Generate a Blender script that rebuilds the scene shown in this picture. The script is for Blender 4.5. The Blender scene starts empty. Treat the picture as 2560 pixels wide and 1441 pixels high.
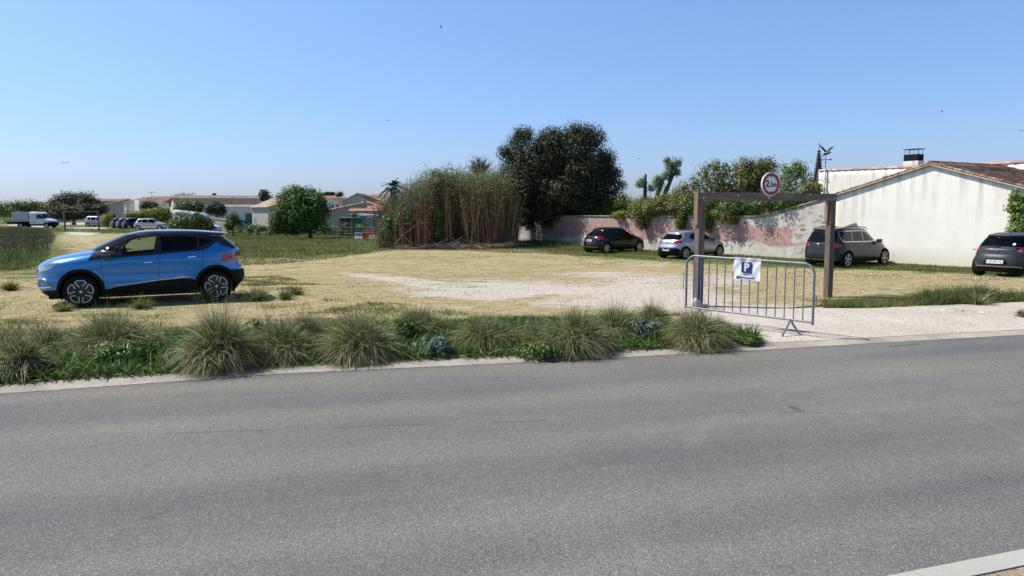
import bpy, bmesh, math, random
import numpy as np
from mathutils import Vector, Matrix
R = math.radians
random.seed(7); RNG = np.random.default_rng(7)
SC = bpy.context.scene
COL = SC.collection

# ------------------------------------------------------------------ camera
F = 1850.0; W0, H0 = 2560.0, 1441.0
PITCH = math.atan(193.5/1850); ROLL = R(0.3); EYE = 1.9
cam_d = bpy.data.cameras.new('camera'); cam = bpy.data.objects.new('camera', cam_d); COL.objects.link(cam)
cam_d.sensor_width = 36; cam_d.lens = 36*F/W0; cam_d.clip_start = 0.05; cam_d.clip_end = 9000
f0 = Vector((0, math.cos(PITCH), -math.sin(PITCH))); u0 = Vector((0, math.sin(PITCH), math.cos(PITCH))); r0 = Vector((1, 0, 0))
CR = r0*math.cos(ROLL)-u0*math.sin(ROLL); CU = u0*math.cos(ROLL)+r0*math.sin(ROLL); CF = f0
CAMP = Vector((0, 0, EYE))
M = Matrix((CR, CU, -CF)).transposed().to_4x4(); M.translation = CAMP
cam.matrix_world = M
SC.camera = cam
def ray(px, py):
    return CF*F+CR*(px-W0/2)+CU*(H0/2-py)
def at(px, py, Y):                       # point on the pixel's ray at distance Y in front
    d = ray(px, py); return CAMP+d*(Y/d.y)
def project(P):                          # numpy (N,3) -> px, py
    D = P-np.array(CAMP); f = D@np.array(CF); f = np.where(f < .2, .2, f)
    return W0/2+F*(D@np.array(CR))/f, H0/2-F*(D@np.array(CU))/f
def sst(v, a, b):
    t = np.clip((v-a)/(b-a), 0, 1); return t*t*(3-2*t)
def terr(X, Y):
    X = np.asarray(X, float); Y = np.asarray(Y, float)
    a = X/np.maximum(Y, 1)
    side = sst(a, -.46, -.36)
    z = -.65*sst(Y, 16, 32)*(side+(1-side)*.0)
    z = z-.42*sst(Y, 55, 85)*side*(1-sst(a, -.02, .1))
    z = z-.2*(1-side)*sst(Y, 50, 90)
    z = z+.9*sst(Y, 90, 130)*side
    z = z+.03*np.sin(X*.31+1.3)*np.sin(Y*.27)*sst(Y, 14, 20)
    return z
def T(X, Y): return float(terr(X, Y))
def G(px, py):                           # point where the pixel's ray meets the terrain
    d = ray(px, py)
    t0 = 0; best = None; prev = None
    Y = 2.0
    while Y < 400:
        t = Y/d.y; p = CAMP+d*t
        if p.z < T(p.x, p.y):
            lo, hi = prev, t
            for _ in range(30):
                m = (lo+hi)/2; q = CAMP+d*m
                if q.z < T(q.x, q.y): hi = m
                else: lo = m
            q = CAMP+d*hi; return Vector((q.x, q.y, T(q.x, q.y)))
        prev = t; Y *= 1.01
    q = CAMP+d*(Y/d.y); return Vector((q.x, q.y, T(q.x, q.y)))
def hit(px, py, P0, n):                  # pixel's ray with a plane
    d = ray(px, py); t = (P0-CAMP).dot(n)/d.dot(n); return CAMP+d*t

# ------------------------------------------------------------------ light
SUN_AZ = Vector((-.97, .22)).normalized(); SUN_EL = R(52)
sd = Vector((SUN_AZ.x*math.cos(SUN_EL), SUN_AZ.y*math.cos(SUN_EL), math.sin(SUN_EL)))
sl = bpy.data.lights.new('sun', 'SUN'); sl.energy = 5.0; sl.angle = R(.53); sl.color = (1, .955, .88)
so = bpy.data.objects.new('sun', sl); COL.objects.link(so)
so.rotation_euler = (-sd).to_track_quat('-Z', 'Y').to_euler()
w = bpy.data.worlds.new('World'); SC.world = w; w.use_nodes = True
nt = w.node_tree; nt.nodes.clear()
sky = nt.nodes.new('ShaderNodeTexSky'); sky.sky_type = 'NISHITA'; sky.sun_disc = False
sky.sun_elevation = SUN_EL; sky.sun_rotation = math.atan2(SUN_AZ.x, SUN_AZ.y)
sky.air_density = 1.0; sky.dust_density = .7; sky.ozone_density = 3; sky.altitude = 0
tc = nt.nodes.new('ShaderNodeTexCoord'); sx = nt.nodes.new('ShaderNodeSeparateXYZ'); nt.links.new(tc.outputs['Generated'], sx.inputs[0])
rp = nt.nodes.new('ShaderNodeValToRGB'); el = rp.color_ramp.elements; el.new(.5); el.new(.5); el.new(.5)
for e, (p, c) in zip(el, [(0, (.86, 1.0, 1.55)), (.07, (.98, 1.10, 1.52)), (.17, (1.08, 1.27, 1.56)), (.30, (1.24, 1.46, 1.74)), (.6, (.72, .72, .74))]): e.position = p; e.color = (*c, 1)
mu = nt.nodes.new('ShaderNodeMix'); mu.data_type = 'RGBA'; mu.blend_type = 'MULTIPLY'; mu.inputs[0].default_value = 1
nt.links.new(sx.outputs[2], rp.inputs[0]); nt.links.new(sky.outputs[0], mu.inputs[6]); nt.links.new(rp.outputs[0], mu.inputs[7])
bg = nt.nodes.new('ShaderNodeBackground'); bg.inputs[1].default_value = .088
wo = nt.nodes.new('ShaderNodeOutputWorld')
nt.links.new(mu.outputs[2], bg.inputs[0]); nt.links.new(bg.outputs[0], wo.inputs[0])
SC.view_settings.view_transform = 'Standard'; SC.view_settings.look = 'None'
SC.view_settings.gamma = 1; SC.view_settings.exposure = 0.28
SC.render.engine = 'CYCLES'
SC.cycles.max_bounces = 8; SC.cycles.transparent_max_bounces = 24; SC.cycles.diffuse_bounces = 3
SC.cycles.use_denoising = True

# ------------------------------------------------------------------ materials
def newmat(name):
    m = bpy.data.materials.new(name); m.use_nodes = True
    nt = m.node_tree; b = nt.nodes['Principled BSDF']; return m, nt, b
def N(nt, typ, **kw):
    n = nt.nodes.new(typ)
    for k, v in kw.items():
        if k in n.inputs.keys() if isinstance(k, str) else False: n.inputs[k].default_value = v
        else: setattr(n, k, v)
    return n
def ramp(nt, fac, stops, interp='LINEAR'):
    r = nt.nodes.new('ShaderNodeValToRGB'); r.color_ramp.interpolation = interp
    el = r.color_ramp.elements
    while len(el) < len(stops): el.new(.5)
    for e, (p, c) in zip(el, stops):
        e.position = p; e.color = (*c, 1) if len(c) == 3 else c
    if fac is not None: nt.links.new(fac, r.inputs[0])
    return r
def mix(nt, fac, a, b, mode='MIX'):
    m = nt.nodes.new('ShaderNodeMix'); m.data_type = 'RGBA'; m.blend_type = mode
    for s, v in ((m.inputs[0], fac), (m.inputs[6], a), (m.inputs[7], b)):
        if isinstance(v, (int, float)): s.default_value = v
        elif isinstance(v, tuple): s.default_value = (*v, 1) if len(v) == 3 else v
        else: nt.links.new(v, s)
    return m.outputs[2]
def math_(nt, op, a, b=None, c=None, clamp=False):
    m = nt.nodes.new('ShaderNodeMath'); m.operation = op; m.use_clamp = clamp
    for s, v in zip(m.inputs, (a, b, c)):
        if v is None: continue
        if isinstance(v, (int, float)): s.default_value = v
        else: nt.links.new(v, s)
    return m.outputs[0]
def noise(nt, vec, scale, detail=4, rough=.55, dist=0, out='Fac'):
    n = nt.nodes.new('ShaderNodeTexNoise'); n.inputs['Scale'].default_value = scale; n.inputs['Detail'].default_value = detail
    n.inputs['Roughness'].default_value = rough; n.inputs['Distortion'].default_value = dist
    if vec is not None: nt.links.new(vec, n.inputs['Vector'])
    return n.outputs[out]
def mapping(nt, vec, scale=(1, 1, 1), rot=(0, 0, 0), loc=(0, 0, 0)):
    m = nt.nodes.new('ShaderNodeMapping'); m.inputs['Scale'].default_value = scale; m.inputs['Rotation'].default_value = rot; m.inputs['Location'].default_value = loc
    nt.links.new(vec, m.inputs['Vector']); return m.outputs[0]
def wpos(nt): return nt.nodes.new('ShaderNodeNewGeometry').outputs['Position']
def opos(nt): return nt.nodes.new('ShaderNodeTexCoord').outputs['Object']
def bump(nt, h, strength, dist, b):
    n = nt.nodes.new('ShaderNodeBump'); n.inputs['Strength'].default_value = strength; n.inputs['Distance'].default_value = dist
    nt.links.new(h, n.inputs['Height']); nt.links.new(n.outputs[0], b.inputs['Normal'])
MATS = {}
def plain(name, col, rough=.5, metal=0, coat=0, var=0.0, vscale=6, spec=None, emit=None):
    if name in MATS: return MATS[name]
    m, nt, b = newmat(name)
    b.inputs['Roughness'].default_value = rough; b.inputs['Metallic'].default_value = metal
    b.inputs['Coat Weight'].default_value = coat; b.inputs['Coat Roughness'].default_value = .04
    if spec is not None: b.inputs['Specular IOR Level'].default_value = spec
    if var > 0:
        n = noise(nt, opos(nt), vscale, 5, .6)
        lo = tuple(c*(1-var) for c in col); hi = tuple(min(1, c*(1+var)) for c in col)
        r = ramp(nt, n, [(.3, lo), (.7, hi)]); nt.links.new(r.outputs[0], b.inputs['Base Color'])
    else:
        b.inputs['Base Color'].default_value = (*col, 1)
    MATS[name] = m; return m
def paint(name, col, metal=.0, rough=.35, coat=1.0):
    m, nt, b = newmat(name)
    b.inputs['Metallic'].default_value = metal; b.inputs['Roughness'].default_value = rough
    b.inputs['Coat Weight'].default_value = coat; b.inputs['Coat Roughness'].default_value = .03; b.inputs['Specular IOR Level'].default_value = .5*coat
    g = nt.nodes.new('ShaderNodeNewGeometry')
    n = noise(nt, opos(nt), 3, 4, .6)
    dust = ramp(nt, n, [(.35, tuple(c*.96 for c in col)), (.75, tuple(min(1, c*1.04+.006) for c in col))])
    c = mix(nt, g.outputs['Backfacing'], dust.outputs[0], (.02, .02, .022))
    nt.links.new(c, b.inputs['Base Color'])
    MATS[name] = m; return m
def glassmat(name, tint, refl=.06):
    m, nt, b = newmat(name); nt.nodes.remove(b)
    tr = nt.nodes.new('ShaderNodeBsdfTransparent'); tr.inputs[0].default_value = (*tint, 1)
    gl = nt.nodes.new('ShaderNodeBsdfGlossy'); gl.inputs['Roughness'].default_value = .02
    lw = nt.nodes.new('ShaderNodeFresnel'); lw.inputs[0].default_value = 1.5
    ms = nt.nodes.new('ShaderNodeMixShader')
    nt.links.new(lw.outputs[0], ms.inputs[0]); nt.links.new(tr.outputs[0], ms.inputs[1]); nt.links.new(gl.outputs[0], ms.inputs[2])
    nt.links.new(ms.outputs[0], nt.nodes['Material Output'].inputs[0]); MATS[name] = m; return m
def leafmat(name, stops, rough=.5, trans=.25, scale=None, coat=0):
    m, nt, b = newmat(name)
    g = nt.nodes.new('ShaderNodeNewGeometry')
    fac = g.outputs['Random Per Island']
    if scale:
        n = noise(nt, g.outputs['Position'], scale, 3, .5)
        fac = math_(nt, 'ADD', math_(nt, 'MULTIPLY', fac, .6), math_(nt, 'MULTIPLY_ADD', n, 1.3, -.45), clamp=True)
    r = ramp(nt, fac, stops)
    nt.links.new(r.outputs[0], b.inputs['Base Color']); b.inputs['Roughness'].default_value = rough
    b.inputs['Specular IOR Level'].default_value = .35
    tl = nt.nodes.new('ShaderNodeBsdfTranslucent'); nt.links.new(r.outputs[0], tl.inputs[0])
    ms = nt.nodes.new('ShaderNodeMixShader'); ms.inputs[0].default_value = trans
    nt.links.new(b.outputs[0], ms.inputs[1]); nt.links.new(tl.outputs[0], ms.inputs[2])
    nt.links.new(ms.outputs[0], nt.nodes['Material Output'].inputs[0]); MATS[name] = m; return m

# ------------------------------------------------------------------ objects
def tag(o, label=None, cat=None, group=None, kind=None):
    if label: o['label'] = label
    if cat: o['category'] = cat
    if group: o['group'] = group
    if kind: o['kind'] = kind
    return o
def empty(name, loc, rz=0, label=None, cat=None, group=None):
    o = bpy.data.objects.new(name, None); COL.objects.link(o); o.empty_display_size = .2
    o.location = loc; o.rotation_euler = (0, 0, rz); return tag(o, label, cat, group)
def copy_tree(o, parent=None):
    c = o.copy(); COL.objects.link(c); c.parent = parent
    for ch in list(o.children): copy_tree(ch, c)
    return c
def link(name, me, mats, parent=None):
    o = bpy.data.objects.new(name, me); COL.objects.link(o)
    if mats is not None:
        for m in (mats if isinstance(mats, (list, tuple)) else [mats]): me.materials.append(m)
    if parent is not None: o.parent = parent
    return o
def npmesh(name, V, Q, smooth=False, midx=None):        # V (n,3), Q (m,k)
    me = bpy.data.meshes.new(name); V = np.asarray(V, np.float32); Q = np.asarray(Q, np.int32)
    k = Q.shape[1]; me.vertices.add(len(V)); me.vertices.foreach_set('co', V.ravel())
    me.loops.add(Q.size); me.loops.foreach_set('vertex_index', Q.ravel())
    me.polygons.add(len(Q)); me.polygons.foreach_set('loop_start', np.arange(0, Q.size, k, dtype=np.int32))
    if smooth: me.polygons.foreach_set('use_smooth', np.ones(len(Q), bool))
    if midx is not None: me.polygons.foreach_set('material_index', np.asarray(midx, np.int32))
    me.update(calc_edges=True); return me
class MB:
    def __init__(s): s.v = []; s.f = []; s.m = []
    def add(s, vs, fs, mi=0, mat=None):
        n = len(s.v)
        for p in vs:
            p = Vector(p); s.v.append(mat @ p if mat else p)
        for f in fs: s.f.append([n+i for i in f]); s.m.append(mi)
        return s
    def box(s, lo, hi, mi=0, mat=None):
        x0, y0, z0 = lo; x1, y1, z1 = hi
        return s.add([(x0, y0, z0), (x1, y0, z0), (x1, y1, z0), (x0, y1, z0), (x0, y0, z1), (x1, y0, z1), (x1, y1, z1), (x0, y1, z1)],
                     [(0, 3, 2, 1), (4, 5, 6, 7), (0, 1, 5, 4), (1, 2, 6, 5), (2, 3, 7, 6), (3, 0, 4, 7)], mi, mat)
    def bar(s, a, b, w, h, mi=0, up=(0, 0, 1)):
        a = Vector(a); b = Vector(b); d = (b-a).normalized(); u = Vector(up)
        if abs(d.dot(u)) > .98: u = Vector((0, 1, 0))
        sx = d.cross(u).normalized(); su = sx.cross(d)
        vs = [a+sx*i*w/2+su*j*h/2 for i, j in ((-1, -1), (1, -1), (1, 1), (-1, 1))]+[b+sx*i*w/2+su*j*h/2 for i, j in ((-1, -1), (1, -1), (1, 1), (-1, 1))]
        return s.add(vs, [(0, 1, 2, 3), (7, 6, 5, 4), (0, 4, 5, 1), (1, 5, 6, 2), (2, 6, 7, 3), (3, 7, 4, 0)], mi)
    def tube(s, pts, r, n=8, mi=0, cap=True, closed=False):
        pts = [Vector(p) for p in pts]; rr = r if isinstance(r, (list, tuple)) else [r]*len(pts)
        base = len(s.v); L = len(pts); prev = None
        for i, p in enumerate(pts):
            if closed: d = (pts[(i+1) % L]-pts[i-1])
            else: d = (pts[min(i+1, L-1)]-pts[max(i-1, 0)])
            d.normalize()
            if prev is None:
                u = Vector((0, 0, 1)) if abs(d.z) < .9 else Vector((1, 0, 0)); u = (u-d*u.dot(d)).normalized()
            else:
                u = (prev-d*prev.dot(d)); u = u.normalized() if u.length > 1e-6 else Vector((1, 0, 0))
            prev = u; v = d.cross(u)
            for k in range(n):
                a = 2*math.pi*k/n; s.v.append(p+(u*math.cos(a)+v*math.sin(a))*rr[i])
        for i in range(L if closed else L-1):
            j = (i+1) % L
            for k in range(n):
                s.f.append([base+i*n+k, base+i*n+(k+1) % n, base+j*n+(k+1) % n, base+j*n+k]); s.m.append(mi)
        if cap and not closed:
            s.f.append([base+k for k in range(n)][::-1]); s.m.append(mi)
            s.f.append([base+(L-1)*n+k for k in range(n)]); s.m.append(mi)
        return s
    def lathe(s, prof, n=32, axis='y', mi=0, mat=None, c=(0, 0, 0)):   # prof [(r, t)]
        base = len(s.v)
        for r, t in prof:
            for k in range(n):
                a = 2*math.pi*k/n; x, z = r*math.cos(a), r*math.sin(a)
                p = Vector((x, t, z)) if axis == 'y' else (Vector((x, z, t)) if axis == 'z' else Vector((t, x, z)))
                p += Vector(c); s.v.append(mat @ p if mat else p)
        for i in range(len(prof)-1):
            for k in range(n):
                s.f.append([base+i*n+k, base+(i+1)*n+k, base+(i+1)*n+(k+1) % n, base+i*n+(k+1) % n]); s.m.append(mi)
        return s
    def prism(s, poly, a, b, mi=0, mat=None):        # poly in plane: a,b functions giving two 3d copies
        n = len(poly); vs = [a(p) for p in poly]+[b(p) for p in poly]
        fs = [list(range(n))[::-1], list(range(n, 2*n))]+[[i, (i+1) % n, n+(i+1) % n, n+i] for i in range(n)]
        return s.add(vs, fs, mi, mat)
    def build(s, name, mats, parent=None, smooth=False, bevel=0, seg=2, fix=True):
        me = bpy.data.meshes.new(name); me.from_pydata([tuple(v) for v in s.v], [], s.f)
        me.polygons.foreach_set('material_index', s.m)
        if fix or bevel:
            bm = bmesh.new(); bm.from_mesh(me)
            if bevel:
                es = [e for e in bm.edges if len(e.link_faces) == 2 and e.calc_face_angle(0) > .5]
                bmesh.ops.bevel(bm, geom=es, offset=bevel, segments=seg, profile=.5, affect='EDGES', clamp_overlap=True)
            bmesh.ops.recalc_face_normals(bm, faces=bm.faces[:])
            bm.to_mesh(me); bm.free()
        if smooth:
            me.polygons.foreach_set('use_smooth', [True]*len(me.polygons))
            if hasattr(me, 'set_sharp_from_angle'): me.set_sharp_from_angle(angle=R(40))
        me.update(); return link(name, me, mats, parent)
def text_mesh(name, s, size, mat, parent, M4, ext=.002, bold=0.0, align='CENTER'):
    cu = bpy.data.curves.new(name, 'FONT'); cu.body = s; cu.size = size; cu.extrude = ext; cu.offset = bold
    cu.align_x = align; cu.align_y = 'CENTER'; cu.resolution_u = 3
    o = bpy.data.objects.new('tmp', cu); COL.objects.link(o)
    dg = bpy.context.evaluated_depsgraph_get(); me = bpy.data.meshes.new_from_object(o.evaluated_get(dg))
    COL.objects.unlink(o); bpy.data.objects.remove(o); me.transform(M4); me.materials.clear()
    return link(name, me, mat, parent)
# ribbons: grass blades, reed leaves
def ribbons(P, D, L, Wd, droop, segs=3, side=None, curl=None):
    n = len(P); D = D/np.linalg.norm(D, axis=1, keepdims=True)
    if side is None:
        a = RNG.uniform(0, 2*np.pi, n); s = np.stack([np.cos(a), np.sin(a), np.zeros(n)], 1)
    else: s = side
    s = s-D*(s*D).sum(1, keepdims=True); s /= np.maximum(np.linalg.norm(s, axis=1, keepdims=True), 1e-6)
    V = np.zeros((n, segs+1, 2, 3), np.float32)
    for i in range(segs+1):
        t = i/segs; c = P+D*(L*t)[:, None]; c[:, 2] -= droop*L*t*t
        if curl is not None: c += curl*(L*t*t)[:, None]
        w = Wd*(1-.92*t**1.5)
        V[:, i, 0] = c-s*w[:, None]/2; V[:, i, 1] = c+s*w[:, None]/2
    idx = np.arange(n*(segs+1)*2).reshape(n, segs+1, 2)
    Q = np.stack([idx[:, :-1, 0], idx[:, :-1, 1], idx[:, 1:, 1], idx[:, 1:, 0]], -1).reshape(-1, 4)
    return V.reshape(-1, 3), Q
def leafquads(C, Nn, S, asp=.55):
    n = len(C); Nn = Nn/np.maximum(np.linalg.norm(Nn, axis=1, keepdims=True), 1e-6)
    r = RNG.normal(size=(n, 3)); u = np.cross(Nn, r); u /= np.maximum(np.linalg.norm(u, axis=1, keepdims=True), 1e-6); v = np.cross(Nn, u)
    S = S[:, None]; bend = Nn*S*.18
    V = np.stack([C-u*S/2, C-v*S*asp/2+bend, C+u*S/2, C+v*S*asp/2+bend], 1).reshape(-1, 3)
    return V, np.arange(n*4).reshape(n, 4)
def cloud(blobs, nclus, per, crad, leaf, shell=.55, up=.35, asp=.55, flat=1.0):
    B = np.array(blobs, float)            # cx cy cz rx ry rz
    vol = (B[:, 3]*B[:, 4]*B[:, 5])**(2/3); k = RNG.choice(len(B), nclus, p=vol/vol.sum())
    d = RNG.normal(size=(nclus, 3)); d /= np.linalg.norm(d, axis=1, keepdims=True)
    rad = (shell+(1-shell)*RNG.random(nclus)**.7)*RNG.uniform(.86, 1.06, nclus)
    Cc = B[k, :3]+d*B[k, 3:]*rad[:, None]
    cr = crad*RNG.uniform(.6, 1.4, nclus)
    e = RNG.normal(size=(nclus, per, 3)); e /= np.linalg.norm(e, axis=2, keepdims=True)
    e[..., 2] *= flat
    q = e*(RNG.random((nclus, per, 1))**.45)*cr[:, None, None]
    C = (Cc[:, None]+q).reshape(-1, 3)
    Nn = (e*.8+d[:, None]*.5+RNG.normal(size=e.shape)*.35+np.array([0, 0, up])).reshape(-1, 3)
    return leafquads(C, Nn, leaf*RNG.uniform(.6, 1.3, len(C)), asp)
def merge(*VQ):
    Vs, Qs, mi = [], [], []; n = 0
    for i, (V, Q) in enumerate(VQ):
        Vs.append(V); Qs.append(Q+n); n += len(V); mi.append(np.full(len(Q), i))
    return np.concatenate(Vs), np.concatenate(Qs), np.concatenate(mi)
def branches(mb, base, tips, r0_, r1_, wig=.15, n=6):
    for t in tips:
        t = Vector(t); b = Vector(base); L = (t-b).length
        pts = []
        for i in range(6):
            s = i/5; p = b.lerp(t, s)+Vector((random.gauss(0, 1), random.gauss(0, 1), random.gauss(0, .5)))*wig*L*.2*math.sin(s*math.pi)
            pts.append(p)
        mb.tube(pts, [r0_+(r1_-r0_)*i/5 for i in range(6)], n)
    return mb

_vg = np.random.default_rng(99).random((256, 256))
def vn(X, Y, sc, seed=0):                # value noise, about -1..1, for patchy scattering
    out = 0
    for o_, am in ((1, .6), (2.1, .3), (4.3, .2)):
        x = np.asarray(X)*sc*o_+seed*17.3; y = np.asarray(Y)*sc*o_+seed*7.7
        xi = np.floor(x).astype(int); yi = np.floor(y).astype(int); fx = x-xi; fy = y-yi; fx = fx*fx*(3-2*fx); fy = fy*fy*(3-2*fy)
        g_ = lambda a, b: _vg[a & 255, b & 255]
        v = (g_(xi, yi)*(1-fx)+g_(xi+1, yi)*fx)*(1-fy)+(g_(xi, yi+1)*(1-fx)+g_(xi+1, yi+1)*fx)*fy
        out = out+am*(v*2-1)
    return out
# ------------------------------------------------------------------ ground sheets
def inpoly(px, py, poly):
    px = np.asarray(px); py = np.asarray(py); c = np.zeros(px.shape, bool); n = len(poly)
    for i in range(n):
        x0, y0 = poly[i]; x1, y1 = poly[(i+1) % n]
        if y0 == y1: continue
        t = ((y0 > py) != (y1 > py)) & (px < (x1-x0)*(py-y0)/(y1-y0)+x0); c ^= t
    return c
# world lines along the road (x, y), from pixels
def gl(px, py, z=0.0):
    d = ray(px, py); t = (z-EYE)/d.z; q = CAMP+d*t; return (q.x, q.y)
asph_edge = [gl(x, y) for x, y in ((-500, 1020), (0, 986), (350, 961), (700, 935), (1250, 910), (1600, 892), (1950, 873), (2250, 855), (2560, 838), (2900, 818))]
gut_edge = [gl(x, y) for x, y in ((-500, 992), (0, 967), (350, 944), (700, 919), (1250, 897), (1600, 880), (1950, 862), (2250, 846), (2560, 829), (2900, 809))]
path_far = [gl(x, y) for x, y in ((-500, 856), (0, 848), (370, 838), (700, 826), (1100, 813), (1350, 807), (1740, 792), (1790, 778), (2060, 775), (2160, 776), (2300, 769), (2560, 759), (2900, 745))]
path_near = [gl(x, y) for x, y in ((-500, 890), (0, 880), (370, 868), (700, 852), (1100, 838), (1350, 830), (1700, 826), (1800, 818))]
def extend(L, d=60):
    a, b = Vector(L[0]), Vector(L[1]); s = (a-b).normalized(); e, f = Vector(L[-1]), Vector(L[-2]); u = (e-f).normalized()
    return [tuple(a+s*d)]+list(L)+[tuple(e+u*d)]
asph_edge, gut_edge, path_far = map(extend, (asph_edge, gut_edge, path_far))
def yline(L, X):
    xs = [p[0] for p in L]; ys = [p[1] for p in L]; return np.interp(X, xs, ys)
near_edge = extend([gl(2280, 1441), gl(2560, 1385)], 80)   # road side of the near kerb
def strip(name, La, Lb, z, mat, xs, kind='structure', parent=None, nrow=2, zb=None):
    V = []; 
    for x in xs:
        a, b = float(yline(La, x)), float(yline(Lb, x))
        for j in range(nrow): t = j/(nrow-1); V.append((x, a+(b-a)*t, z+((zb-z)*t if zb is not None else 0)))
    Q = [(i*nrow+j, (i+1)*nrow+j, (i+1)*nrow+j+1, i*nrow+j+1) for i in range(len(xs)-1) for j in range(nrow-1)]
    o = link(name, npmesh(name, V, Q), mat, parent)
    if kind: o['kind'] = kind
    return o
XS = list(np.linspace(-60, 60, 241))
# --- materials
m, nt, b = newmat('field'); MATS['field'] = m
P = wpos(nt)
at_p = nt.nodes.new('ShaderNodeAttribute'); at_p.attribute_name = 'pale'
at_g = nt.nodes.new('ShaderNodeAttribute'); at_g.attribute_name = 'green'
n1 = noise(nt, P, .9, 6, .65); n2 = noise(nt, mapping(nt, P, (1.2, 5, 1)), 2.2, 6, .7); n3 = noise(nt, P, 14, 4, .7); n4 = noise(nt, mapping(nt, P, (.6, 1.6, 1)), .55, 5, .62)
dry = ramp(nt, n2, [(.30, (.17, .13, .055)), (.44, (.37, .305, .165)), (.58, (.57, .48, .295)), (.75, (.70, .62, .44))]).outputs[0]
dry2 = ramp(nt, n4, [(.36, (.72, .80, .60)), (.5, (.95, .95, .92)), (.66, (1.02, .94, .95))]).outputs[0]
dry = mix(nt, 1.0, dry, dry2, 'MULTIPLY')
grn = ramp(nt, n2, [(.3, (.06, .085, .02)), (.7, (.17, .19, .06))]).outputs[0]
pale = ramp(nt, n3, [(.25, (.44, .385, .32)), (.5, (.60, .54, .465)), (.8, (.72, .665, .59))]).outputs[0]
gf = math_(nt, 'MULTIPLY_ADD', math_(nt, 'ADD', at_g.outputs['Fac'], math_(nt, 'MULTIPLY_ADD', n1, 1.6, -.8)), 3.0, -1.0, clamp=True)
n5 = noise(nt, mapping(nt, P, (1.0, 3.2, 1), (0, 0, R(8))), 1.1, 7, .72)
pf0 = math_(nt, 'ADD', math_(nt, 'MULTIPLY_ADD', at_p.outputs['Fac'], 1.7, -.62), math_(nt, 'ADD', math_(nt, 'MULTIPLY_ADD', n2, 1.5, -.75), math_(nt, 'MULTIPLY_ADD', n5, 3.2, -1.6)))
pf = math_(nt, 'MULTIPLY_ADD', pf0, 1.9, .32, clamp=True)
c = mix(nt, gf, dry, grn); c = mix(nt, pf, c, pale)
fine = ramp(nt, n3, [(.3, (.78, .78, .78)), (.7, (1.1, 1.1, 1.1))]).outputs[0]
c = mix(nt, .8, c, fine, 'MULTIPLY')
nt.links.new(c, b.inputs['Base Color']); b.inputs['Roughness'].default_value = .95; b.inputs['Specular IOR Level'].default_value = .1
bh = math_(nt, 'ADD', noise(nt, P, 9, 5, .7), math_(nt, 'MULTIPLY', n2, .8))
bump(nt, bh, .8, .10, b)

m, nt, b = newmat('asphalt'); MATS['asphalt'] = m
P = wpos(nt)
v = nt.nodes.new('ShaderNodeTexVoronoi'); v.inputs['Scale'].default_value = 150; nt.links.new(P, v.inputs['Vector'])
ag = nt.nodes.new('ShaderNodeTexWhiteNoise'); nt.links.new(v.outputs['Position'], ag.inputs['Vector'])
sp = ramp(nt, ag.outputs['Value'], [(0, (.08, .080, .078)), (.35, (.135, .134, .129)), (.75, (.175, .173, .165)), (.95, (.225, .22, .208)), (1, (.35, .34, .32))])
Pr = mapping(nt, P, (1, 1, 1), (0, 0, R(-15)))
sx = nt.nodes.new('ShaderNodeSeparateXYZ'); nt.links.new(Pr, sx.inputs[0])
band = noise(nt, mapping(nt, Pr, (.05, 1.1, 1)), 1.0, 3, .5)
blot = noise(nt, P, .35, 5, .6)
bs = ramp(nt, band, [(.36, (.88, .89, .91)), (.5, (1.04, 1.04, 1.04)), (.64, (1.20, 1.19, 1.15))]).outputs[0]
bl = ramp(nt, blot, [(.35, (.88, .9, .92)), (.65, (1.1, 1.08, 1.05))]).outputs[0]
c = mix(nt, 1, sp.outputs[0], bs, 'MULTIPLY'); c = mix(nt, 1, c, bl, 'MULTIPLY')
cr = nt.nodes.new('ShaderNodeTexVoronoi'); cr.feature = 'DISTANCE_TO_EDGE'; cr.inputs['Scale'].default_value = .16
nt.links.new(mapping(nt, mix(nt, .12, P, noise(nt, P, 1.5, 4, .6, out='Color'), 'ADD'), (.6, 1.7, 1), (0, 0, R(-15))), cr.inputs['Vector'])
ckm = math_(nt, 'LESS_THAN', cr.outputs['Distance'], .0028); ckn = math_(nt, 'GREATER_THAN', noise(nt, P, .6, 2), .56)
c = mix(nt, math_(nt, 'MULTIPLY', math_(nt, 'MULTIPLY', ckm, ckn), .55), c, (.05, .05, .05))
sn = nt.nodes.new('ShaderNodeTexVoronoi'); sn.inputs['Scale'].default_value = 1.1; nt.links.new(P, sn.inputs['Vector'])
wn = nt.nodes.new('ShaderNodeTexWhiteNoise'); nt.links.new(sn.outputs['Position'], wn.inputs['Vector'])
spot = math_(nt, 'MULTIPLY', math_(nt, 'LESS_THAN', sn.outputs['Distance'], .035), math_(nt, 'GREATER_THAN', wn.outputs['Value'], .82))
c = mix(nt, math_(nt, 'MULTIPLY', spot, .5), c, (.4, .39, .36))
for (cx_, cy_, rd_, wd_, st_) in ((5.2, 4.2, 4.1, .10, .16), (5.2, 4.2, 4.5, .05, .10), (6.9, 6.0, 2.7, .05, .12)):
    vd = nt.nodes.new('ShaderNodeVectorMath'); vd.operation = 'DISTANCE'; nt.links.new(P, vd.inputs[0]); vd.inputs[1].default_value = (cx_, cy_, 0)
    bd = math_(nt, 'SUBTRACT', 1, math_(nt, 'DIVIDE', math_(nt, 'ABSOLUTE', math_(nt, 'SUBTRACT', vd.outputs['Value'], rd_)), wd_), clamp=True)
    c = mix(nt, math_(nt, 'MULTIPLY', math_(nt, 'MULTIPLY', bd, st_), math_(nt, 'MULTIPLY_ADD', noise(nt, P, .7, 5, .7), 4, -1.8, clamp=True), clamp=True), c, (.55, .54, .5))
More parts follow.
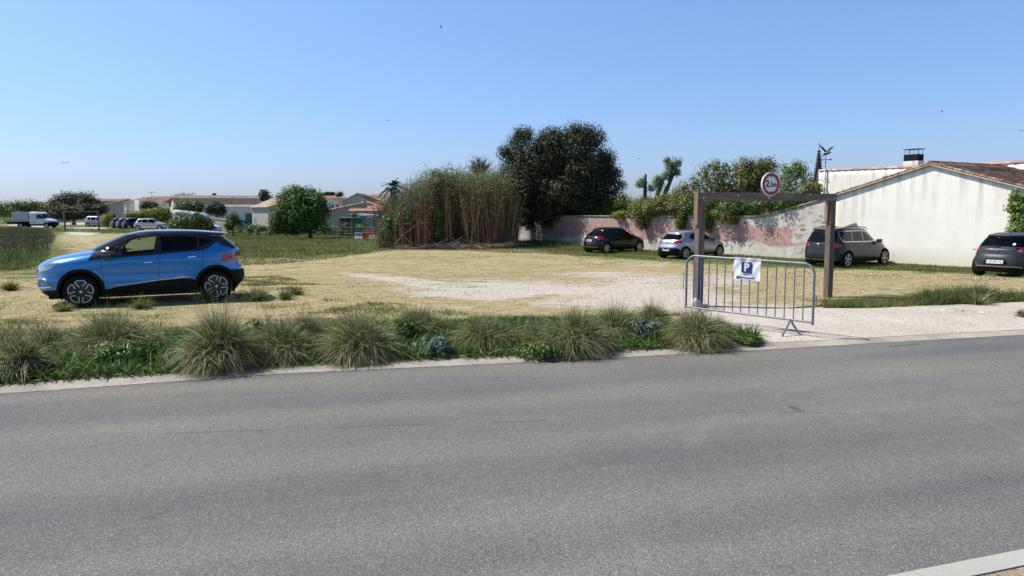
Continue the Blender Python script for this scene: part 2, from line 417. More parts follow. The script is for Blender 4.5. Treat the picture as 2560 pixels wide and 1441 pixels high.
st2 = ramp(nt, noise(nt, mapping(nt, P, (1, 1, 1)), 1.9, 6, .75), [(.60, (1, 1, 1)), (.72, (.80, .80, .80))]).outputs[0]
c = mix(nt, 1, c, st2, 'MULTIPLY')
nt.links.new(c, b.inputs['Base Color']); b.inputs['Roughness'].default_value = .85; b.inputs['Specular IOR Level'].default_value = .25
bump(nt, math_(nt, 'ADD', ag.outputs['Value'], noise(nt, P, 90, 2)), .5, .008, b)

def aggregate(name, stops, scale, bmp=.3, patch=.1, brd=.5):
    m, nt, b = newmat(name); MATS[name] = m; P = wpos(nt)
    v = nt.nodes.new('ShaderNodeTexVoronoi'); v.inputs['Scale'].default_value = scale; nt.links.new(P, v.inputs['Vector'])
    wn = nt.nodes.new('ShaderNodeTexWhiteNoise'); nt.links.new(v.outputs['Position'], wn.inputs['Vector'])
    r = ramp(nt, wn.outputs['Value'], stops)
    bl = ramp(nt, noise(nt, P, brd, 6, .65), [(.35, (1-patch,)*3), (.65, (1+patch,)*3)]).outputs[0]
    nt.links.new(mix(nt, 1, r.outputs[0], bl, 'MULTIPLY'), b.inputs['Base Color']); b.inputs['Roughness'].default_value = .9
    b.inputs['Specular IOR Level'].default_value = .2
    bump(nt, wn.outputs['Value'], bmp, .01, b); return m
aggregate('path', [(0, (.24, .205, .165)), (.2, (.40, .355, .30)), (.6, (.50, .45, .39)), (1, (.62, .575, .515))], 60)
aggregate('gutter', [(0, (.28, .255, .22)), (.5, (.36, .33, .285)), (1, (.42, .39, .34))], 130, .2, .22, 1.6)
aggregate('kerb', [(0, (.36, .36, .33)), (1, (.43, .43, .395))], 200, .1, .08)
aggregate('pavement', [(0, (.15, .11, .075)), (.5, (.30, .235, .17)), (1, (.42, .34, .26))], 90)
aggregate('soil', [(0, (.05, .035, .022)), (.5, (.09, .065, .04)), (1, (.14, .10, .065))], 60, .5, .3)
plain('road_paint', (.62, .62, .58), .7, var=.12, vscale=9)

# --- terrain: one fan-shaped sheet to the horizon
na, nr = 560, 560
aa = np.linspace(-1.15, 1.15, na); rr = 9*np.geomspace(1, 330, nr)
A, RR = np.meshgrid(aa, rr, indexing='ij'); X = (A*RR).ravel(); Y = (RR-13).ravel()
Z = terr(X, Y)
pf_y = yline(path_far, X)
Zt = np.where(Y < pf_y-.02, -.12, 0.0) ; tr = sst(Y, pf_y-.02, pf_y+.05)
hf = .018*np.sin(X*2.1+np.sin(Y*1.7))*np.sin(Y*2.6+1)*sst(Y, 13, 17)*(1-sst(Y, 40, 60))
Z = Z+hf+np.where(Y < pf_y+.05, -.12*(1-tr), 0)
V = np.stack([X, Y, Z], 1)
idx = np.arange(na*nr).reshape(na, nr)
Q = np.stack([idx[:-1, :-1], idx[1:, :-1], idx[1:, 1:], idx[:-1, 1:]], -1).reshape(-1, 4)
me = npmesh('ground', V, Q, True)
px, py = project(V)
def soft(cx, cy, rx, ry, ang=0, p=1.0):
    c, s = math.cos(ang), math.sin(ang); dx = px-cx; dy = py-cy
    u = (dx*c+dy*s)/rx; v = (-dx*s+dy*c)/ry; return np.clip(1.25-np.sqrt(u*u+v*v), 0, 1)*p
pale = np.zeros(len(X))
for a in ((1560, 742, 330, 34, .02), (1380, 728, 300, 26, .06), (1650, 715, 170, 34, .12), (1500, 748, 250, 28, .02), (1250, 735, 290, 20, .03), (1640, 735, 170, 38, .1), (1010, 700, 190, 9, .10), (1100, 715, 150, 12, .1), (1720, 758, 120, 26, 0),
          (1900, 772, 170, 12, 0), (2000, 782, 120, 10, 0), (1560, 690, 210, 14, .02, .62), (1500, 683, 160, 7, 0, .55), (1640, 662, 110, 6, 0, .4),
          (1150, 770, 260, 8, 0, .35), (1800, 700, 120, 22, .1, .6), (2180, 730, 100, 12, 0, .35), (1340, 655, 200, 6, 0, .3), (900, 690, 100, 8, .1, .5),
          (235, 612, 60, 9, .45, .5), (205, 582, 50, 9, 0, .9), (215, 572, 70, 5, 0, .8), (350, 577, 120, 3, 0, .5), (60, 566, 90, 6, 0, .8), (240, 560, 120, 5, 0, .8)):
    pale = np.maximum(pale, soft(*a))
pale = np.where(inpoly(px, py, [(1340, 738), (1480, 735), (1500, 748), (1400, 756), (1260, 748)]), pale*.45, pale)
green = np.zeros(len(X)); inside = (Y > 3)
lin = np.interp(px, [-400, 100, 145, 420, 560, 700, 1000, 1300, 1450, 1650, 1850, 2100, 2300, 2560, 2900], [668, 655, 584, 580, 640, 642, 622, 618, 640, 652, 662, 672, 678, 692, 705])
green = np.clip((lin+14-py)/22, 0, 1)
for a in ((60, 640, 150, 70, 0, 1.0), (30, 800, 160, 30, 0, .55), (760, 800, 300, 9, 0, .6), (1250, 797, 190, 9, 0, .95), (650, 765, 90, 10, 0, .45), (300, 790, 300, 14, 0, .45),
          (2300, 745, 320, 18, -.03, .9), (700, 655, 140, 14, 0, .35), (1050, 645, 300, 10, 0, .35), (150, 760, 160, 12, 0, .4), (2200, 690, 200, 8, 0, .35)):
    green = np.maximum(green, soft(*a))
for nm, arr in (('pale', pale), ('green', green)):
    at_ = me.attributes.new(nm, 'FLOAT', 'POINT'); at_.data.foreach_set('value', np.asarray(arr*inside, np.float32))
g = link('ground', me, MATS['field']); tag(g, kind='structure')

strip('road', near_edge, asph_edge, 0.0, MATS['asphalt'], XS, nrow=4)
strip('gutter', asph_edge, gut_edge, .004, MATS['gutter'], XS, zb=.03)
strip('path', gut_edge, path_far, .034, MATS['path'], XS)
ne = Vector(near_edge[1]); nf = Vector(near_edge[2]); kd = (nf-ne).normalized(); kn = Vector((kd.y, -kd.x))
kb = MB(); 
c0 = ne-kd*60; c1 = ne+kd*60
nk = 120
for i in range(nk):
    a = c0.lerp(c1, i/nk)+kd*.004; bq = c0.lerp(c1, (i+1)/nk)-kd*.004
    kb.add([(a.x, a.y, -.1), (bq.x, bq.y, -.1), (bq.x+kn.x*.145, bq.y+kn.y*.145, -.1), (a.x+kn.x*.145, a.y+kn.y*.145, -.1),
            (a.x, a.y, .03), (bq.x, bq.y, .03), (bq.x+kn.x*.145, bq.y+kn.y*.145, .035), (a.x+kn.x*.145, a.y+kn.y*.145, .035)],
           [(0, 3, 2, 1), (4, 5, 6, 7), (0, 1, 5, 4), (1, 2, 6, 5), (2, 3, 7, 6), (3, 0, 4, 7)])
tag(kb.build('kerb', MATS['kerb']), kind='structure')
o_ = kn*.145
pv = MB(); a = c0+o_+kn*.006; bq = c1+o_+kn*.006
pv.add([(a.x, a.y, .028), (bq.x, bq.y, .028), (bq.x+kn.x*20, bq.y+kn.y*20, .03), (a.x+kn.x*20, a.y+kn.y*20, .03)], [(0, 3, 2, 1)])
tag(pv.build('pavement', MATS['pavement']), kind='structure')
# planting soil
ENDX = gl(1905, 860)[0]
xs0 = [x for x in np.linspace(-14, ENDX, 120)]
def pn(x):
    return float(yline([(-30, path_near[0][1]+2)]+path_near, x))
V = []; endx = gl(1905, 860)[0]
for x in xs0:
    a = float(yline(gut_edge, x))+.01; bq = pn(x)
    t = min(1, max(0, (x-1.9)/(endx-1.9))); bq = bq+(a+.03-bq)*(t**1.5)
    for j in range(5):
        s = j/4; V.append((x, a+(bq-a)*s, .038+.05*math.sin(s*math.pi)*(1-t)))
Q = [(i*5+j, (i+1)*5+j, (i+1)*5+j+1, i*5+j+1) for i in range(len(xs0)-1) for j in range(4)]
def planting_y(x, s):
    a = float(yline(gut_edge, x))+.01; bq = pn(x); t = min(1, max(0, (x-1.9)/(endx-1.9))); bq = bq+(a+.03-bq)*(t**1.5); return a+(bq-a)*s
tag(link('planting_bed', npmesh('planting_bed', V, Q, True), MATS['soil']), kind='structure')
# white painted cycle marking on the path: an oval ring with a broken bicycle figure inside
mc = MB(); c = Vector(gl(2405, 783)); z = .039
u = (Vector(gl(2560, 776))-Vector(gl(2250, 790))).normalized(); vv = Vector((-u.y, u.x))
ra = (Vector(gl(2450, 783))-Vector(gl(2360, 783))).length/2; rb = (Vector(gl(2405, 776))-Vector(gl(2405, 788))).length/2
def el(t, s): p = c+u*math.cos(t)*ra*s+vv*math.sin(t)*rb*s; return (p.x, p.y, z)
n = 48
for i in range(n):
    t0_, t1_ = 2*math.pi*i/n, 2*math.pi*(i+1)/n
    mc.add([el(t0_, 1), el(t1_, 1), el(t1_, .84), el(t0_, .84)], [(0, 3, 2, 1)])
for s0 in (-.38, .38):
    for i in range(16):
        t0_, t1_ = 2*math.pi*i/16, 2*math.pi*(i+1)/16
        if random.random() < .3: continue
        def w_(t, r_): p = c+u*(s0*ra+math.cos(t)*r_*ra)+vv*(-.12*rb+math.sin(t)*r_*rb*1.4); return (p.x, p.y, z)
        mc.add([w_(t0_, .26), w_(t1_, .26), w_(t1_, .19), w_(t0_, .19)], [(0, 3, 2, 1)])
def ln(a, b_, wd=.035):
    p = c+u*a[0]*ra+vv*a[1]*rb; q = c+u*b_[0]*ra+vv*b_[1]*rb; d = (q-p).normalized(); k = Vector((-d.y, d.x))*wd
    mc.add([(*(p-k), z), (*(q-k), z), (*(q+k), z), (*(p+k), z)], [(0, 1, 2, 3)])
ln((-.38, -.12), (-.1, .3)); ln((-.1, .3), (.25, .3)); ln((.25, .3), (.38, -.12)); ln((-.1, .3), (0, -.12)); ln((0, -.12), (.25, .3))
o = mc.build('road_marking', MATS['road_paint'], fix=False); tag(o, kind='structure')
# ------------------------------------------------------------------ cars
def pchip(xs, ys):
    xs = np.array(xs, float); ys = np.array(ys, float); h = np.diff(xs); d = np.diff(ys)/h
    m = np.zeros(len(xs)); m[0] = d[0]; m[-1] = d[-1]
    for i in range(1, len(xs)-1):
        if d[i-1]*d[i] > 0:
            w1 = 2*h[i]+h[i-1]; w2 = h[i]+2*h[i-1]; m[i] = (w1+w2)/(w1/d[i-1]+w2/d[i])
    def f(x):
        x = np.clip(x, xs[0], xs[-1]); i = np.clip(np.searchsorted(xs, x)-1, 0, len(xs)-2); t = (x-xs[i])/h[i]
        return (1+2*t)*(1-t)**2*ys[i]+t*(1-t)**2*h[i]*m[i]+t*t*(3-2*t)*ys[i+1]+t*t*(t-1)*h[i]*m[i+1]
    return f
def tcurve(tab, c=0):
    return pchip([t[0] for t in tab], [t[1] for t in tab])
plain('rubber', (.009, .009, .010), .9, spec=.2, var=.3, vscale=12)
plain('black_plastic', (.008, .008, .009), .7, spec=.2, var=.2, vscale=8)
plain('gloss_black', (.008, .008, .009), .15, coat=1)
plain('chrome', (.75, .75, .77), .18, 1)
plain('rim_silver', (.62, .60, .56), .35, .3)
plain('rim_dark', (.015, .015, .016), .35)
plain('disc_dark', (.012, .012, .013), .8, spec=.2)
plain('seat_fabric', (.035, .035, .04), .9)
plain('plate_white', (.72, .72, .70), .4)
plain('plate_black', (.015, .015, .015), .5)
plain('plate_blue', (.02, .07, .4), .4)
plain('lamp_red', (.30, .008, .008), .12, coat=1)
plain('lamp_clear', (.38, .40, .44), .12, .75, coat=1)
plain('lamp_orange', (.6, .12, .02), .25, coat=1)
plain('mirror_black', (.012, .012, .013), .3, coat=.6)
glassmat('glass_clear', (.58, .66, .60)); glassmat('glass_tint', (.30, .35, .34)); glassmat('glass_dark', (.03, .035, .04))
glassmat('lamp_glass', (.85, .87, .9))

def shell(sp, nq, dz):
    Ff, Rf, Wf = tcurve(sp['F']), tcurve(sp['R']), tcurve(sp['W'])
    nf = tcurve(sp.get('nf', [(0, 3.6), (1, 3.4), (1.6, 3.2)])); nr = tcurve(sp.get('nr', [(0, 6), (1, 6), (1.6, 6)]))
    z0, z1 = sp['W'][0][0], sp['W'][-1][0]
    zs = [z0]
    while zs[-1] < z1-1e-4:
        z = zs[-1]; st = dz
        while st > .0012 and (abs(Ff(z+st)-Ff(z)) > dz*1.6 or abs(Rf(z+st)-Rf(z)) > dz*1.6 or abs(Wf(min(z+st, z1))-Wf(z)) > dz*1.4): st *= .7
        zs.append(min(z+st, z1))
    K = nq; V = []
    th = np.linspace(0, np.pi/2, 400)
    for z in zs:
        f, r, w_ = float(Ff(z)), float(Rf(z)), float(Wf(z)); cx = (f+r)/2 if 'cx' not in sp else sp['cx']
        cx = min(max(cx, f+.05), r-.05)
        ring = []
        def quarter(hx, n, sgn):
            x = np.cos(th)**(2/n)*hx; y = np.sin(th)**(2/sp.get('my', 2.4))*w_
            s = np.concatenate([[0], np.cumsum(np.hypot(np.diff(x), np.diff(y)))]); q = np.linspace(0, s[-1], K+1)
            return cx+sgn*np.interp(q, s, x), np.interp(q, s, y)
        xf, yf = quarter(cx-f, float(nf(z)), -1); xr, yr = quarter(r-cx, float(nr(z)), 1)
        # ring: front centre -> +y side -> rear -> -y side
        X_ = np.concatenate([xf, xr[::-1][1:]]); Y_ = np.concatenate([yf, yr[::-1][1:]])
        X_ = np.concatenate([X_, X_[::-1][1:-1]]); Y_ = np.concatenate([Y_, -Y_[::-1][1:-1]])
        for a, b_ in zip(X_, Y_):
            if 'sculpt' in sp: b_ = b_*(1-sp['sculpt'](a, z))
            V.append((a, b_, z))
    n = 4*K; L = len(zs)
    Fc = [(i*n+k, (i+1)*n+k, (i+1)*n+(k+1) % n, i*n+(k+1) % n) for i in range(L-1) for k in range(n)]
    bm = bmesh.new(); vs = [bm.verts.new(v) for v in V]
    for f in Fc: bm.faces.new([vs[i] for i in f])
    # cap as strips across the roof
    t = (L-1)*n; ring = [vs[t+k] for k in range(n)]
    for k in range(0, n//2):
        a, b_, c, d = ring[k], ring[k+1], ring[(n-k-1) % n], ring[(n-k) % n]
        if k == 0: bm.faces.new([a, b_, c])
        elif k == n//2-1: bm.faces.new([a, b_, d]) if c == b_ else bm.faces.new([a, b_, c, d])
        else: bm.faces.new([a, b_, c, d])
    bm.verts.ensure_lookup_table()
    bmesh.ops.recalc_face_normals(bm, faces=bm.faces[:])
    bm.normal_update()
    top = max(bm.faces, key=lambda f: f.calc_center_median().z)
    if top.normal.z < 0: bmesh.ops.reverse_faces(bm, faces=bm.faces[:])
    return bm
def pip(x, y, poly):
    c = False; n = len(poly)
    for i in range(n):
        x0, y0 = poly[i]; x1, y1 = poly[(i+1) % n]
        if (y0 > y) != (y1 > y) and x < (x1-x0)*(y-y0)/(y1-y0)+x0: c = not c
    return c
def knife(bm, lay, proj, sgn, poly, mark, thr=.12):
    ax = {'side': (0, 2), 'rear': (1, 2), 'front': (1, 2), 'top': (0, 1)}[proj]
    dirv = {'side': Vector((0, sgn, 0)), 'rear': Vector((1, 0, 0)), 'front': Vector((-1, 0, 0)), 'top': Vector((0, 0, 1))}[proj]
    xs = [p[0] for p in poly]; ys = [p[1] for p in poly]; bb = (min(xs), max(xs), min(ys), max(ys))
    def ov(f, b4, e=.001):
        fx = [v.co[ax[0]] for v in f.verts]; fy = [v.co[ax[1]] for v in f.verts]
        return max(fx) >= b4[0]-e and min(fx) <= b4[1]+e and max(fy) >= b4[2]-e and min(fy) <= b4[3]+e
    cand = [f for f in bm.faces if f.normal.dot(dirv) > thr and ov(f, bb)]
    for i in range(len(poly)):
        a, b_ = poly[i], poly[(i+1) % len(poly)]
        ln_ = math.hypot(b_[0]-a[0], b_[1]-a[1])
        if ln_ < 1e-6: continue
        eb = (min(a[0], b_[0]), max(a[0], b_[0]), min(a[1], b_[1]), max(a[1], b_[1]))
        sub = [f for f in cand if f.is_valid and ov(f, eb)]
        if not sub: continue
        rest = set(cand)-set(sub)
        co = Vector((0, 0, 0)); co[ax[0]] = a[0]; co[ax[1]] = a[1]
        no = Vector((0, 0, 0)); no[ax[0]] = (b_[1]-a[1])/ln_; no[ax[1]] = -(b_[0]-a[0])/ln_
        ge = set(); 
        for f in sub: ge.add(f); ge.update(f.edges); ge.update(f.verts)
        r = bmesh.ops.bisect_plane(bm, geom=list(ge), dist=1e-5, plane_co=co, plane_no=no)
        new = [g_ for g_ in r['geom'] if isinstance(g_, bmesh.types.BMFace)]
        for f in new: f.normal_update()
        cand = [f for f in rest if f.is_valid]+new
    seen = set()
    for f in cand:
        if f in seen or not f.is_valid: continue
        seen.add(f); c = f.calc_center_median()
        if pip(c[ax[0]], c[ax[1]], poly) and f.normal.dot(dirv) > thr: f[lay] = mark
def circ(cx, cz, r, n=28, a0=0, a1=360, zmin=None):
    return [(cx+r*math.cos(R(a0+(a1-a0)*i/(n if a1-a0 == 360 else n-1))), cz+r*math.sin(R(a0+(a1-a0)*i/(n if a1-a0 == 360 else n-1)))) for i in range(n)]
def line2(a, b_, w_=.009):
    d = Vector((b_[0]-a[0], b_[1]-a[1])).normalized(); k = (-d.y*w_/2, d.x*w_/2)
    return [(a[0]-k[0], a[1]-k[1]), (b_[0]-k[0], b_[1]-k[1]), (b_[0]+k[0], b_[1]+k[1]), (a[0]+k[0], a[1]+k[1])]
def wheel_parts(sp, parent, x, ysgn, style):
    r = sp['wr']; tw = sp.get('tw', .2); rr = sp.get('rim', r*.70); yo = ysgn*(sp['track']); 
    M4 = Matrix.Translation((x, yo, r))@Matrix.Rotation(random.random()*6.28, 4, 'Y')
    if ysgn < 0: M4 = M4@Matrix.Rotation(math.pi, 4, 'Z')
    hub = MB(); hub.lathe([(0, -.04), (rr*.98, -.04), (rr*.98, -.09), (0, -.09)], 24, mat=M4)
    wl = hub.build('wheel', MATS['disc_dark'], parent)
    t = MB(); t.lathe([(rr-.012, .02-tw*.9), (rr-.01, 0), (rr+.008, .012), (rr+(r-rr)*.5, .022), (r-.03, .012), (r-.008, -.012), (r, -.035), (r, -tw+.035), (r-.01, -tw+.01), (rr, -tw)], 48, mat=M4)
    t.build('tyre', MATS['rubber'], wl, smooth=True)
    rm = MB(); col = [MATS['rim_silver'], MATS['rim_dark']]
    if style == 'steel': col = [MATS['rim_silver'], MATS['disc_dark']]
    if style == 'petal':
        rm.lathe([(0, -.012), (rr*.9, -.028), (rr, -.01)], 48, mi=1, mat=M4)
        rm.lathe([(rr-.014, .004), (rr+.001, .006), (rr+.001, -.03)], 48, mi=1, mat=M4)
        for k in range(5):
            A = 2*math.pi*k/5
            # rounded loops, open to the hub side
            prof = [(.30, -.13), (.55, -.27), (.86, -.36), (.94, -.20), (.955, 0.02), (.93, .20), (.80, .30), (.55, .20), (.33, .05)]
            pts = []
            npf = len(prof)
            cl = [Vector((p[0]*rr*math.cos(A+p[1]*1.45), 0, p[0]*rr*math.sin(A+p[1]*1.45))) for p in prof]
            outl = []
            for i in range(npf):
                p0, p1, p2, p3 = cl[(i-1) % npf], cl[i], cl[(i+1) % npf], cl[(i+2) % npf]
                for s in range(4):
                    q = s/4; outl.append(.5*((2*p1)+(-p0+p2)*q+(2*p0-5*p1+4*p2-p3)*q*q+(-p0+3*p1-3*p2+p3)*q**3))
            outl = outl[2:-6]
            tt = [M4@Vector((p.x, .002, p.z)) for p in outl]
            rm.tube(tt, .0125, 6, 0)
        rm.lathe([(0, .006), (.028, .006), (.03, -.01)], 20, mat=M4)
    else:
        rm.lathe([(rr-.02, .004), (rr, .008), (rr+.002, -.03), (rr-.02, -.035)], 48, mi=0 if style != 'dark' else 0, mat=M4)
        rm.lathe([(0, -.05), (rr, -.06)], 32, mi=1, mat=M4)
        ns, wd = {'spoke8': (8, .038), 'spoke5': (5, .055), 'spoke5d': (5, .026), 'flower': (6, .02), 'steel': (7, .05), 'dark': (5, .03)}[style]
        for k in range(ns):
            A = 2*math.pi*k/ns
            offs = (0,) if style in ('spoke8', 'spoke5', 'steel') else (-.16, .16)
            for o_ in offs:
                a = Vector((rr*.14*math.cos(A), -.012, rr*.14*math.sin(A))); b_ = Vector((rr*.95*math.cos(A+o_), -.004, rr*.95*math.sin(A+o_)))
                if style == 'flower': b_ = Vector((rr*.88*math.cos(A+o_*1.6), -.004, rr*.88*math.sin(A+o_*1.6)))
                rm.bar(M4@a, M4@b_, wd, .02, 0, up=(0, 1, 0))
            if style == 'flower':
                arc = [M4@Vector((rr*.88*math.cos(A+t_), -.004, rr*.88*math.sin(A+t_))) for t_ in (-.26, -.1, .1, .26)]
                rm.tube(arc, .012, 5)
        rm.lathe([(0, .002), (rr*.16, .0), (rr*.2, -.03)], 20, mat=M4)
    rm.build('rim', col, wl, smooth=False)
    return wl
def car(name, sp, loc=None, rz=0, label=None, cat='car', group=None, res=1.0):
    """local frame: front bumper at x=0, tail at +x, wheels on z=0"""
    root = empty(name, (0, 0, 0), 0, label, cat, group)
    body = MATS[sp['paint']]
    bm = shell(sp, int(30*res), .03/res)
    lay = bm.faces.layers.int.new('part'); marks = []     # (name, mat, parent key)
    def feat(nm, mat, proj, sgn, poly, thr=.12):
        marks.append((nm, mat, poly)); knife(bm, lay, proj, sgn, poly, len(marks), thr)
    ra = sp['arch']; fx, rx = sp['axles']; wr = sp['wr']
    for it in sp['parts']:
        nm, mat, proj, poly = it[:4]; thr = it[4] if len(it) > 4 else .12
        if proj == 'side':
            for s in (1, -1): feat(nm, mat, 'side', s, poly, thr)
        elif proj == 'rear2':
            feat(nm, mat, 'rear', 1, poly, thr); feat(nm, mat, 'rear', 1, [(-a, b_) for a, b_ in poly], thr)
        elif proj == 'front2':
            feat(nm, mat, 'front', 1, poly, thr); feat(nm, mat, 'front', 1, [(-a, b_) for a, b_ in poly], thr)
        else: feat(nm, mat, proj, 1, poly, thr)
    for s in (1, -1):
        for cx in (fx, rx):
            p = circ(cx, sp.get('archz', wr+.01), ra, 30, -25, 205)
            p = [(p[-1][0]+.0, .05)]+[(p[0][0], .05)]+p
            feat('arch', None, 'side', s, p, .02)
    groups = {}
    for f in bm.faces: groups.setdefault(f[lay], []).append(f.index)
    me_all = bpy.data.meshes.new('t'); bm.verts.index_update(); bm.faces.index_update()
    bm.normal_update(); bm.to_mesh(me_all)
    co = np.array([v.co[:] for v in me_all.vertices])
    vno = np.array([v.normal[:] for v in me_all.vertices])
    fverts = [tuple(p.vertices) for p in me_all.polygons]; marksf = [f[lay] for f in bm.faces]
    bm.free(); bpy.data.meshes.remove(me_all)
    by = {}
    for fv, mk in zip(fverts, marksf): by.setdefault(mk, []).append(fv)
    def sub(nm, faces, mat, par, push=0.0):
        used = sorted({i for f in faces for i in f}); mp = {v: i for i, v in enumerate(used)}
        me = bpy.data.meshes.new(nm); P_ = co[used]+vno[used]*push
        me.from_pydata([tuple(p) for p in P_], [], [[mp[i] for i in f] for f in faces])
        me.polygons.foreach_set('use_smooth', [True]*len(faces))
        try: me.normals_split_custom_set_from_vertices([tuple(n_) for n_ in vno[used]])
        except Exception: pass
        return link(nm, me, mat, par)
    sub('body', by.get(0, []), body, root)
    seams = []
    for i, (nm, mat, poly) in enumerate(marks):
        fs = by.get(i+1, [])
        if not fs or nm == 'arch': continue
        own = {}                                       # connected pieces become parts of their own
        for f in fs:
            ks = {own[v] for v in f if v in own}; k0 = min(ks) if ks else (max(own.values())+1 if own else 0)
            for v in f: own[v] = k0
            if len(ks) > 1:
                for v in list(own):
                    if own[v] in ks: own[v] = k0
        comps = {}
        for f in fs: comps.setdefault(own[f[0]], []).append(f)
        big_ = max(len(c_) for c_ in comps.values())
        for c_ in comps.values():
            if nm == 'seam': sub('panel_gap', c_, MATS['plate_black'], root)
            elif len(c_) >= 3 or len(c_) == big_: sub(nm, c_, MATS[mat], root, .004 if nm in ('taillight', 'headlight', 'number_plate') else 0)
    # wheels and wheel wells
    mb = MB(); w_ = sp['track']
    for cx in (fx, rx):
        for s in (1, -1):
            pr = [(cx+(ra+.002)*math.cos(t), wr+.01+(ra+.002)*math.sin(t)) for t in np.linspace(R(-25), R(205), 20)]
            yo, yi = s*(sp['hw']-.035), s*(w_-.30)
            n = len(pr); vs = [(a, yo, b_) for a, b_ in pr]+[(a, yi, b_) for a, b_ in pr]
            mb.add(vs, [(i, i+1, n+i+1, n+i) for i in range(n-1)]+[list(range(n, 2*n))])
    L = sp['R'][3][1]; zb = sp['W'][0][0]
    mb.box((.25, -sp['hw']*.62, zb-.02), (L-.25, sp['hw']*.62, zb+.12))
    mb.box((fx+ra, -sp['hw']+.06, zb), (rx-ra, sp['hw']-.06, zb+.1))
    mb.build('underbody', MATS['disc_dark'], root)
    for cx in (fx, rx):
        for s in (1, -1): wheel_parts(sp, root, cx, s, sp['rimstyle'])
    # cabin: seats, dashboard
    if sp.get('seats', True):
        zf = sp.get('belt', 1.0); c0 = sp.get('cab', 1.55)
        d = MB(); d.box((c0-.55, -.62, zf-.35), (c0-.28, .62, zf-.02)); d.build('dashboard', MATS['seat_fabric'], root, bevel=.04)
        fl = MB(); fl.box((c0-.4, -.7, .25), (c0+2.0, .7, .33)); fl.build('cabin_floor', MATS['seat_fabric'], root)
        for row in (0.25, 1.05):
            for s in (.36, -.36):
                q = MB(); q.box((c0+row, s-.24, .35), (c0+row+.5, s+.24, .52)); q.bar((c0+row+.48, s, .45), (c0+row+.66, s, zf+.08), .46, .13, up=(1, 0, 0)); q.bar((c0+row+.68, s, zf+.12), (c0+row+.71, s, zf+.30), .24, .1, up=(1, 0, 0))
                q.build('seat', MATS['seat_fabric'], root, bevel=.03)
        st = MB(); cs = Vector((c0-.12, -.36, zf-.02))
        ringp = [cs+Vector((.07*math.sin(t), .18*math.cos(t), .17*math.sin(t))) for t in np.linspace(0, 2*math.pi, 20, endpoint=False)]
        st.tube(ringp, .014, 6, closed=True); st.bar(cs+Vector((0, -.17, 0)), cs+Vector((0, .17, 0)), .03, .03); st.build('steering_wheel', MATS['gloss_black'], root)
    # mirrors, handles
    mx, mz = sp['mirror']; hwm = float(tcurve(sp['W'])(mz))
    for s in (1, -1):
        q = MB(); y0 = s*(hwm*.97)
        q.bar((mx+.02, y0-s*.03, mz-.02), (mx+.03, y0+s*.07, mz-.0), .05, .04)
        q.add([], []); lo = Vector((mx-.06, y0+s*.05, mz-.07)); hi = Vector((mx+.11, y0+s*.23, mz+.085))
        q.box((lo.x, min(lo.y, hi.y), lo.z), (hi.x, max(lo.y, hi.y), hi.z))
        q.build('door_mirror', MATS[sp.get('mirror_mat', sp['paint'])], root, bevel=.035, smooth=True, seg=3)
    Wf = tcurve(sp['W'])
    for hx, hz in sp.get('handles', []):
        for s in (1, -1):
            y0 = s*(float(Wf(hz))*sp.get('hfac', 1.0)*(1-(sp['sculpt'](hx, hz) if 'sculpt' in sp else 0))+.004)
            q = MB(); q.tube([(hx-.09, y0-s*.012, hz-.008), (hx-.06, y0+s*.026, hz-.004), (hx+.06, y0+s*.026, hz+.004), (hx+.09, y0-s*.012, hz+.008)], .013, 6)
            q.build('door_handle', MATS[sp.get('handle_mat', 'chrome')], root, smooth=True)
    if sp.get('wiper'):
        (x0, y0, z0), (x1, y1, z1) = sp['wiper']; q = MB(); q.tube([(x0, y0, z0), ((x0+x1)/2+.01, (y0+y1)/2, (z0+z1)/2+.02), (x1, y1, z1)], [.022, .014, .008], 6); q.build('rear_wiper', MATS['black_plastic'], root)
    if sp.get('antenna'):
        x0, z0 = sp['antenna']; q = MB(); q.tube([(x0, 0, z0-.02), (x0+.08, 0, z0+sp.get('antlen', .2))], [.008, .003], 5); q.build('antenna', MATS['black_plastic'], root)
    if sp.get('emblem'):
        kind, ex, ez = sp['emblem']; q = MB()
        if kind == 'diamond': q.tube([(ex, 0, ez-.055), (ex, .036, ez), (ex, 0, ez+.055), (ex, -.036, ez)], .009, 5, closed=True)
        elif kind == 'ring':
            q.tube([(ex, .055*math.cos(t), ez+.055*math.sin(t)) for t in np.linspace(0, 6.283, 20, endpoint=False)], .006, 5, closed=True)
            q.tube([(ex, -.03, ez+.045), (ex, -.012, ez-.045), (ex, 0, ez+.0), (ex, .012, ez-.045), (ex, .03, ez+.045)], .006, 5)
        elif kind == 'chevron':
            q.tube([(ex, -.05, ez-.03), (ex, .0, ez+.02), (ex, .03, ez-.03)], .008, 5); q.tube([(ex, -.02, ez-.05), (ex, .02, ez+.0), (ex, .05, ez-.02)], .008, 5)
        else: q.tube([(ex, -.02, ez-.04), (ex, .02, ez-.02), (ex, -.01, ez+.01), (ex, .02, ez+.04)], .01, 5)
        q.build('emblem', MATS['chrome'], root)
    if sp.get('plate'):
        ex, ez, txt = sp['plate'][:3]; tilt = sp['plate'][3] if len(sp['plate']) > 3 else 0
        M4 = Matrix.Translation((ex, 0, ez))@Matrix.Rotation(tilt, 4, 'Y')
        q = MB(); q.box((0, -.26, -.056), (.012, .26, .056), mat=M4); pl = q.build('number_plate', MATS['plate_white'], root)
        q = MB()
        for s in (-1, 1): q.box((.012, s*.247-.011, -.055), (.0145, s*.247+.011, .055), mat=M4)
        q.build('plate_band', MATS['plate_blue'], pl)
        Mt = M4@Matrix.Translation((.014, 0, 0))@Matrix(((0, 0, 1, 0), (1, 0, 0, 0), (0, 1, 0, 0), (0, 0, 0, 1)))
        text_mesh('plate_text', txt, .095, MATS['plate_black'], pl, Mt, .001, .0015)
    for fn in sp.get('extra', []): fn(root)
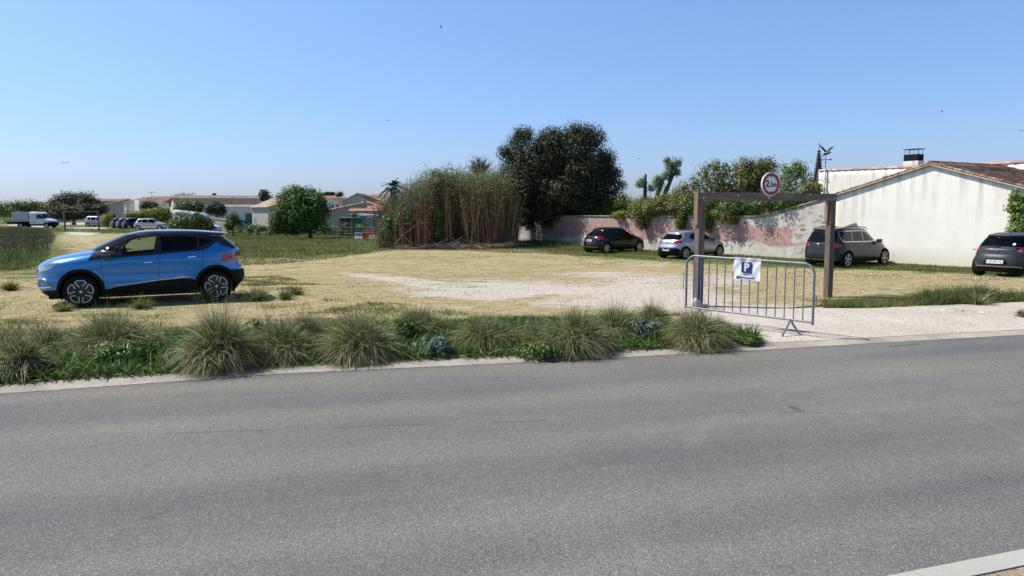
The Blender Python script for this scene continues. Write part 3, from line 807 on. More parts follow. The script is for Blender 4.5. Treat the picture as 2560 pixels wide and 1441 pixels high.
    # recentre: origin under the middle of the car; front looks along local -x
    if loc is not None: place_car(root, sp, loc, rz)
    return root
def place_car(root, sp, loc, rz):
    root.location = loc; root.rotation_euler = (0, 0, rz)
def put_car(root, sp, rear_axle_pt, heading, side, k_=1.0):
    """put the side wheel (side=+1 local +y, -1 local -y) of the rear axle on a ground point; heading = direction the nose points (xy)"""
    h = Vector((heading[0], heading[1])).normalized(); rz = math.atan2(-h.y, -h.x)     # local +x = backwards
    c, s = math.cos(rz), math.sin(rz)
    lx, ly = sp['axles'][1]*k_, -side*(sp['track']-.1)*k_
    ox = rear_axle_pt[0]-(c*lx-s*ly); oy = rear_axle_pt[1]-(s*lx+c*ly)
    # average ground height under the four wheels, pitch to follow the ground
    def wp(x, y): X_, Y_ = ox+c*x-s*y, oy+s*x+c*y; return T(X_, Y_)
    fa, ra_ = sp['axles'][0]*k_, lx; t = (sp['track']-.1)*k_
    zf = (wp(fa, t)+wp(fa, -t))/2; zr = (wp(ra_, t)+wp(ra_, -t))/2
    slope = (zr-zf)/(ra_-fa); z0 = zf-slope*fa
    root.location = (ox, oy, z0-.012); root.rotation_euler = (0, -math.atan(slope), rz); root.scale = (k_, k_, k_*1.015)
paint('paint_blue', (.0, .20, .60), .12, .28)
paint('paint_black', (.005, .004, .005), 0, .25, .5)
paint('paint_silver', (.42, .44, .48), .6, .35)
paint('paint_anthracite', (.014, .019, .020), 0, .35, .45)
paint('paint_greygrape', (.028, .030, .036), 0, .35, .6)
paint('paint_white', (.68, .70, .70), 0, .4)
paint('paint_silverblue', (.36, .40, .46), .6, .35)
paint('paint_navy', (.012, .016, .035), .3, .3)
paint('paint_lightsilver', (.50, .52, .50), .5, .35)
# ---- the blue crossover
def bend(x, z):          # door-side hollow and shoulder
    return .018*math.exp(-((z-.66)/.13)**2)*math.exp(-((x-2.0)/1.0)**4)-.006*math.exp(-((z-.93)/.05)**2)
BL = dict(paint='paint_blue', hw=.885, my=2.7, sculpt=bend,
    F=[(.2, .2), (.28, .09), (.36, .03), (.5, .0), (.66, .02), (.78, .03), (.87, .06), (.925, .14), (.99, .28), (1.045, .48), (1.10, .76), (1.135, .98), (1.22, 1.14), (1.38, 1.48), (1.50, 1.80), (1.545, 2.05), (1.562, 2.35)],
    R=[(.2, 3.92), (.3, 3.99), (.4, 4.08), (.5, 4.12), (.62, 4.11), (.72, 4.045), (.95, 4.035), (1.08, 4.02), (1.16, 3.98), (1.3, 3.83), (1.42, 3.70), (1.455, 3.80), (1.475, 3.78), (1.51, 3.5), (1.54, 3.15), (1.562, 2.7)],
    W=[(.2, .77), (.3, .845), (.42, .875), (.6, .885), (.8, .885), (.93, .88), (1.0, .865), (1.06, .845), (1.12, .81), (1.3, .728), (1.44, .655), (1.50, .60), (1.54, .49), (1.562, .22)],
    nf=[(0, 3.6), (.9, 3.5), (1.1, 3.8), (1.2, 4.5), (1.56, 4.0)], nr=[(0, 6), (1.0, 6.5), (1.2, 7), (1.5, 7), (1.562, 4)],
    axles=(.865, 3.471), wr=.335, rim=.245, track=.865, arch=.385, rimstyle='petal', cab=1.62, belt=1.02, mirror=(1.36, 1.06), mirror_mat='gloss_black',
    handles=[(2.14, .895), (3.0, .985)], hfac=.985)
belt = [(1.06, .985), (1.3, .995), (2.3, 1.065), (3.2, 1.13)]
BL['parts'] = [
    ('window_surround', 'gloss_black', 'side', [(1.02, .965), (1.3, .99), (2.3, 1.05), (3.22, 1.115), (3.32, 1.15), (3.60, 1.345), (4.2, 1.14), (4.2, 1.6), (1.75, 1.6), (1.75, 1.53), (1.5, 1.42), (1.14, 1.17)], .02),
    ('rear_quarter_panel', 'paint_blue', 'side', [(3.32, 1.15), (3.60, 1.335), (3.98, 1.165), (3.99, 1.10), (3.4, 1.10)], .05),
    ('roof', 'paint_blackroof', 'top', [(1.55, -.9), (3.9, -.9), (3.9, .9), (1.55, .9)], .55),
    ('windscreen', 'glass_clear', 'front', [(-.72, 1.15), (.72, 1.15), (.63, 1.44), (.5, 1.475), (-.5, 1.475), (-.63, 1.44)], .1),
    ('rear_window', 'glass_dark', 'rear', [(-.66, 1.13), (.66, 1.13), (.56, 1.40), (-.56, 1.40)], .2),
    ('front_window', 'glass_clear', 'side', [(1.66, 1.055), (1.63, 1.19), (1.80, 1.345), (2.02, 1.40), (2.315, 1.425), (2.255, 1.10), (1.72, 1.06)], .1),
    ('corner_window', 'glass_clear', 'side', [(1.50, 1.14), (1.59, 1.215), (1.575, 1.09)], .1),
    ('rear_door_window', 'glass_dark', 'side', [(2.42, 1.11), (2.40, 1.43), (2.9, 1.425), (3.12, 1.40), (3.12, 1.19), (3.05, 1.15)], .1),
    ('quarter_window', 'glass_dark', 'side', [(3.16, 1.19), (3.16, 1.385), (3.42, 1.33), (3.3, 1.25)], .1),
    ('lower_cladding', 'black_plastic', 'side', [(.15, .15), (.15, .36), (.45, .38), (1.36, .37), (1.5, .40), (2.3, .50), (2.62, .545), (2.86, .54), (3.06, .50), (3.9, .62), (4.2, .67), (4.2, .15)], .02),
    ('wheel_arch_trim', 'black_plastic', 'side', circ(.865, .345, .455, 40), .02),
    ('wheel_arch_trim', 'black_plastic', 'side', circ(3.471, .345, .455, 40), .02),
    ('front_bumper', 'black_plastic', 'front', [(-.9, .19), (.9, .19), (.9, .335), (-.9, .335)], .1),
    ('grille', 'gloss_black', 'front', [(-.55, .74), (.55, .74), (.55, .80), (-.55, .80)], .2),
    ('air_intake', 'gloss_black', 'front', [(-.5, .37), (.5, .37), (.45, .6), (-.45, .6)], .2),
    ('rear_bumper', 'black_plastic', 'rear', [(-.9, .19), (.9, .19), (.9, .67), (-.9, .67)], .1),
    ('taillight', 'lamp_red', 'side', [(3.60, 1.035), (3.75, 1.05), (4.05, 1.04), (4.06, .87), (3.84, .865), (3.66, .97)], .02),
    ('taillight', 'lamp_red', 'rear2', [(.6, 1.04), (.9, 1.05), (.9, .87), (.6, .88)], .3),
    ('headlight', 'lamp_clear', 'side', [(.03, .72), (.075, .80), (.20, .90), (.36, .945), (.50, .955), (.41, .86), (.26, .78), (.10, .725)], .02),
    ('seam', '', 'side', line2((1.245, .98), (1.30, .46))), ('seam', '', 'side', line2((1.30, .46), (1.40, .40))),
    ('seam', '', 'side', line2((2.355, 1.06), (2.34, .51))), ('seam', '', 'side', line2((3.22, 1.115), (3.22, .83))), ('seam', '', 'side', line2((3.22, .83), (3.02, .57))),
    ('seam', '', 'side', line2((3.93, .87), (3.9, .66), .006)), ('seam', '', 'side', line2((.50, .955), (1.02, 1.06), .007)),
]
MATS['paint_blackroof'] = MATS['gloss_black']
def bl_extra(root):
    for s in (1, -1):
        q = MB(); y = s*.889                                        # chrome sill strip
        q.prism([(1.43, .43), (2.28, .505), (2.28, .525), (1.50, .445)], lambda p: (p[0], y, p[1]), lambda p: (p[0], y+s*.008, p[1]))
        q.prism([(2.30, .508), (2.98, .555), (2.80, .585), (2.55, .545), (2.30, .528)], lambda p: (p[0], y, p[1]), lambda p: (p[0], y+s*.008, p[1]))
        q.build('sill_strip', MATS['chrome'], root)
        q = MB()
        fp = [(.045, .60), (.19, .605), (.27, .55), (.33, .46), (.05, .435)]
        pts = [Vector((x, s*(.885*(1-((1.9-x)/1.9)**3.3)**(1/2.7)+.012), z)) for x, z in [(.05, .595), (.16, .60), (.25, .55), (.33, .445), (.18, .42), (.06, .415)]]
        q.tube(pts, .014, 6, closed=True); q.build('fog_lamp_trim', MATS['chrome'], root, smooth=True)
        q = MB()
        q.add([(p.x, p.y-s*.006, p.z) for p in pts], [(0, 1, 2, 3, 4, 5)]); q.build('fog_lamp_recess', MATS['gloss_black'], root)
        q = MB(); 
        q.lathe([(0, 0), (.028, -.004), (.03, .01)], 14, 'x', c=(.075, s*.69, .52)); q.build('fog_lamp', MATS['lamp_clear'], root)
        q = MB(); q.box((3.86, min(s*.72, s*.79), .92), (3.99, max(s*.72, s*.79), .985)); q.build('reversing_lamp', MATS['lamp_clear'], root, bevel=.02)
    q = MB(); q.tube([(1.02, .5, 1.115), (1.10, .1, 1.16), (1.12, -.35, 1.155)], .012, 5); q.tube([(.97, .35, 1.13), (1.04, -.2, 1.15)], .012, 5); q.build('windscreen_wiper', MATS['black_plastic'], root)
    q = MB(); q.box((1.95, -.13, 1.33), (1.98, .13, 1.40)); q.build('rear_view_mirror', MATS['gloss_black'], root, bevel=.02)
    q = MB(); q.tube([(3.92, 0, 1.19), (4.0, .0, 1.18), (3.98, -.2, 1.19)], [.03, .015, .01], 6); q.build('rear_wiper', MATS['black_plastic'], root)
BL['extra'] = [bl_extra]
blue = car('crossover_car', BL, label='bright blue crossover car with black roof and alloy wheels, parked on the dry grass')
gf_ = G(201, 769); gr_ = G(542.5, 751.5)
hd = (gf_.x-gr_.x, gf_.y-gr_.y)
put_car(blue, BL, (gr_.x, gr_.y), hd, 1, .972)
def profile(L, H, hw, fo, wb, cowl=.26, roof=.45, belt=.62, tail='hatch', wr=.31, spoiler=.05, hoodz=.62, rake=.10):
    """tables for a small car: L length, H height, hw half width; fractions of L and H"""
    c = cowl*L; rf = roof*L; zb = belt*H; zh = hoodz*H
    Ft = [(.19, .16), (.27, .06), (.36, .015), (.5, 0), (.60, .02), (.68, .06), (.74, .15), (zh-.04, .42), (zh+.03, .70), (zh+.10, c), (zh+.18, c+.12), (H*.84, c+(rf-c)*.55), (H*.94, rf-.12), (H*.98, rf+.12), (H, rf+.42)]
    if tail == 'mpv':
        Rt = [(.19, L-.2), (.28, L-.08), (.42, L-.01), (.58, L), (.72, L-.03), (.95, L-.06), (zb+.05, L-.09), (H*.86, L-.26), (H*.93, L-.33), (H*.955, L-.27), (H*.975, L-.45), (H*.99, L-.9), (H, L-1.5)]
    else:
        Rt = [(.19, L-.2), (.28, L-.10), (.40, L-.02), (.55, L), (.64, L-.02), (.75, L-.07), (zb-.02, L-.10), (zb+.06, L-.17), (H*.82, L-.17-rake*3), (H*.90, L-.3-rake*3), (H*.925, L-.3-rake*2.6), (H*.95, L-.5-rake*2.6), (H*.98, L-.95), (H, L-1.4)]
    Wt = [(.19, hw*.86), (.3, hw*.955), (.42, hw*.99), (.55, hw), (.72, hw*.998), (zb-.14, hw*.985), (zb-.04, hw*.955), (zb+.03, hw*.92), (H*.80, hw*.80), (H*.91, hw*.725), (H*.955, hw*.66), (H*.985, hw*.52), (H, hw*.22)]
    for t in (Ft, Rt, Wt):
        for i in range(1, len(t)):
            if t[i][0] <= t[i-1][0]: t[i] = (t[i-1][0]+.004, t[i][1])
    top = min(Ft[-1][0], Rt[-1][0], Wt[-1][0])
    return dict(F=Ft, R=Rt, W=Wt, hw=hw, axles=(fo, fo+wb), wr=wr, rim=wr*.72, track=hw-.03, arch=wr+.045,
                nf=[(0, 3.2), (zb, 3.0), (zb+.1, 4.2), (H, 3.6)], nr=[(0, 7), (zb, 7), (zb+.1, 7), (H, 4.5)], my=3.0,
                mirror=(c+.38, zb+.06), cab=c+.52, belt=zb, handles=[])
# ---- black hatchback
P2 = profile(3.96, 1.46, .87, .80, 2.54, rake=.12)
P2.update(paint='paint_black', rimstyle='spoke8', handles=[(2.05, .83), (2.95, .87)], handle_mat='paint_black', plate=(3.93, .735, 'BR-841-LK'), emblem=('other', 3.90, .86), antenna=(3.0, 1.44), antlen=.12)
P2['parts'] = [
    ('windscreen', 'glass_clear', 'front', [(-.66, 1.03), (.66, 1.03), (.58, 1.34), (-.58, 1.34)], .1),
    ('rear_window', 'glass_tint', 'rear', [(-.60, 1.01), (.60, 1.01), (.64, 1.10), (.50, 1.27), (-.50, 1.27), (-.64, 1.10)], .15),
    ('front_window', 'glass_clear', 'side', [(1.42, .99), (1.72, 1.20), (1.98, 1.31), (2.10, 1.33), (2.16, .98)], .1),
    ('rear_door_window', 'glass_clear', 'side', [(2.24, .985), (2.2, 1.335), (2.72, 1.30), (2.86, 1.25), (2.90, 1.05), (2.86, 1.0)], .1),
    ('taillight', 'lamp_red', 'rear2', [(.50, .80), (.52, .92), (.9, .98), (.9, .84), (.66, .78)], .3),
    ('taillight', 'lamp_red', 'side', [(3.55, .99), (3.80, .97), (4.0, .98), (4.0, .80), (3.84, .79), (3.80, .88)], .5),
    ('bumper_insert', 'black_plastic', 'rear', [(-.7, .19), (.7, .19), (.66, .34), (-.66, .34)], .1),
    ('bumper_strip', 'chrome', 'rear', [(-.62, .352), (.62, .352), (.60, .385), (-.60, .385)], .1),
    ('fog_reflector', 'lamp_red', 'rear', [(-.14, .53), (.14, .53), (.14, .565), (-.14, .565)], .3),
    ('headlight', 'lamp_clear', 'side', [(.05, .66), (.1, .74), (.5, .84), (.42, .74), (.2, .66)], .02),
    ('seam', '', 'side', line2((1.25, .90), (1.30, .3))), ('seam', '', 'side', line2((2.2, .96), (2.18, .3))), ('seam', '', 'side', line2((3.0, 1.0), (3.05, .75)))]
def p2x(root):
    q = MB(); M4 = Matrix.Translation((3.885, -.40, .95))@Matrix.Rotation(R(-8), 4, 'Y'); q.lathe([(0, .008), (.058, .008), (.058, 0)], 20, 'x', mat=M4); q.build('round_sticker', MATS['plate_white'], root)
    for s in (.45, -.45):
        q = MB(); q.box((3.48, s-.16, 1.375), (3.60, s+.16, 1.395)); 
    pass
P2['extra'] = [p2x]
black = car('hatchback_car', P2, label='black five-door hatchback with eight-spoke wheels, left-hand car of those parked at the garden wall', group='cars parked nose to the wall', res=.8)
hw_dir = (math.cos(R(34)), math.sin(R(34)))
g0 = G(1514, 634); put_car(black, P2, (g0.x, g0.y), hw_dir, -1, 1.04)
# ---- silver hatchback
CL = profile(4.06, 1.45, .866, .85, 2.59, rake=.08)
CL.update(paint='paint_silver', rimstyle='flower', handles=[(2.1, .83)], handle_mat='paint_silver', mirror_mat='gloss_black', plate=(4.045, .475, 'EC-317-NB'), emblem=('diamond', 3.985, .88), antenna=(3.1, 1.44), antlen=.1)
CL['parts'] = [
    ('windscreen', 'glass_clear', 'front', [(-.66, 1.03), (.66, 1.03), (.58, 1.33), (-.58, 1.33)], .1),
    ('rear_window', 'glass_dark', 'rear', [(-.63, .99), (.63, .99), (.66, 1.06), (.53, 1.27), (-.53, 1.27), (-.66, 1.06)], .15),
    ('front_window', 'glass_tint', 'side', [(1.45, .98), (1.75, 1.20), (2.0, 1.31), (2.12, 1.325), (2.2, .97)], .1),
    ('rear_door_window', 'glass_dark', 'side', [(2.26, .97), (2.2, 1.325), (2.75, 1.30), (3.0, 1.22), (3.12, 1.09), (2.9, .99)], .1),
    ('taillight', 'lamp_red', 'rear2', [(.40, .86), (.44, .92), (.72, .955), (.9, .95), (.9, .84), (.55, .80)], .3),
    ('taillight', 'lamp_red', 'side', [(3.66, .925), (3.88, .95), (4.1, .94), (4.1, .83), (3.9, .80), (3.78, .86)], .5),
    ('bumper_insert', 'black_plastic', 'rear', [(-.84, .19), (.84, .19), (.80, .40), (.70, .56), (.6, .58), (-.6, .58), (-.70, .56), (-.80, .40)], .1),
    ('headlight', 'lamp_clear', 'side', [(.05, .64), (.1, .72), (.5, .83), (.42, .72), (.2, .64)], .02),
    ('sill_trim', 'black_plastic', 'side', [(1.25, .15), (1.25, .27), (3.0, .30), (3.0, .15)], .02),
    ('seam', '', 'side', line2((1.28, .90), (1.33, .3))), ('seam', '', 'side', line2((2.2, .96), (2.2, .3))),
    ('seam', '', 'rear', line2((-.62, .79), (.62, .79), .010), .2), ('seam', '', 'rear', line2((-.8, .60), (.8, .60), .008), .2)]
CL['wiper'] = ((3.91, 0, .995), (3.86, -.30, 1.02), (3.86, -.3, 1.02)) if False else None
def clx(root):
    pass
CL['extra'] = [clx]
silver = car('hatchback_car', CL, label='silver hatchback with dark rear window, parked behind the left post of the wooden frame', group='cars parked nose to the wall', res=.8)
g0 = G(1711, 648); put_car(silver, CL, (g0.x, g0.y), hw_dir, -1)
# ---- dark grey people carrier
TO = profile(4.53, 1.64, .915, .88, 2.79, tail='mpv', wr=.33, cowl=.235, roof=.40, belt=.60, hoodz=.60)
TO.update(paint='paint_anthracite', rimstyle='spoke5d', rim=.245, handles=[(2.15, .90), (3.1, .93)], handle_mat='paint_anthracite', plate=(4.46, .72, 'FA-562-KV'), emblem=('ring', 4.475, .93), antenna=None)
TO['parts'] = [
    ('windscreen', 'glass_clear', 'front', [(-.70, 1.12), (.70, 1.12), (.62, 1.52), (-.62, 1.52)], .1),
    ('rear_window', 'glass_dark', 'rear', [(-.68, 1.05), (.68, 1.05), (.60, 1.485), (-.60, 1.485)], .15),
    ('window_trim', 'chrome', 'side', [(1.32, 1.03), (1.62, 1.27), (2.0, 1.45), (2.35, 1.51), (3.9, 1.51), (4.02, 1.46), (4.06, 1.3), (3.98, 1.13), (3.85, 1.06), (2.6, 1.03)], .08),
    ('window_surround', 'gloss_black', 'side', [(1.38, 1.05), (1.65, 1.255), (2.0, 1.43), (2.35, 1.49), (3.88, 1.49), (3.98, 1.45), (4.02, 1.3), (3.95, 1.15), (3.84, 1.08), (2.6, 1.055)], .08),
    ('front_window', 'glass_tint', 'side', [(1.70, 1.07), (1.74, 1.27), (2.02, 1.415), (2.36, 1.47), (2.42, 1.065)], .08),
    ('rear_door_window', 'glass_tint', 'side', [(2.54, 1.075), (2.50, 1.47), (3.10, 1.47), (3.22, 1.08)], .08),
    ('quarter_window', 'glass_tint', 'side', [(3.30, 1.085), (3.22, 1.47), (3.86, 1.47), (3.96, 1.3), (3.88, 1.14), (3.8, 1.09)], .08),
    ('taillight', 'lamp_red', 'rear2', [(.40, .90), (.46, 1.0), (.95, 1.02), (.95, .86), (.55, .86)], .3),
    ('taillight', 'lamp_red', 'side', [(4.18, 1.01), (4.6, 1.02), (4.6, .86), (4.22, .86)], .5),
    ('bumper_insert', 'black_plastic', 'rear', [(-.8, .19), (.8, .19), (.74, .32), (-.74, .32)], .1),
    ('bumper_strip', 'chrome', 'rear', [(-.74, .325), (.74, .325), (.72, .348), (-.72, .348)], .1),
    ('bumper_step', 'black_plastic', 'rear', [(-.84, .50), (.84, .50), (.84, .515), (-.84, .515)], .1),
    ('sill_trim', 'black_plastic', 'side', [(1.25, .15), (1.25, .27), (3.3, .30), (3.3, .15)], .02),
    ('headlight', 'lamp_clear', 'side', [(.05, .68), (.1, .78), (.5, .88), (.42, .78), (.2, .68)], .02),
    ('seam', '', 'rear', line2((-.70, .84), (.70, .84), .012), .2),
    ('seam', '', 'side', line2((1.30, 1.0), (1.34, .3))), ('seam', '', 'side', line2((2.46, 1.03), (2.44, .3))), ('seam', '', 'side', line2((3.24, 1.04), (3.22, .78))), ('seam', '', 'side', line2((1.3, .93), (4.15, .965), .008))]
TO['wiper'] = None
def tox(root):
    for s in (1, -1):
        q = MB(); q.tube([(1.9, s*.60, 1.555), (2.1, s*.63, 1.63), (2.8, s*.63, 1.665), (3.6, s*.62, 1.64), (3.95, s*.60, 1.58)], .018, 6); q.build('roof_rail', MATS['black_plastic'], root, smooth=True)
    pass
    q = MB(); q.tube([(4.43, 0, 1.07), (4.42, -.1, 1.10), (4.42, -.45, 1.09)], [.02, .012, .008], 6); q.build('rear_wiper', MATS['black_plastic'], root)
TO['extra'] = [tox]
grey = car('people_carrier', TO, label='dark grey people carrier with chrome window trim behind the right post of the frame', group='cars parked nose to the wall', res=.8)
g0 = G(2114, 669); put_car(grey, TO, (g0.x, g0.y), hw_dir, -1, 1.05)
# ---- grey three-door hatchback, nearest
DS = profile(3.95, 1.46, .857, .83, 2.46, rake=.07, wr=.315)
DS.update(paint='paint_greygrape', rimstyle='dark', handles=[(2.3, .84)], handle_mat='paint_greygrape', plate=(3.965, .50, 'CE-507-XJ', R(-12)), emblem=('chevron', 3.885, .86), antenna=(3.0, 1.45), antlen=.28)
DS['parts'] = [
    ('windscreen', 'glass_clear', 'front', [(-.66, 1.03), (.66, 1.03), (.58, 1.34), (-.58, 1.34)], .1),
    ('rear_window', 'glass_tint', 'rear', [(-.68, .985), (.68, .985), (.66, 1.10), (.56, 1.32), (-.56, 1.32), (-.66, 1.10)], .13),
    ('front_window', 'glass_clear', 'side', [(1.42, .99), (1.72, 1.20), (1.98, 1.31), (2.25, 1.34), (2.45, 1.05), (2.5, .98)], .1),
    ('quarter_window', 'glass_tint', 'side', [(2.62, .99), (2.55, 1.335), (3.2, 1.29), (3.35, 1.05), (3.3, .99)], .1),
    ('taillight', 'lamp_red', 'rear2', [(.57, .80), (.57, .93), (.88, .945), (.88, .79), (.6, .785)], .3),
    ('taillight', 'lamp_red', 'side', [(3.62, .94), (3.98, .945), (3.98, .79), (3.66, .79)], .5),
    ('bumper_insert', 'black_plastic', 'rear', [(-.72, .19), (.72, .19), (.70, .30), (.62, .35), (-.62, .35), (-.70, .30)], .1),
    ('bumper_strip', 'rim_silver', 'rear', [(-.74, .30), (-.66, .365), (.66, .365), (.74, .30), (.70, .30), (.63, .34), (-.63, .34), (-.70, .30)], .1),
    ('plate_recess', 'black_plastic', 'rear', [(-.36, .42), (.36, .42), (.28, .60), (-.28, .60)], .1),
    ('headlight', 'lamp_clear', 'side', [(.05, .66), (.1, .74), (.5, .84), (.42, .74), (.2, .66)], .02),
    ('seam', '', 'rear', line2((-.57, .72), (.57, .72), .010), .2), ('seam', '', 'side', line2((1.25, .90), (1.30, .3))), ('seam', '', 'side', line2((2.5, .96), (2.5, .4)))]
def dsx(root):
    pass
    q = MB(); q.tube([(3.83, -.02, 1.0), (3.80, .2, 1.03), (3.80, -.34, 1.02)][0:1]+[(3.82, .03, 1.02), (3.81, -.42, 1.03)], [.03, .02, .008], 6); q.build('rear_wiper', MATS['black_plastic'], root)
    M4 = Matrix.Translation((3.80, .46, 1.07))@Matrix.Rotation(R(-38), 4, 'Y')@Matrix.Scale(.8, 4)
    q = MB(); q.lathe([(0, .004), (.055, .004), (.055, 0)], 20, 'x', mat=M4); st = q.build('round_sticker', MATS['plate_white'], root)
    text_mesh('sticker_letter', 'A', .1, MATS['lamp_red'], st, M4@Matrix.Translation((.006, 0, 0))@Matrix(((0, 0, 1, 0), (1, 0, 0, 0), (0, 1, 0, 0), (0, 0, 0, 1))), .001, .002)
    for s in (1, -1):
        q = MB(); q.box((3.925, s*.70-.05, .845), (3.935, s*.70+.05, .875)); 
        q2 = MB(); q2.box((3.86, s*.68-.045, .85), (3.905, s*.68+.045, .885)); q2.build('reversing_lamp', MATS['lamp_clear'], root, bevel=.01)
DS['extra'] = [dsx]
ds = car('hatchback_car', DS, label='dark grey three-door hatchback with roof aerial, cut off by the right edge of the picture', group='cars parked nose to the wall', res=.8)
g0 = G(2449, 691); put_car(ds, DS, (g0.x+.06, g0.y+.12), hw_dir, 1)
# ---- far cars
SCN = profile(4.45, 1.62, .90, .85, 2.80, tail='mpv', wr=.32, cowl=.22, roof=.42)
SCN.update(paint='paint_silverblue', rimstyle='steel', seats=False, handles=[], mirror_mat='gloss_black')
def far_parts(L, H, zb, light=(.12, .2), dark='glass_dark'):
    return [('windscreen', dark, 'front', [(-.68, zb+.13), (.68, zb+.13), (.6, H-.13), (-.6, H-.13)], .1),
        ('rear_window', dark, 'rear', [(-.6, zb+.05), (.6, zb+.05), (.55, H-.16), (-.55, H-.16)], .15),
        ('front_window', dark, 'side', [(L*.34, zb+.03), (L*.42, H*.80), (L*.49, H-.14), (L*.53, H-.13), (L*.54, zb+.03)], .08),
        ('rear_door_window', dark, 'side', [(L*.56, zb+.03), (L*.55, H-.13), (L*.70, H-.14), (L*.73, zb+.05)], .08),
        ('quarter_window', dark, 'side', [(L*.75, zb+.06), (L*.72, H-.14), (L*.82, H-.17), (L*.86, zb+.14)], .08),
        ('taillight', 'lamp_red', 'rear2', [(.6, zb-.22), (.6, zb), (.95, zb), (.95, zb-.22)], .3),
        ('taillight', 'lamp_red', 'side', [(L-.22, zb), (L, zb), (L, zb-.22), (L-.14, zb-.22)], .5),
        ('headlight', 'lamp_clear', 'side', [(.02, .62), (.1, .76), (.45, .82), (.35, .66)], .02),
        ('side_moulding', 'black_plastic', 'side', [(1.3, .50), (3.0, .53), (3.0, .57), (1.3, .54)], .05)]
SCN['parts'] = far_parts(4.45, 1.62, .97)
scenic = car('people_carrier', SCN, label='pale silver-blue people carrier on the far track, beyond the small wooden frame', res=.45)
def put_far(root, sp, px, py, Y, hd, side=-1):
    p = at(px, py, Y); put_car(root, sp, (p.x, p.y), hd, side)
put_far(scenic, SCN, 220, 556, 112, (1, -.05), -1)
C2 = profile(3.81, 1.42, .82, .75, 2.47, wr=.29, rake=.05)
C2.update(paint='paint_lightsilver', rimstyle='steel', seats=False, handles=[], mirror_mat='black_plastic'); C2['parts'] = far_parts(3.81, 1.42, .88, dark='glass_dark')
clio2 = car('hatchback_car', C2, label='small silver hatchback with black side moulding on the far grass left of the white van', res=.45)
put_far(clio2, C2, 345, 573, 88, (.93, .12), -1)
for i, (px, py, Y, col, lab) in enumerate(((322, 569, 95, 'paint_black', 'black estate-like hatchback parked behind the small silver hatchback on the far grass'),
                                       (306, 567, 98, 'paint_navy', 'navy hatchback in the middle of the three dark cars on the far grass'),
                                       (291, 566, 101, 'paint_greygrape', 'grey hatchback, leftmost of the three dark cars on the far grass'))):
    s2 = dict(C2); s2['paint'] = col
    cc = car('hatchback_car', s2, label=lab, group='dark cars on the far grass', res=.4)
    put_far(cc, s2, px, py, Y, (.75, .66), -1)
# ---- white pick-up truck with crew body (far left) and white van behind the bush
def van_tables(L, H, hw, cowlx, roofx, zh):
    Ft = [(.3, .12), (.42, .02), (.6, 0), (.8, .03), (1.0, .14), (zh, .62), (zh+.12, cowlx), (zh+.3, cowlx+.2), (H*.86, roofx-.25), (H*.95, roofx), (H*.985, roofx+.25), (H, roofx+.6)]
    Rt = [(.3, L-.06), (.42, L), (H*.9, L-.02), (H*.97, L-.05), (H, L-.15)]
    Wt = [(.3, hw*.95), (.45, hw), (1.0, hw), (H*.6, hw*.99), (H*.88, hw*.93), (H*.96, hw*.87), (H*.99, hw*.78), (H, hw*.6)]
    return dict(F=Ft, R=Rt, W=Wt, hw=hw, wr=.35, rim=.22, track=hw-.03, arch=.42, my=4, nf=[(0, 3.2), (H, 4)], nr=[(0, 12), (H, 12)], mirror=(cowlx+.35, zh+.3), cab=cowlx+.9, belt=zh, handles=[], seats=False, mirror_mat='black_plastic', rimstyle='steel')
VN = van_tables(5.4, 2.35, .98, 1.0, 1.9, 1.15)
VN.update(paint='paint_white', axles=(.95, 4.15))
VN['parts'] = [('windscreen', 'glass_dark', 'front', [(-.82, 1.3), (.82, 1.3), (.74, 2.0), (-.74, 2.0)], .1),
    ('front_window', 'glass_dark', 'side', [(1.30, 1.22), (1.62, 1.72), (1.85, 1.90), (2.32, 1.93), (2.34, 1.2)], .08),
    ('side_panel', 'paint_silverblue', 'side', [(2.6, 1.25), (2.6, 2.02), (5.2, 2.05), (5.25, 1.25)], .08),
    ('headlight', 'lamp_clear', 'side', [(.02, .80), (.1, 1.0), (.55, 1.10), (.4, .86)], .02),
    ('front_bumper', 'black_plastic', 'side', [(-.1, .28), (-.1, .66), (.5, .66), (.55, .28)], .02), ('front_bumper', 'black_plastic', 'front', [(-.9, .28), (.9, .28), (.9, .62), (-.9, .62)], .1),
    ('seam', '', 'side', line2((1.2, 1.1), (1.25, .5), .014)), ('seam', '', 'side', line2((2.45, 1.95), (2.45, .4), .014))]
van = car('panel_van', VN, label='white panel van half hidden behind a round dark bush on the far grass', cat='van', res=.5)
put_far(van, VN, 452, 583, 84, (.985, -.10), -1)
TK = van_tables(3.4, 2.25, 1.0, 1.05, 1.75, 1.2)
TK.update(paint='paint_white', axles=(.95, 4.6), arch=.43)
TK['parts'] = [('windscreen', 'glass_dark', 'front', [(-.84, 1.36), (.84, 1.36), (.76, 1.98), (-.76, 1.98)], .1),
    ('front_window', 'glass_tint', 'side', [(1.32, 1.30), (1.6, 1.72), (1.75, 1.88), (2.25, 1.88), (2.3, 1.28)], .08),
    ('front_bumper', 'black_plastic', 'side', [(-.1, .28), (-.1, .85), (.55, .85), (.6, .28)], .02), ('front_bumper', 'black_plastic', 'front', [(-.95, .28), (.95, .28), (.95, .8), (-.95, .8)], .1),
    ('sill_trim', 'black_plastic', 'side', [(.5, .28), (.5, .52), (3.4, .52), (3.4, .28)], .02),
    ('seam', '', 'side', line2((2.42, 1.95), (2.42, .5), .02))]
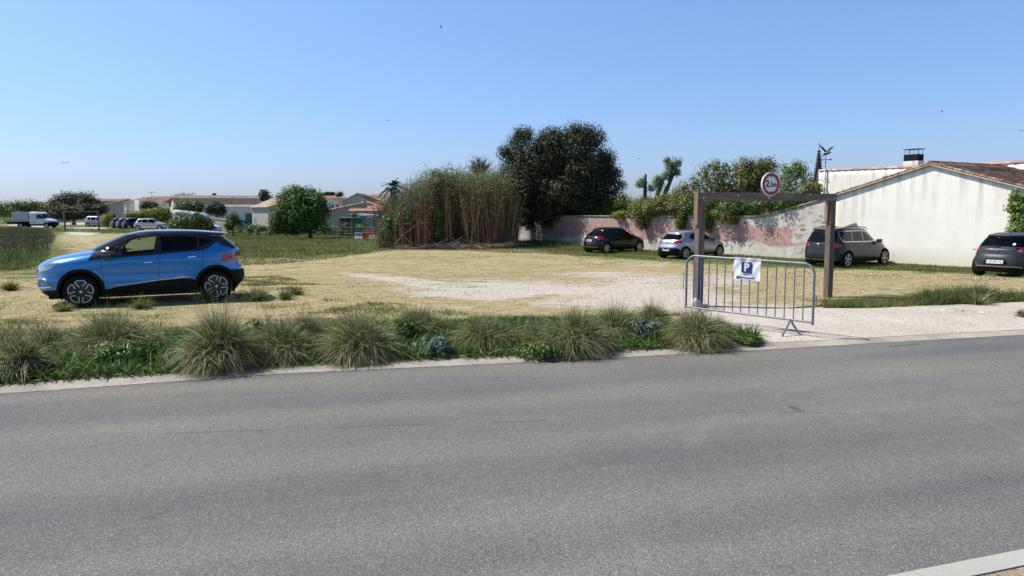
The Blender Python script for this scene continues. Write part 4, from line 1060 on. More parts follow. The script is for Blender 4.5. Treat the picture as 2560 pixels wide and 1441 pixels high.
def tkx(root):
    q = MB(); q.box((3.35, -1.0, .78), (6.9, 1.0, .86)); q.box((3.5, -.42, .55), (6.8, -.30, .78)); q.box((3.5, .30, .55), (6.8, .42, .78)); q.build('load_bed', MATS['disc_dark'], root)
    for s in (1, -1):
        q = MB(); q.box((4.3, s*1.0-.02, .88), (6.88, s*1.0+.02, 1.22)); q.box((4.3, s*1.0-.03, 1.03), (6.88, s*1.0+.03, 1.06)); q.build('drop_side', MATS['alu'], root)
        for k, x in enumerate((2.75,)):
            q = MB(); q.box((2.62, s*1.0-.01, .62), (3.28, s*1.0+.02, 1.86)); lk = q.build('locker_door', MATS['paint_white'], root, bevel=.02)
            for hx, hz in ((2.72, 1.7), (2.72, .8), (3.2, 1.65), (3.2, 1.25), (3.2, .8)):
                q = MB(); q.box((hx-.05, s*1.025-.012, hz-.05), (hx+.05, s*1.025+.012, hz+.05)); q.build('latch', MATS['black_plastic'], lk)
    q = MB(); q.box((3.42, -.93, .9), (5.75, .93, 2.22)); bx = q.build('cargo_box', MATS['paint_silverblue'], root, bevel=.05)
    q = MB(); q.box((3.7, -.94, 1.30), (5.5, -.935, 1.34)); q.build('side_rail', MATS['black_plastic'], bx)
    q = MB(); q.tube([(2.0, -.5, 2.34), (5.7, -.5, 2.34)], .03, 6); q.tube([(2.0, .5, 2.34), (5.7, .5, 2.34)], .03, 6)
    for x in (2.3, 3.4, 4.5, 5.4): q.tube([(x, -.5, 2.34), (x, .5, 2.34)], .02, 6); q.tube([(x, -.5, 2.2), (x, -.5, 2.34)], .02, 6)
    q.build('roof_rack', MATS['black_plastic'], root)
    q = MB(); q.bar((5.7, -.6, 2.30), (6.35, -.6, 2.02), .3, .03); q.build('raised_flap', MATS['paint_white'], root)
plain('alu', (.42, .40, .33), .5, .3, var=.2)
TK['extra'] = [tkx]
truck = car('flatbed_truck', TK, label='white flatbed truck with crew cab, box body and drop sides on the far left track', cat='truck', res=.5)
put_far(truck, TK, 52, 565, 106, (1, .03), -1)
# ------------------------------------------------------------------ wooden height frame, sign, barrier
def woodmat(name, lo, mid, hi, ax='z'):
    m, nt, b = newmat(name); MATS[name] = m; P = opos(nt)
    sc = {'z': (14, 14, .9), 'x': (.9, 14, 14)}[ax]
    n = noise(nt, mapping(nt, P, sc), 2.2, 6, .65, .4); n2 = noise(nt, P, 2.5, 3, .5)
    r = ramp(nt, n, [(.3, lo), (.5, mid), (.72, hi)])
    c = mix(nt, 1, r.outputs[0], ramp(nt, n2, [(.3, (.75, .75, .78)), (.7, (1.15, 1.1, 1.05))]).outputs[0], 'MULTIPLY')
    wv = nt.nodes.new('ShaderNodeTexVoronoi'); wv.inputs['Scale'].default_value = 3.2
    nt.links.new(mapping(nt, P, (1, 1, 1)), wv.inputs['Vector'])
    kn = ramp(nt, wv.outputs['Distance'], [(.0, (.25, .2, .18)), (.06, (.6, .55, .5)), (.12, (1, 1, 1))])
    c = mix(nt, .8, c, kn.outputs[0], 'MULTIPLY')
    nt.links.new(c, b.inputs['Base Color']); b.inputs['Roughness'].default_value = .8
    bump(nt, n, .5, .01, b)
woodmat('wood_post', (.06, .045, .036), (.125, .098, .08), (.21, .17, .145), 'z')
woodmat('wood_beam', (.075, .058, .048), (.15, .12, .10), (.25, .21, .18), 'x')
woodmat('wood_board', (.12, .075, .055), (.23, .15, .115), (.34, .24, .19), 'z')
pl_, pr_ = G(1745, 766), G(2069, 743)
def frame(name, pl_, pr_, h, th, label, sign_px=None, parts=True, group=None):
    dv = Vector((pr_.x-pl_.x, pr_.y-pl_.y, 0)); Lf = dv.length; rz = math.atan2(dv.y, dv.x)
    root = empty(name, (pl_.x, pl_.y, min(pl_.z, pr_.z)), rz, label, 'barrier frame', group)
    for x in (0, Lf):
        q = MB(); q.box((x-th/2, -th/2, -.15), (x+th/2, th/2, h)); q.build('post', MATS['wood_post'], root, bevel=.006)
    q = MB(); q.box((-th/2-.03, -th*.42, h+.003), (Lf*.53, th*.40, h+.155)); q.build('beam', MATS['wood_beam'], root, bevel=.006)
    q = MB(); q.box((Lf*.53+.004, -th*.44, h+.003), (Lf+th/2+.02, th*.40, h+.148)); q.build('beam', MATS['wood_beam'], root, bevel=.006)
    q = MB(); q.box((-th/2-.045, -th*.5, h-.48), (-th/2-.006, th*.35, h+.16)); q.build('side_board', MATS['wood_board'], root, bevel=.004)
    q = MB(); q.box((Lf-th/2-.055, -th*.1, h-.45), (Lf-th/2-.008, th*.45, h-.004)); q.build('side_board', MATS['wood_board'], root, bevel=.004)
    return root, Lf, rz
HB = 2.075
fr, Lf, frz = frame('height_frame', pl_, pr_, HB, .138, 'weathered timber height-limit frame of two posts and a beam, standing behind the metal barrier')
for bx, bz in ((0.02, .05), (Lf, .05), (Lf*.25, .1), (Lf*.8, .12)):
    q = MB(); q.lathe([(0, 0), (.014, 0), (.014, .012), (0, .012)], 10, 'y', c=(bx, -.082, HB+bz)); q.build('bolt', MATS['chrome'], fr)
# round sign
plain('sign_red', (.30, .012, .010), .4); plain('sign_white', (.70, .70, .70), .45, var=.05); plain('sign_black', (.01, .01, .01), .5); plain('steel_galv', (.20, .225, .25), .5, .3, var=.25, vscale=14)
plain('sign_blue', (.012, .035, .20), .45); plain('paper', (.78, .79, .82), .6, var=.06, vscale=4); plain('paper_blue', (.02, .07, .32), .5); plain('rail_blue', (.04, .10, .38), .4)
dirb = Vector((math.cos(frz), math.sin(frz), 0)); front = Vector((dirb.y, -dirb.x, 0))
def round_sign(centre, dirb, rad, label, text=True):
    fr_ = Vector((dirb.y, -dirb.x, 0))
    root = empty('round_sign', centre, math.atan2(dirb.y, dirb.x), label, 'road sign')
    q = MB(); q.lathe([(0, .03), (rad-.01, .03), (rad, .028), (rad, -.002), (rad-.012, -.004), (0, -.004)], 56); pn_ = q.build('panel', MATS['sign_white'], root)
    q = MB(); q.lathe([(rad*.935, -.0045), (rad*.935, -.007), (rad*.69, -.007), (rad*.69, -.0045)], 56); q.build('red_ring', MATS['sign_red'], root, fix=False)
    q = MB()
    for s in (1, -1):
        q.add([(-.022*rad/.235, -.008, s*rad*.70), (.022*rad/.235, -.008, s*rad*.70), (0, -.008, s*rad*.56)], [(0, 1, 2)])
        q.add([(-.035*rad/.235, -.008, s*rad*.72), (.035*rad/.235, -.008, s*rad*.72), (.0, -.008, s*rad*.58)], [(0, 1, 2)])
    q.build('height_arrow', MATS['sign_black'], root, fix=False)
    Mt = Matrix(((1, 0, 0, 0), (0, 0, -1, -.009), (0, 1, 0, 0), (0, 0, 0, 1)))
    if text:
        text_mesh('figure', '2', rad*.80, MATS['sign_black'], root, Matrix.Translation((-rad*.41, 0, rad*.01))@Mt, .001, rad*.018)
        text_mesh('figure', ',', rad*.6, MATS['sign_black'], root, Matrix.Translation((-rad*.13, 0, -rad*.02))@Mt, .001, rad*.012)
        text_mesh('figure', '1', rad*.62, MATS['sign_black'], root, Matrix.Translation((rad*.05, 0, -rad*.03))@Mt, .001, rad*.012)
        text_mesh('unit_letter', 'm', rad*.60, MATS['sign_black'], root, Matrix.Translation((rad*.39, 0, -rad*.04))@Mt, .001, rad*.012)
    q = MB(); q.box((-.03, .03, -rad-.06), (.03, .055, rad*.6)); q.build('bracket', MATS['steel_galv'], root)
    return root
n_ = Vector((dirb.y, -dirb.x, 0)); P0 = Vector((pl_.x, pl_.y, 0))+n_*.14
cs = hit(1927.5, 461, P0, n_)
round_sign(cs, dirb, .236, 'round red-rimmed 2,1m height-limit sign fixed above the timber beam')
# crowd barrier
z_t, z_b = 1.10, .235
aL = hit(1716, 705, Vector(gl(1716, 800))[:] and Vector((0, 12.25, 0)), Vector((0, 1, 0))); aR = at(2034, 740, 10.68)
A2 = Vector((aL.x, aL.y)); B2 = Vector((aR.x, aR.y)); L2 = (B2-A2).length; rzb = math.atan2(B2.y-A2.y, B2.x-A2.x)
bar = empty('crowd_barrier', (A2.x, A2.y, .034), rzb, 'galvanised steel crowd barrier with a paper parking notice, standing in front of the timber frame', 'barrier')
zt, zb = 1.075, .20
def zl(x): return .035*(1-x/L2)
q = MB(); pts = [(0, 0, zb+zl(0)), (0, 0, zt-.22+zl(0))]
for t in np.linspace(0, math.pi/2, 7)[1:]: pts.append((.16*(1-math.cos(t)), 0, zt-.16+.16*math.sin(t)+zl(0)))
for t in np.linspace(math.pi/2, 0, 7): pts.append((L2-.16+.16*math.cos(t), 0, zt-.16+.16*math.sin(t)+zl(L2)))
pts.append((L2, 0, zb-.02))
q.tube(pts, .019, 12); q.build('frame_tube', MATS['steel_galv'], bar, smooth=True)
q = MB(); q.tube([(0, 0, zb+.02+zl(0)), (L2, 0, zb+.02)], .016, 10); q.build('bottom_rail', MATS['steel_galv'], bar, smooth=True)
for i in range(14):
    x = L2*(i+.95)/15.0; q = MB(); q.tube([(x, 0, zb+.02+zl(x)), (x, 0, zt+zl(x))], 0.0095 if i != 1 else .012, 8)
    o = q.build('bar', MATS['steel_galv' if i != 1 else 'rail_blue'], bar, smooth=True)
    if i == 1: o['label'] = 'blue bar'
for x in (L2*.845, L2*.12):
    q = MB()
    for s in (1, -1):
        q.tube([(x, s*.01, zb+.03), (x, s*.09, zb-.06), (x, s*.22, zb-.16), (x, s*.235, 0)], [.017, .017, .016, .016], 6)
    q.build('foot', MATS['steel_galv'], bar)
q = MB(); q.tube([(L2+.015, 0, .62), (L2+.04, 0, .62), (L2+.04, 0, .45), (L2+.015, 0, .45)], .012, 6); q.build('hook', MATS['steel_galv'], bar)
q = MB(); q.tube([(-.015, 0, .84), (-.05, 0, .84), (-.06, 0, .55), (-.015, 0, .55)], .007, 6); q.build('hook', MATS['steel_galv'], bar)
# paper notice
nx, nz = 26, 18; xs_ = L2*np.linspace(.405, .615, nx); V = []
xw = xs_[-1]-xs_[0]
for j in range(nz):
    for i in range(nx):
        u_, v_ = i/(nx-1), j/(nz-1); z = zt-.315+.345*v_+zl(xs_[i])
        y = -.026-.005*math.sin(u_*7+v_*5)-.004*math.sin(u_*15-v_*9)+(-.012 if v_ > .93 else 0)+.012*max(0, u_-.9)*10*(v_-.5)
        V.append((xs_[i]+.008*math.sin(v_*9), y, z+.012*math.sin(u_*6)*(1-v_)))
Q = [(j*nx+i, j*nx+i+1, (j+1)*nx+i+1, (j+1)*nx+i) for j in range(nz-1) for i in range(nx-1)]
note = empty('parking_notice', bar.location, rzb, 'crumpled white paper notice with a blue P and left arrow, tied to the steel barrier', 'notice')
me = npmesh('sheet', V, Q, True); link('sheet', me, MATS['paper'], note)
xc = (xs_[0]+xs_[-1])/2; yf = -.040
def flat(poly, y, nm, mat):
    q = MB(); q.add([(p[0], y, p[1]) for p in poly], [list(range(len(poly)))]); return q.build(nm, MATS[mat], note, fix=False)
zc = zt-.105
flat([(xc-.085, zc-.08), (xc+.09, zc-.085), (xc+.093, zc+.085), (xc-.082, zc+.088)], yf, 'blue_square', 'sign_blue')
text_mesh('parking_letter', 'P', .17, MATS['sign_white'], note, Matrix.Translation((xc+.008, yf-.006, zc+.0))@Matrix(((1, 0, 0, 0), (0, 0, -1, 0), (0, 1, 0, 0), (0, 0, 0, 1))), .001, .008)
az = zt-.262
flat([(xc-.18, az), (xc-.125, az+.032), (xc-.125, az+.010), (xc+.15, az+.006), (xc+.15, az-.016), (xc-.125, az-.012), (xc-.125, az-.034)], yf, 'arrow', 'paper_blue')
# second frame, sign back and barrier on the far left
wl_, wr_ = at(163, 575, 82), at(247.5, 573, 84)
wl_.z, wr_.z = T(wl_.x, wl_.y), T(wr_.x, wr_.y)
fr2, Lf2, frz2 = frame('height_frame', wl_, wr_, 2.15, .17, 'small distant timber height-limit frame beside the white flatbed truck, seen from behind')
c2 = at(203, 524, 83.2); d2 = Vector((math.cos(frz2), math.sin(frz2), 0))
sg = empty('round_sign', c2, frz2, 'grey back of a round sign above the distant timber frame', 'road sign')
q = MB(); q.lathe([(0, -.01), (.25, -.01), (.25, .01), (0, .01)], 30); q.build('panel', MATS['steel_galv'], sg)
q = MB(); q.box((-.03, -.03, -.35), (.03, -.011, .12)); q.build('bracket', MATS['steel_galv'], sg)
bb = copy_tree(bar); 
for o in list(bb.children): pass
p = at(178, 577, 80); bb.location = (p.x, p.y, T(p.x, p.y)); bb.rotation_euler = (0, R(-3), R(12))
bb['label'] = 'distant steel crowd barrier standing under the small timber frame on the left'
bar['group'] = bb['group'] = 'steel crowd barriers'
# ------------------------------------------------------------------ buildings and walls
def plaster(name, base, stain=.25, warm=(1, .97, .9), scale=1.0, streak=True, rough=.9):
    m, nt, b = newmat(name); MATS[name] = m; P = opos(nt)
    n1 = noise(nt, P, .7*scale, 5, .6); n2 = noise(nt, mapping(nt, P, (2.2, 2.2, .18)), 1.3*scale, 5, .65); n3 = noise(nt, P, 22, 3, .6)
    lo = tuple(c*(1-stain) for c in base)
    c = ramp(nt, n1, [(.3, tuple(c*(1-stain*.35)*w for c, w in zip(base, warm))), (.7, base)]).outputs[0]
    if streak:
        sz = nt.nodes.new('ShaderNodeSeparateXYZ'); nt.links.new(P, sz.inputs[0])
        f = ramp(nt, n2, [(.47, (0, 0, 0)), (.66, (1, 1, 1))]).outputs[0]
        dz = math_(nt, 'MULTIPLY', math_(nt, 'MULTIPLY_ADD', math_(nt, 'ADD', sz.outputs[2], math_(nt, 'MULTIPLY', n1, -1.0)), -1.6, .45, clamp=True), .5); c = mix(nt, dz, c, tuple(x*y for x, y in zip(base, (.62, .58, .48))))
        at_ = nt.nodes.new('ShaderNodeAttribute'); at_.attribute_name = 'topd'
        fd = ramp(nt, at_.outputs['Fac'], [(0, (1, 1, 1)), (.30, (.45, .45, .45)), (.75, (.12, .12, .12)), (1, (0, 0, 0))]).outputs[0]
        c = mix(nt, math_(nt, 'MULTIPLY', math_(nt, 'MULTIPLY', f, fd), .8), c, tuple(x*.42 for x in base))
    c = mix(nt, .35, c, ramp(nt, n3, [(.3, (.85, .85, .85)), (.7, (1.08, 1.08, 1.08))]).outputs[0], 'MULTIPLY')
    nt.links.new(c, b.inputs['Base Color']); b.inputs['Roughness'].default_value = rough; b.inputs['Specular IOR Level'].default_value = .15
    bump(nt, math_(nt, 'ADD', n3, n1), .25, .02, b); return m
plaster('render_white', (.86, .84, .79)); plaster('render_cream', (.56, .52, .45)); plaster('render_grey', (.40, .385, .36), .3); plaster('render_pinkish', (.56, .50, .46)); plaster('render_bright', (.84, .83, .80))
def tilemat(name, cols, sc=1.0):
    m, nt, b = newmat(name); MATS[name] = m; P = opos(nt)
    g = nt.nodes.new('ShaderNodeNewGeometry')
    v = nt.nodes.new('ShaderNodeTexVoronoi'); v.inputs['Scale'].default_value = 3.6*sc; nt.links.new(P, v.inputs['Vector'])
    wn = nt.nodes.new('ShaderNodeTexWhiteNoise'); nt.links.new(v.outputs['Position'], wn.inputs['Vector'])
    f = math_(nt, 'ADD', math_(nt, 'MULTIPLY', wn.outputs['Value'], .6), math_(nt, 'MULTIPLY', noise(nt, P, .8, 5, .6), .55))
    r = ramp(nt, f, cols); nt.links.new(r.outputs[0], b.inputs['Base Color']); b.inputs['Roughness'].default_value = .9; b.inputs['Specular IOR Level'].default_value = .15
    return m
tilemat('tiles_brown', [(.2, (.09, .055, .04)), (.4, (.19, .11, .075)), (.6, (.30, .18, .125)), (.85, (.42, .29, .21))])
tilemat('tiles_orange', [(.2, (.26, .13, .075)), (.45, (.42, .22, .125)), (.65, (.52, .31, .19)), (.85, (.58, .41, .28))])
tilemat('tiles_pale', [(.2, (.28, .19, .14)), (.45, (.46, .33, .25)), (.65, (.56, .43, .33)), (.85, (.56, .46, .36))])
plain('window_dark', (.03, .035, .04), .15, coat=.5); plain('frame_white', (.7, .7, .7), .5); plain('shutter_green', (.10, .26, .26), .6, var=.1); plain('shutter_grey', (.12, .13, .15), .6)
def wall_attr(me, topf):
    """'topd' = metres below the wall's top edge (for rain streaks)"""
    V = np.zeros(len(me.vertices)*3); me.vertices.foreach_get('co', V); V = V.reshape(-1, 3)
    a = me.attributes.new('topd', 'FLOAT', 'POINT'); a.data.foreach_set('value', np.clip((topf(V[:, 0])-V[:, 2])/3.0, 0, 1).astype(np.float32))
def tile_roof(name, o, ux, uy, w, l, mat, parent, pitch_step=.24, row=.42, amp=.045, lift=0.0):
    """canal-tile surface: o corner at the eave, ux unit along the eave (width w), uy unit up the slope (length l)"""
    o, ux, uy = Vector(o), Vector(ux), Vector(uy); nn = ux.cross(uy).normalized()
    if nn.z < 0: nn = -nn
    k = max(2, int(w/pitch_step)); rws = max(1, int(l/row)); per = 6
    U = np.linspace(0, w, k*per+1); prof = amp*np.abs(np.sin(np.pi*U/(w/k)))**.7
    rows = []
    for i in range(rws):
        a, b_ = i*l/rws, (i+1)*l/rws
        rows.append((a, .022)); rows.append((b_-.002, .0))
    V = []
    for (t, h) in rows:
        jit = random.uniform(-.008, .008)
        for u_, p_ in zip(U, prof):
            V.append(o+ux*(u_+jit)+uy*t+nn*(p_+h+lift))
    n = len(U)
    Q = [(r_*n+i, r_*n+i+1, (r_+1)*n+i+1, (r_+1)*n+i) for r_ in range(len(rows)-1) for i in range(n-1)]
    me = npmesh(name, [tuple(v) for v in V], Q); return link(name, me, mat, parent)
def gable_wall(pts, base, th, nrm, name, mat, parent, step=.35):
    """pts [(s, z)] top outline along s, base z; wall plane local x=s, y=0..th"""
    ss = sorted(set([p[0] for p in pts]+list(np.arange(pts[0][0], pts[-1][0], step))))
    tz = np.interp(ss, [p[0] for p in pts], [p[1] for p in pts]); nz = 14
    V = []; n = len(ss)
    for side in (0, th):
        for j in range(nz+1):
            for i in range(n): V.append((ss[i], side, base+(tz[i]-base)*j/nz))
    m_ = n*(nz+1); Q = []
    for j in range(nz):
        for i in range(n-1):
            a = j*n+i; Q.append((a, a+1, a+n+1, a+n)); Q.append((m_+a, m_+a+n, m_+a+n+1, m_+a+1))
    for i in range(n-1): t = nz*n+i; Q.append((t, t+1, m_+t+1, m_+t))
    for j in range(nz):
        a = j*n; Q.append((a, a+n, m_+a+n, m_+a)); b_ = j*n+n-1; Q.append((b_, m_+b_, m_+b_+n, b_+n))
    me = npmesh(name, V, Q); o = link(name, me, mat, parent)
    wall_attr(me, lambda x: np.interp(x, [p[0] for p in pts], [p[1] for p in pts])); return o
# direction of the big gable plane / garden wall
g1 = G(1300, 608.5); g2 = G(2050, 651)
GW0 = Vector((g1.x, g1.y, 0)); GWd = Vector((g2.x-g1.x, g2.y-g1.y, 0)).normalized(); GWn = Vector((GWd.y, -GWd.x, 0)); 
if GWn.y > 0: GWn = -GWn
# white gable building
b1 = G(2100, 650); b2 = G(2440, 669)
BP = Vector((b1.x, b1.y, 0)); Bd = Vector((b2.x-b1.x, b2.y-b1.y, 0)).normalized(); Bn = Vector((Bd.y, -Bd.x, 0))
if Bn.y > 0: Bn = -Bn
print('gable dir', Bd, 'garden', GWd)
def bs(px, py, off=0):
    h = hit(px, py, BP-Bn*off, Bn); return (h-BP).dot(Bd), h.z
sL, zL = bs(2087, 490); sP, zP = bs(2328, 412); sR_, zR = bs(2560, 470)
slope_r = (zP-zR)/(sR_-sP); sEnd = sP+(zP-zL)/slope_r*1.0
print('gable', sL, zL, sP, zP, sR_, zR)
wb = empty('white_house', (BP.x, BP.y, -.7), math.atan2(Bd.y, Bd.x), 'large white rendered house with broad low gable and brown tiles behind the parked cars', 'house')
# local: x along wall, +y = away from the camera side? check
yl = Vector((-Bd.y, Bd.x, 0)); sgn = 1 if yl.dot(-Bn) > 0 else -1
assert sgn == 1
zo = .7
gable_wall([(sL, zL+zo), (sP, zP+zo), (sEnd, zL+zo)], -.2, .3, None, 'gable_wall', MATS['render_white'], wb)
sidew = MB(); sidew.box((sL+.002, .303, -.2), (sL+.3, 11, zL+zo-.05)); sidew.build('side_wall', MATS['render_white'], wb)
# side walls and roof, 12 m deep
D_ = 12.0
for (s0, z0, s1, z1) in ((sL, zL, sP, zP), (sEnd, zL, sP, zP)):
    e0 = Vector((s0, -.12, z0+zo)); e1 = Vector((s1, -.12, z1+zo)); up = (e1-e0); ll = up.length; up.normalize()
    ov_ = .18
    tile_roof('roof', e0-up*ov_+Vector((0, 0, .05)), Vector((0, 1, 0)), up, D_, ll+ov_, MATS['tiles_brown'], wb, .23, .40, .06)
    q = MB(); q.bar(e0-up*ov_+Vector((0, .02, .0)), e1+Vector((0, .02, .0)), .10, .05); q.build('verge_board', MATS['render_cream'], wb)
    q = MB(); nt_ = int(ll/.36)
    for i in range(nt_+1):
        a = e0+up*(i*.36-ov_); pts = []
        base_i = len(q.v)
        for t in (0, 1):
            for k in range(7):
                A = math.pi*k/6; rr_ = .095-.018*t
                q.v.append(a+up*(.40*t)+Vector((0, .04-math.cos(A)*rr_, 0))+Vector((0, 0, 1))*(.05+math.sin(A)*rr_*.9+.012*(1-t)))
        for k in range(6): q.f.append([base_i+k, base_i+k+1, base_i+8+k, base_i+7+k]); q.m.append(0)
    q.build('verge_tiles', MATS['tiles_brown'], wb)
q = MB(); q.tube([(sP, -.15, zP+zo+.07), (sP, D_, zP+zo+.07)], .11, 10); q.build('ridge_tiles', MATS['tiles_brown'], wb)
# long parapet wall behind (own plane set back)
OFF = 6.5
def bs2(px, py): h = hit(px, py, BP-Bn*OFF, Bn); return (h-BP).dot(Bd), h.z
t0, h0 = bs2(2047, 426); t1, h1 = bs2(2560, 404); 
h1e = h0+(h1-h0)*((t1+12-t0)/(t1-t0)); t1e = t1+12
q = gable_wall([(t0, h0+zo-.05), (t1e, h1e+zo-.05)], 0, .35, None, 'parapet_wall', MATS['render_white'], wb, .5); q.location = (0, OFF, 0)
side_ = MB(); side_.box((t0+.002, OFF+.352, -.2), (t0+.3, OFF+7, h0+zo-.06)); side_.build('side_wall', MATS['render_bright'], wb)
q = MB(); n_t = int((t1e-t0)/.42)
for i in range(n_t):
    s = t0+i*.42; zz = h0+zo+(h1e-h0)*(i*.42)/(t1e-t0); base_i = len(q.v)
    for t in (0, 1):
        for k in range(7):
            A = math.pi*k/6; rr_ = .23-.03*t
            q.v.append(Vector((s+.46*t, OFF+.17-math.cos(A)*rr_, zz-.07+math.sin(A)*rr_*.55+.015*(1-t))))
    for k in range(6): q.f.append([base_i+k, base_i+7+k, base_i+8+k, base_i+k+1]); q.m.append(0)
tilemat('tiles_coping', [(.2, (.30, .17, .13)), (.5, (.42, .27, .215)), (.8, (.52, .40, .34))], .6)
q.build('coping_tiles', MATS['tiles_coping'], wb)
# chimney
OFF3 = 9.0
def bs3(px, py): h = hit(px, py, BP-Bn*OFF3, Bn); return (h-BP).dot(Bd), h.z
c0_, cz0 = bs3(2258, 404); c1_, cz1 = bs3(2295, 386); _, czt = bs3(2276, 374); 
q = MB(); q.box((c0_-.02, OFF3, cz0+zo-2.2), (c1_+.02, OFF3+.62, cz0+zo)); ch = q.build('chimney', MATS['render_white'], wb)
q = MB(); q.box((c0_, OFF3+.02, cz0+zo), (c1_, OFF3+.6, cz1+zo+.02)); q.build('chimney_cowl', MATS['black_plastic'], ch, bevel=.01)
q = MB()
for a in (c0_+.05, c0_+(c1_-c0_)*.33, c1_-(c1_-c0_)*.33, c1_-.05):
    for b_ in (OFF3+.06, OFF3+.56): q.bar((a, b_, cz1+zo), (a, b_, czt+zo), .02, .02)
q.box((c0_-.04, OFF3-.03, czt+zo), (c1_+.06, OFF3+.66, czt+zo+.03)); q.build('chimney_canopy', MATS['sign_blue'], ch)
# electrical conduit + weathervane
vs_, vz0 = bs2(2066, 425); _, vzt = bs2(2067, 400); _, vzb = bs2(2066, 486)
vane = empty('weathervane', BP+Bd*vs_-Bn*(OFF-.1), math.atan2(Bd.y, Bd.x), 'dark weathervane with a flying bird on a pole fixed to the white parapet wall', 'weathervane')
q = MB(); q.tube([(0, 0, vzb-1.5), (0, 0, vz0+.1)], .045, 8); q.build('mount_pole', MATS['frame_white'], vane)
q = MB()
for z_ in (vz0-.45, vz0-1.1): q.tube([(-.08, .1, z_), (-.06, -.08, z_), (.06, -.08, z_), (.08, .1, z_)], .02, 6)
q.build('clamp', MATS['frame_white'], vane)
q = MB(); q.tube([(0, 0, vz0+.1), (0, 0, vzt+.35)], .02, 6); q.lathe([(0, -.05), (.06, 0), (0, .05)], 10, 'z', c=(0, 0, vzt-.15)); q.build('spindle', MATS['sign_black'], vane)
q = MB(); q.tube([(-.32, 0, vzt), (.32, 0, vzt)], .016, 5); q.tube([(0, -.3, vzt), (0, .3, vzt)], .016, 5)
for x_ in (-.33, .33): q.box((x_-.05, -.01, vzt-.06), (x_+.05, .01, vzt+.06))
q.build('direction_arms', MATS['sign_blue'], vane)
q = MB(); zb_ = vzt+.38
q.tube([(-.30, 0, zb_-.22), (-.2, 0, zb_-.1), (.0, 0, zb_), (.18, 0, zb_+.02), (.27, 0, zb_+.05), (.36, 0, zb_+.02)], [.012, .03, .10, .085, .05, .01], 8)
q.add([(-.05, 0, zb_+.05), (.12, .03, zb_+.05), (-.10, -.25, zb_+.42), (-.30, -.30, zb_+.50)], [(0, 1, 2, 3)]); q.add([(.0, 0, zb_+.05), (.16, .03, zb_+.05), (.34, .2, zb_+.34), (.38, .25, zb_+.44), (.1, .1, zb_+.3)], [(0, 1, 2, 3, 4)])
q.build('bird', MATS['sign_black'], vane)
# church spire
plain('slate_dark', (.055, .05, .06), .8, var=.35, vscale=.5)
sY = 230.0; s0 = at(2044.5, 462, sY); s1 = at(2044.5, 372, sY); hwid = 12.5*sY/F*.95
sp_ = empty('church_spire', (s0.x, s0.y, s0.z-14), R(20), 'dark crocketed church spire showing above the left end of the white house', 'church spire')
hh = s1.z-s0.z
q = MB(); q.lathe([(hwid*1.02, 0), (hwid*1.02, 14), (hwid*.95, 14.3), (hwid*.12, 14+hh*.93), (.12, 14+hh)], 8, 'z'); q.build('spire', MATS['slate_dark'], sp_)
q = MB()
for k in range(8):
    A = 2*math.pi*k/8
    for j in range(14):
        t = j/14; r_ = hwid*(.95-.83*t)*1.06; q.box((r_*math.cos(A)-.16, r_*math.sin(A)-.16, 14.4+hh*.93*t), (r_*math.cos(A)+.16, r_*math.sin(A)+.16, 14.8+hh*.93*t))
q.build('crockets', MATS['slate_dark'], sp_)
q = MB(); q.bar((0, 0, 14+hh), (0, 0, 14+hh+2.0), .09, .09); q.bar((-.5, 0, 14+hh+1.2), (.5, 0, 14+hh+1.2), .08, .08); q.build('cross', MATS['slate_dark'], sp_)
q = MB(); q.box((-hwid*1.4, -hwid*1.4, 0), (hwid*1.4, hwid*1.4, 13.2)); q.build('tower', MATS['render_white'], sp_)
# ---- garden wall
m, nt, b = newmat('old_wall'); MATS['old_wall'] = m; P = opos(nt)
sz = nt.nodes.new('ShaderNodeSeparateXYZ'); nt.links.new(P, sz.inputs[0])
nA = noise(nt, mapping(nt, P, (.35, 1, .8)), 1.0, 5, .6); nB = noise(nt, P, 3.5, 6, .65); nC = noise(nt, mapping(nt, P, (1.5, 1, .25)), 2.0, 5, .6)
zz = math_(nt, 'ADD', sz.outputs[2], math_(nt, 'MULTIPLY_ADD', nA, 1.1, -.55)); zz = math_(nt, 'ADD', zz, math_(nt, 'MULTIPLY_ADD', nB, .25, -.125))
cream = ramp(nt, nB, [(.3, (.50, .46, .40)), (.7, (.68, .64, .57))]).outputs[0]
pink = ramp(nt, nB, [(.3, (.34, .19, .17)), (.5, (.44, .28, .25)), (.68, (.52, .38, .34)), (.85, (.58, .50, .45))]).outputs[0]
grime = ramp(nt, nB, [(.3, (.24, .21, .175)), (.65, (.48, .44, .385))]).outputs[0]
c = mix(nt, math_(nt, 'MULTIPLY_ADD', zz, 9, -9*.98, clamp=True), cream, pink)
at_ = nt.nodes.new('ShaderNodeAttribute'); at_.attribute_name = 'topd'
td = math_(nt, 'ADD', at_.outputs['Fac'], math_(nt, 'MULTIPLY_ADD', nC, .35, -.17))
c = mix(nt, math_(nt, 'MULTIPLY_ADD', td, -9, 1.55, clamp=True), c, grime)
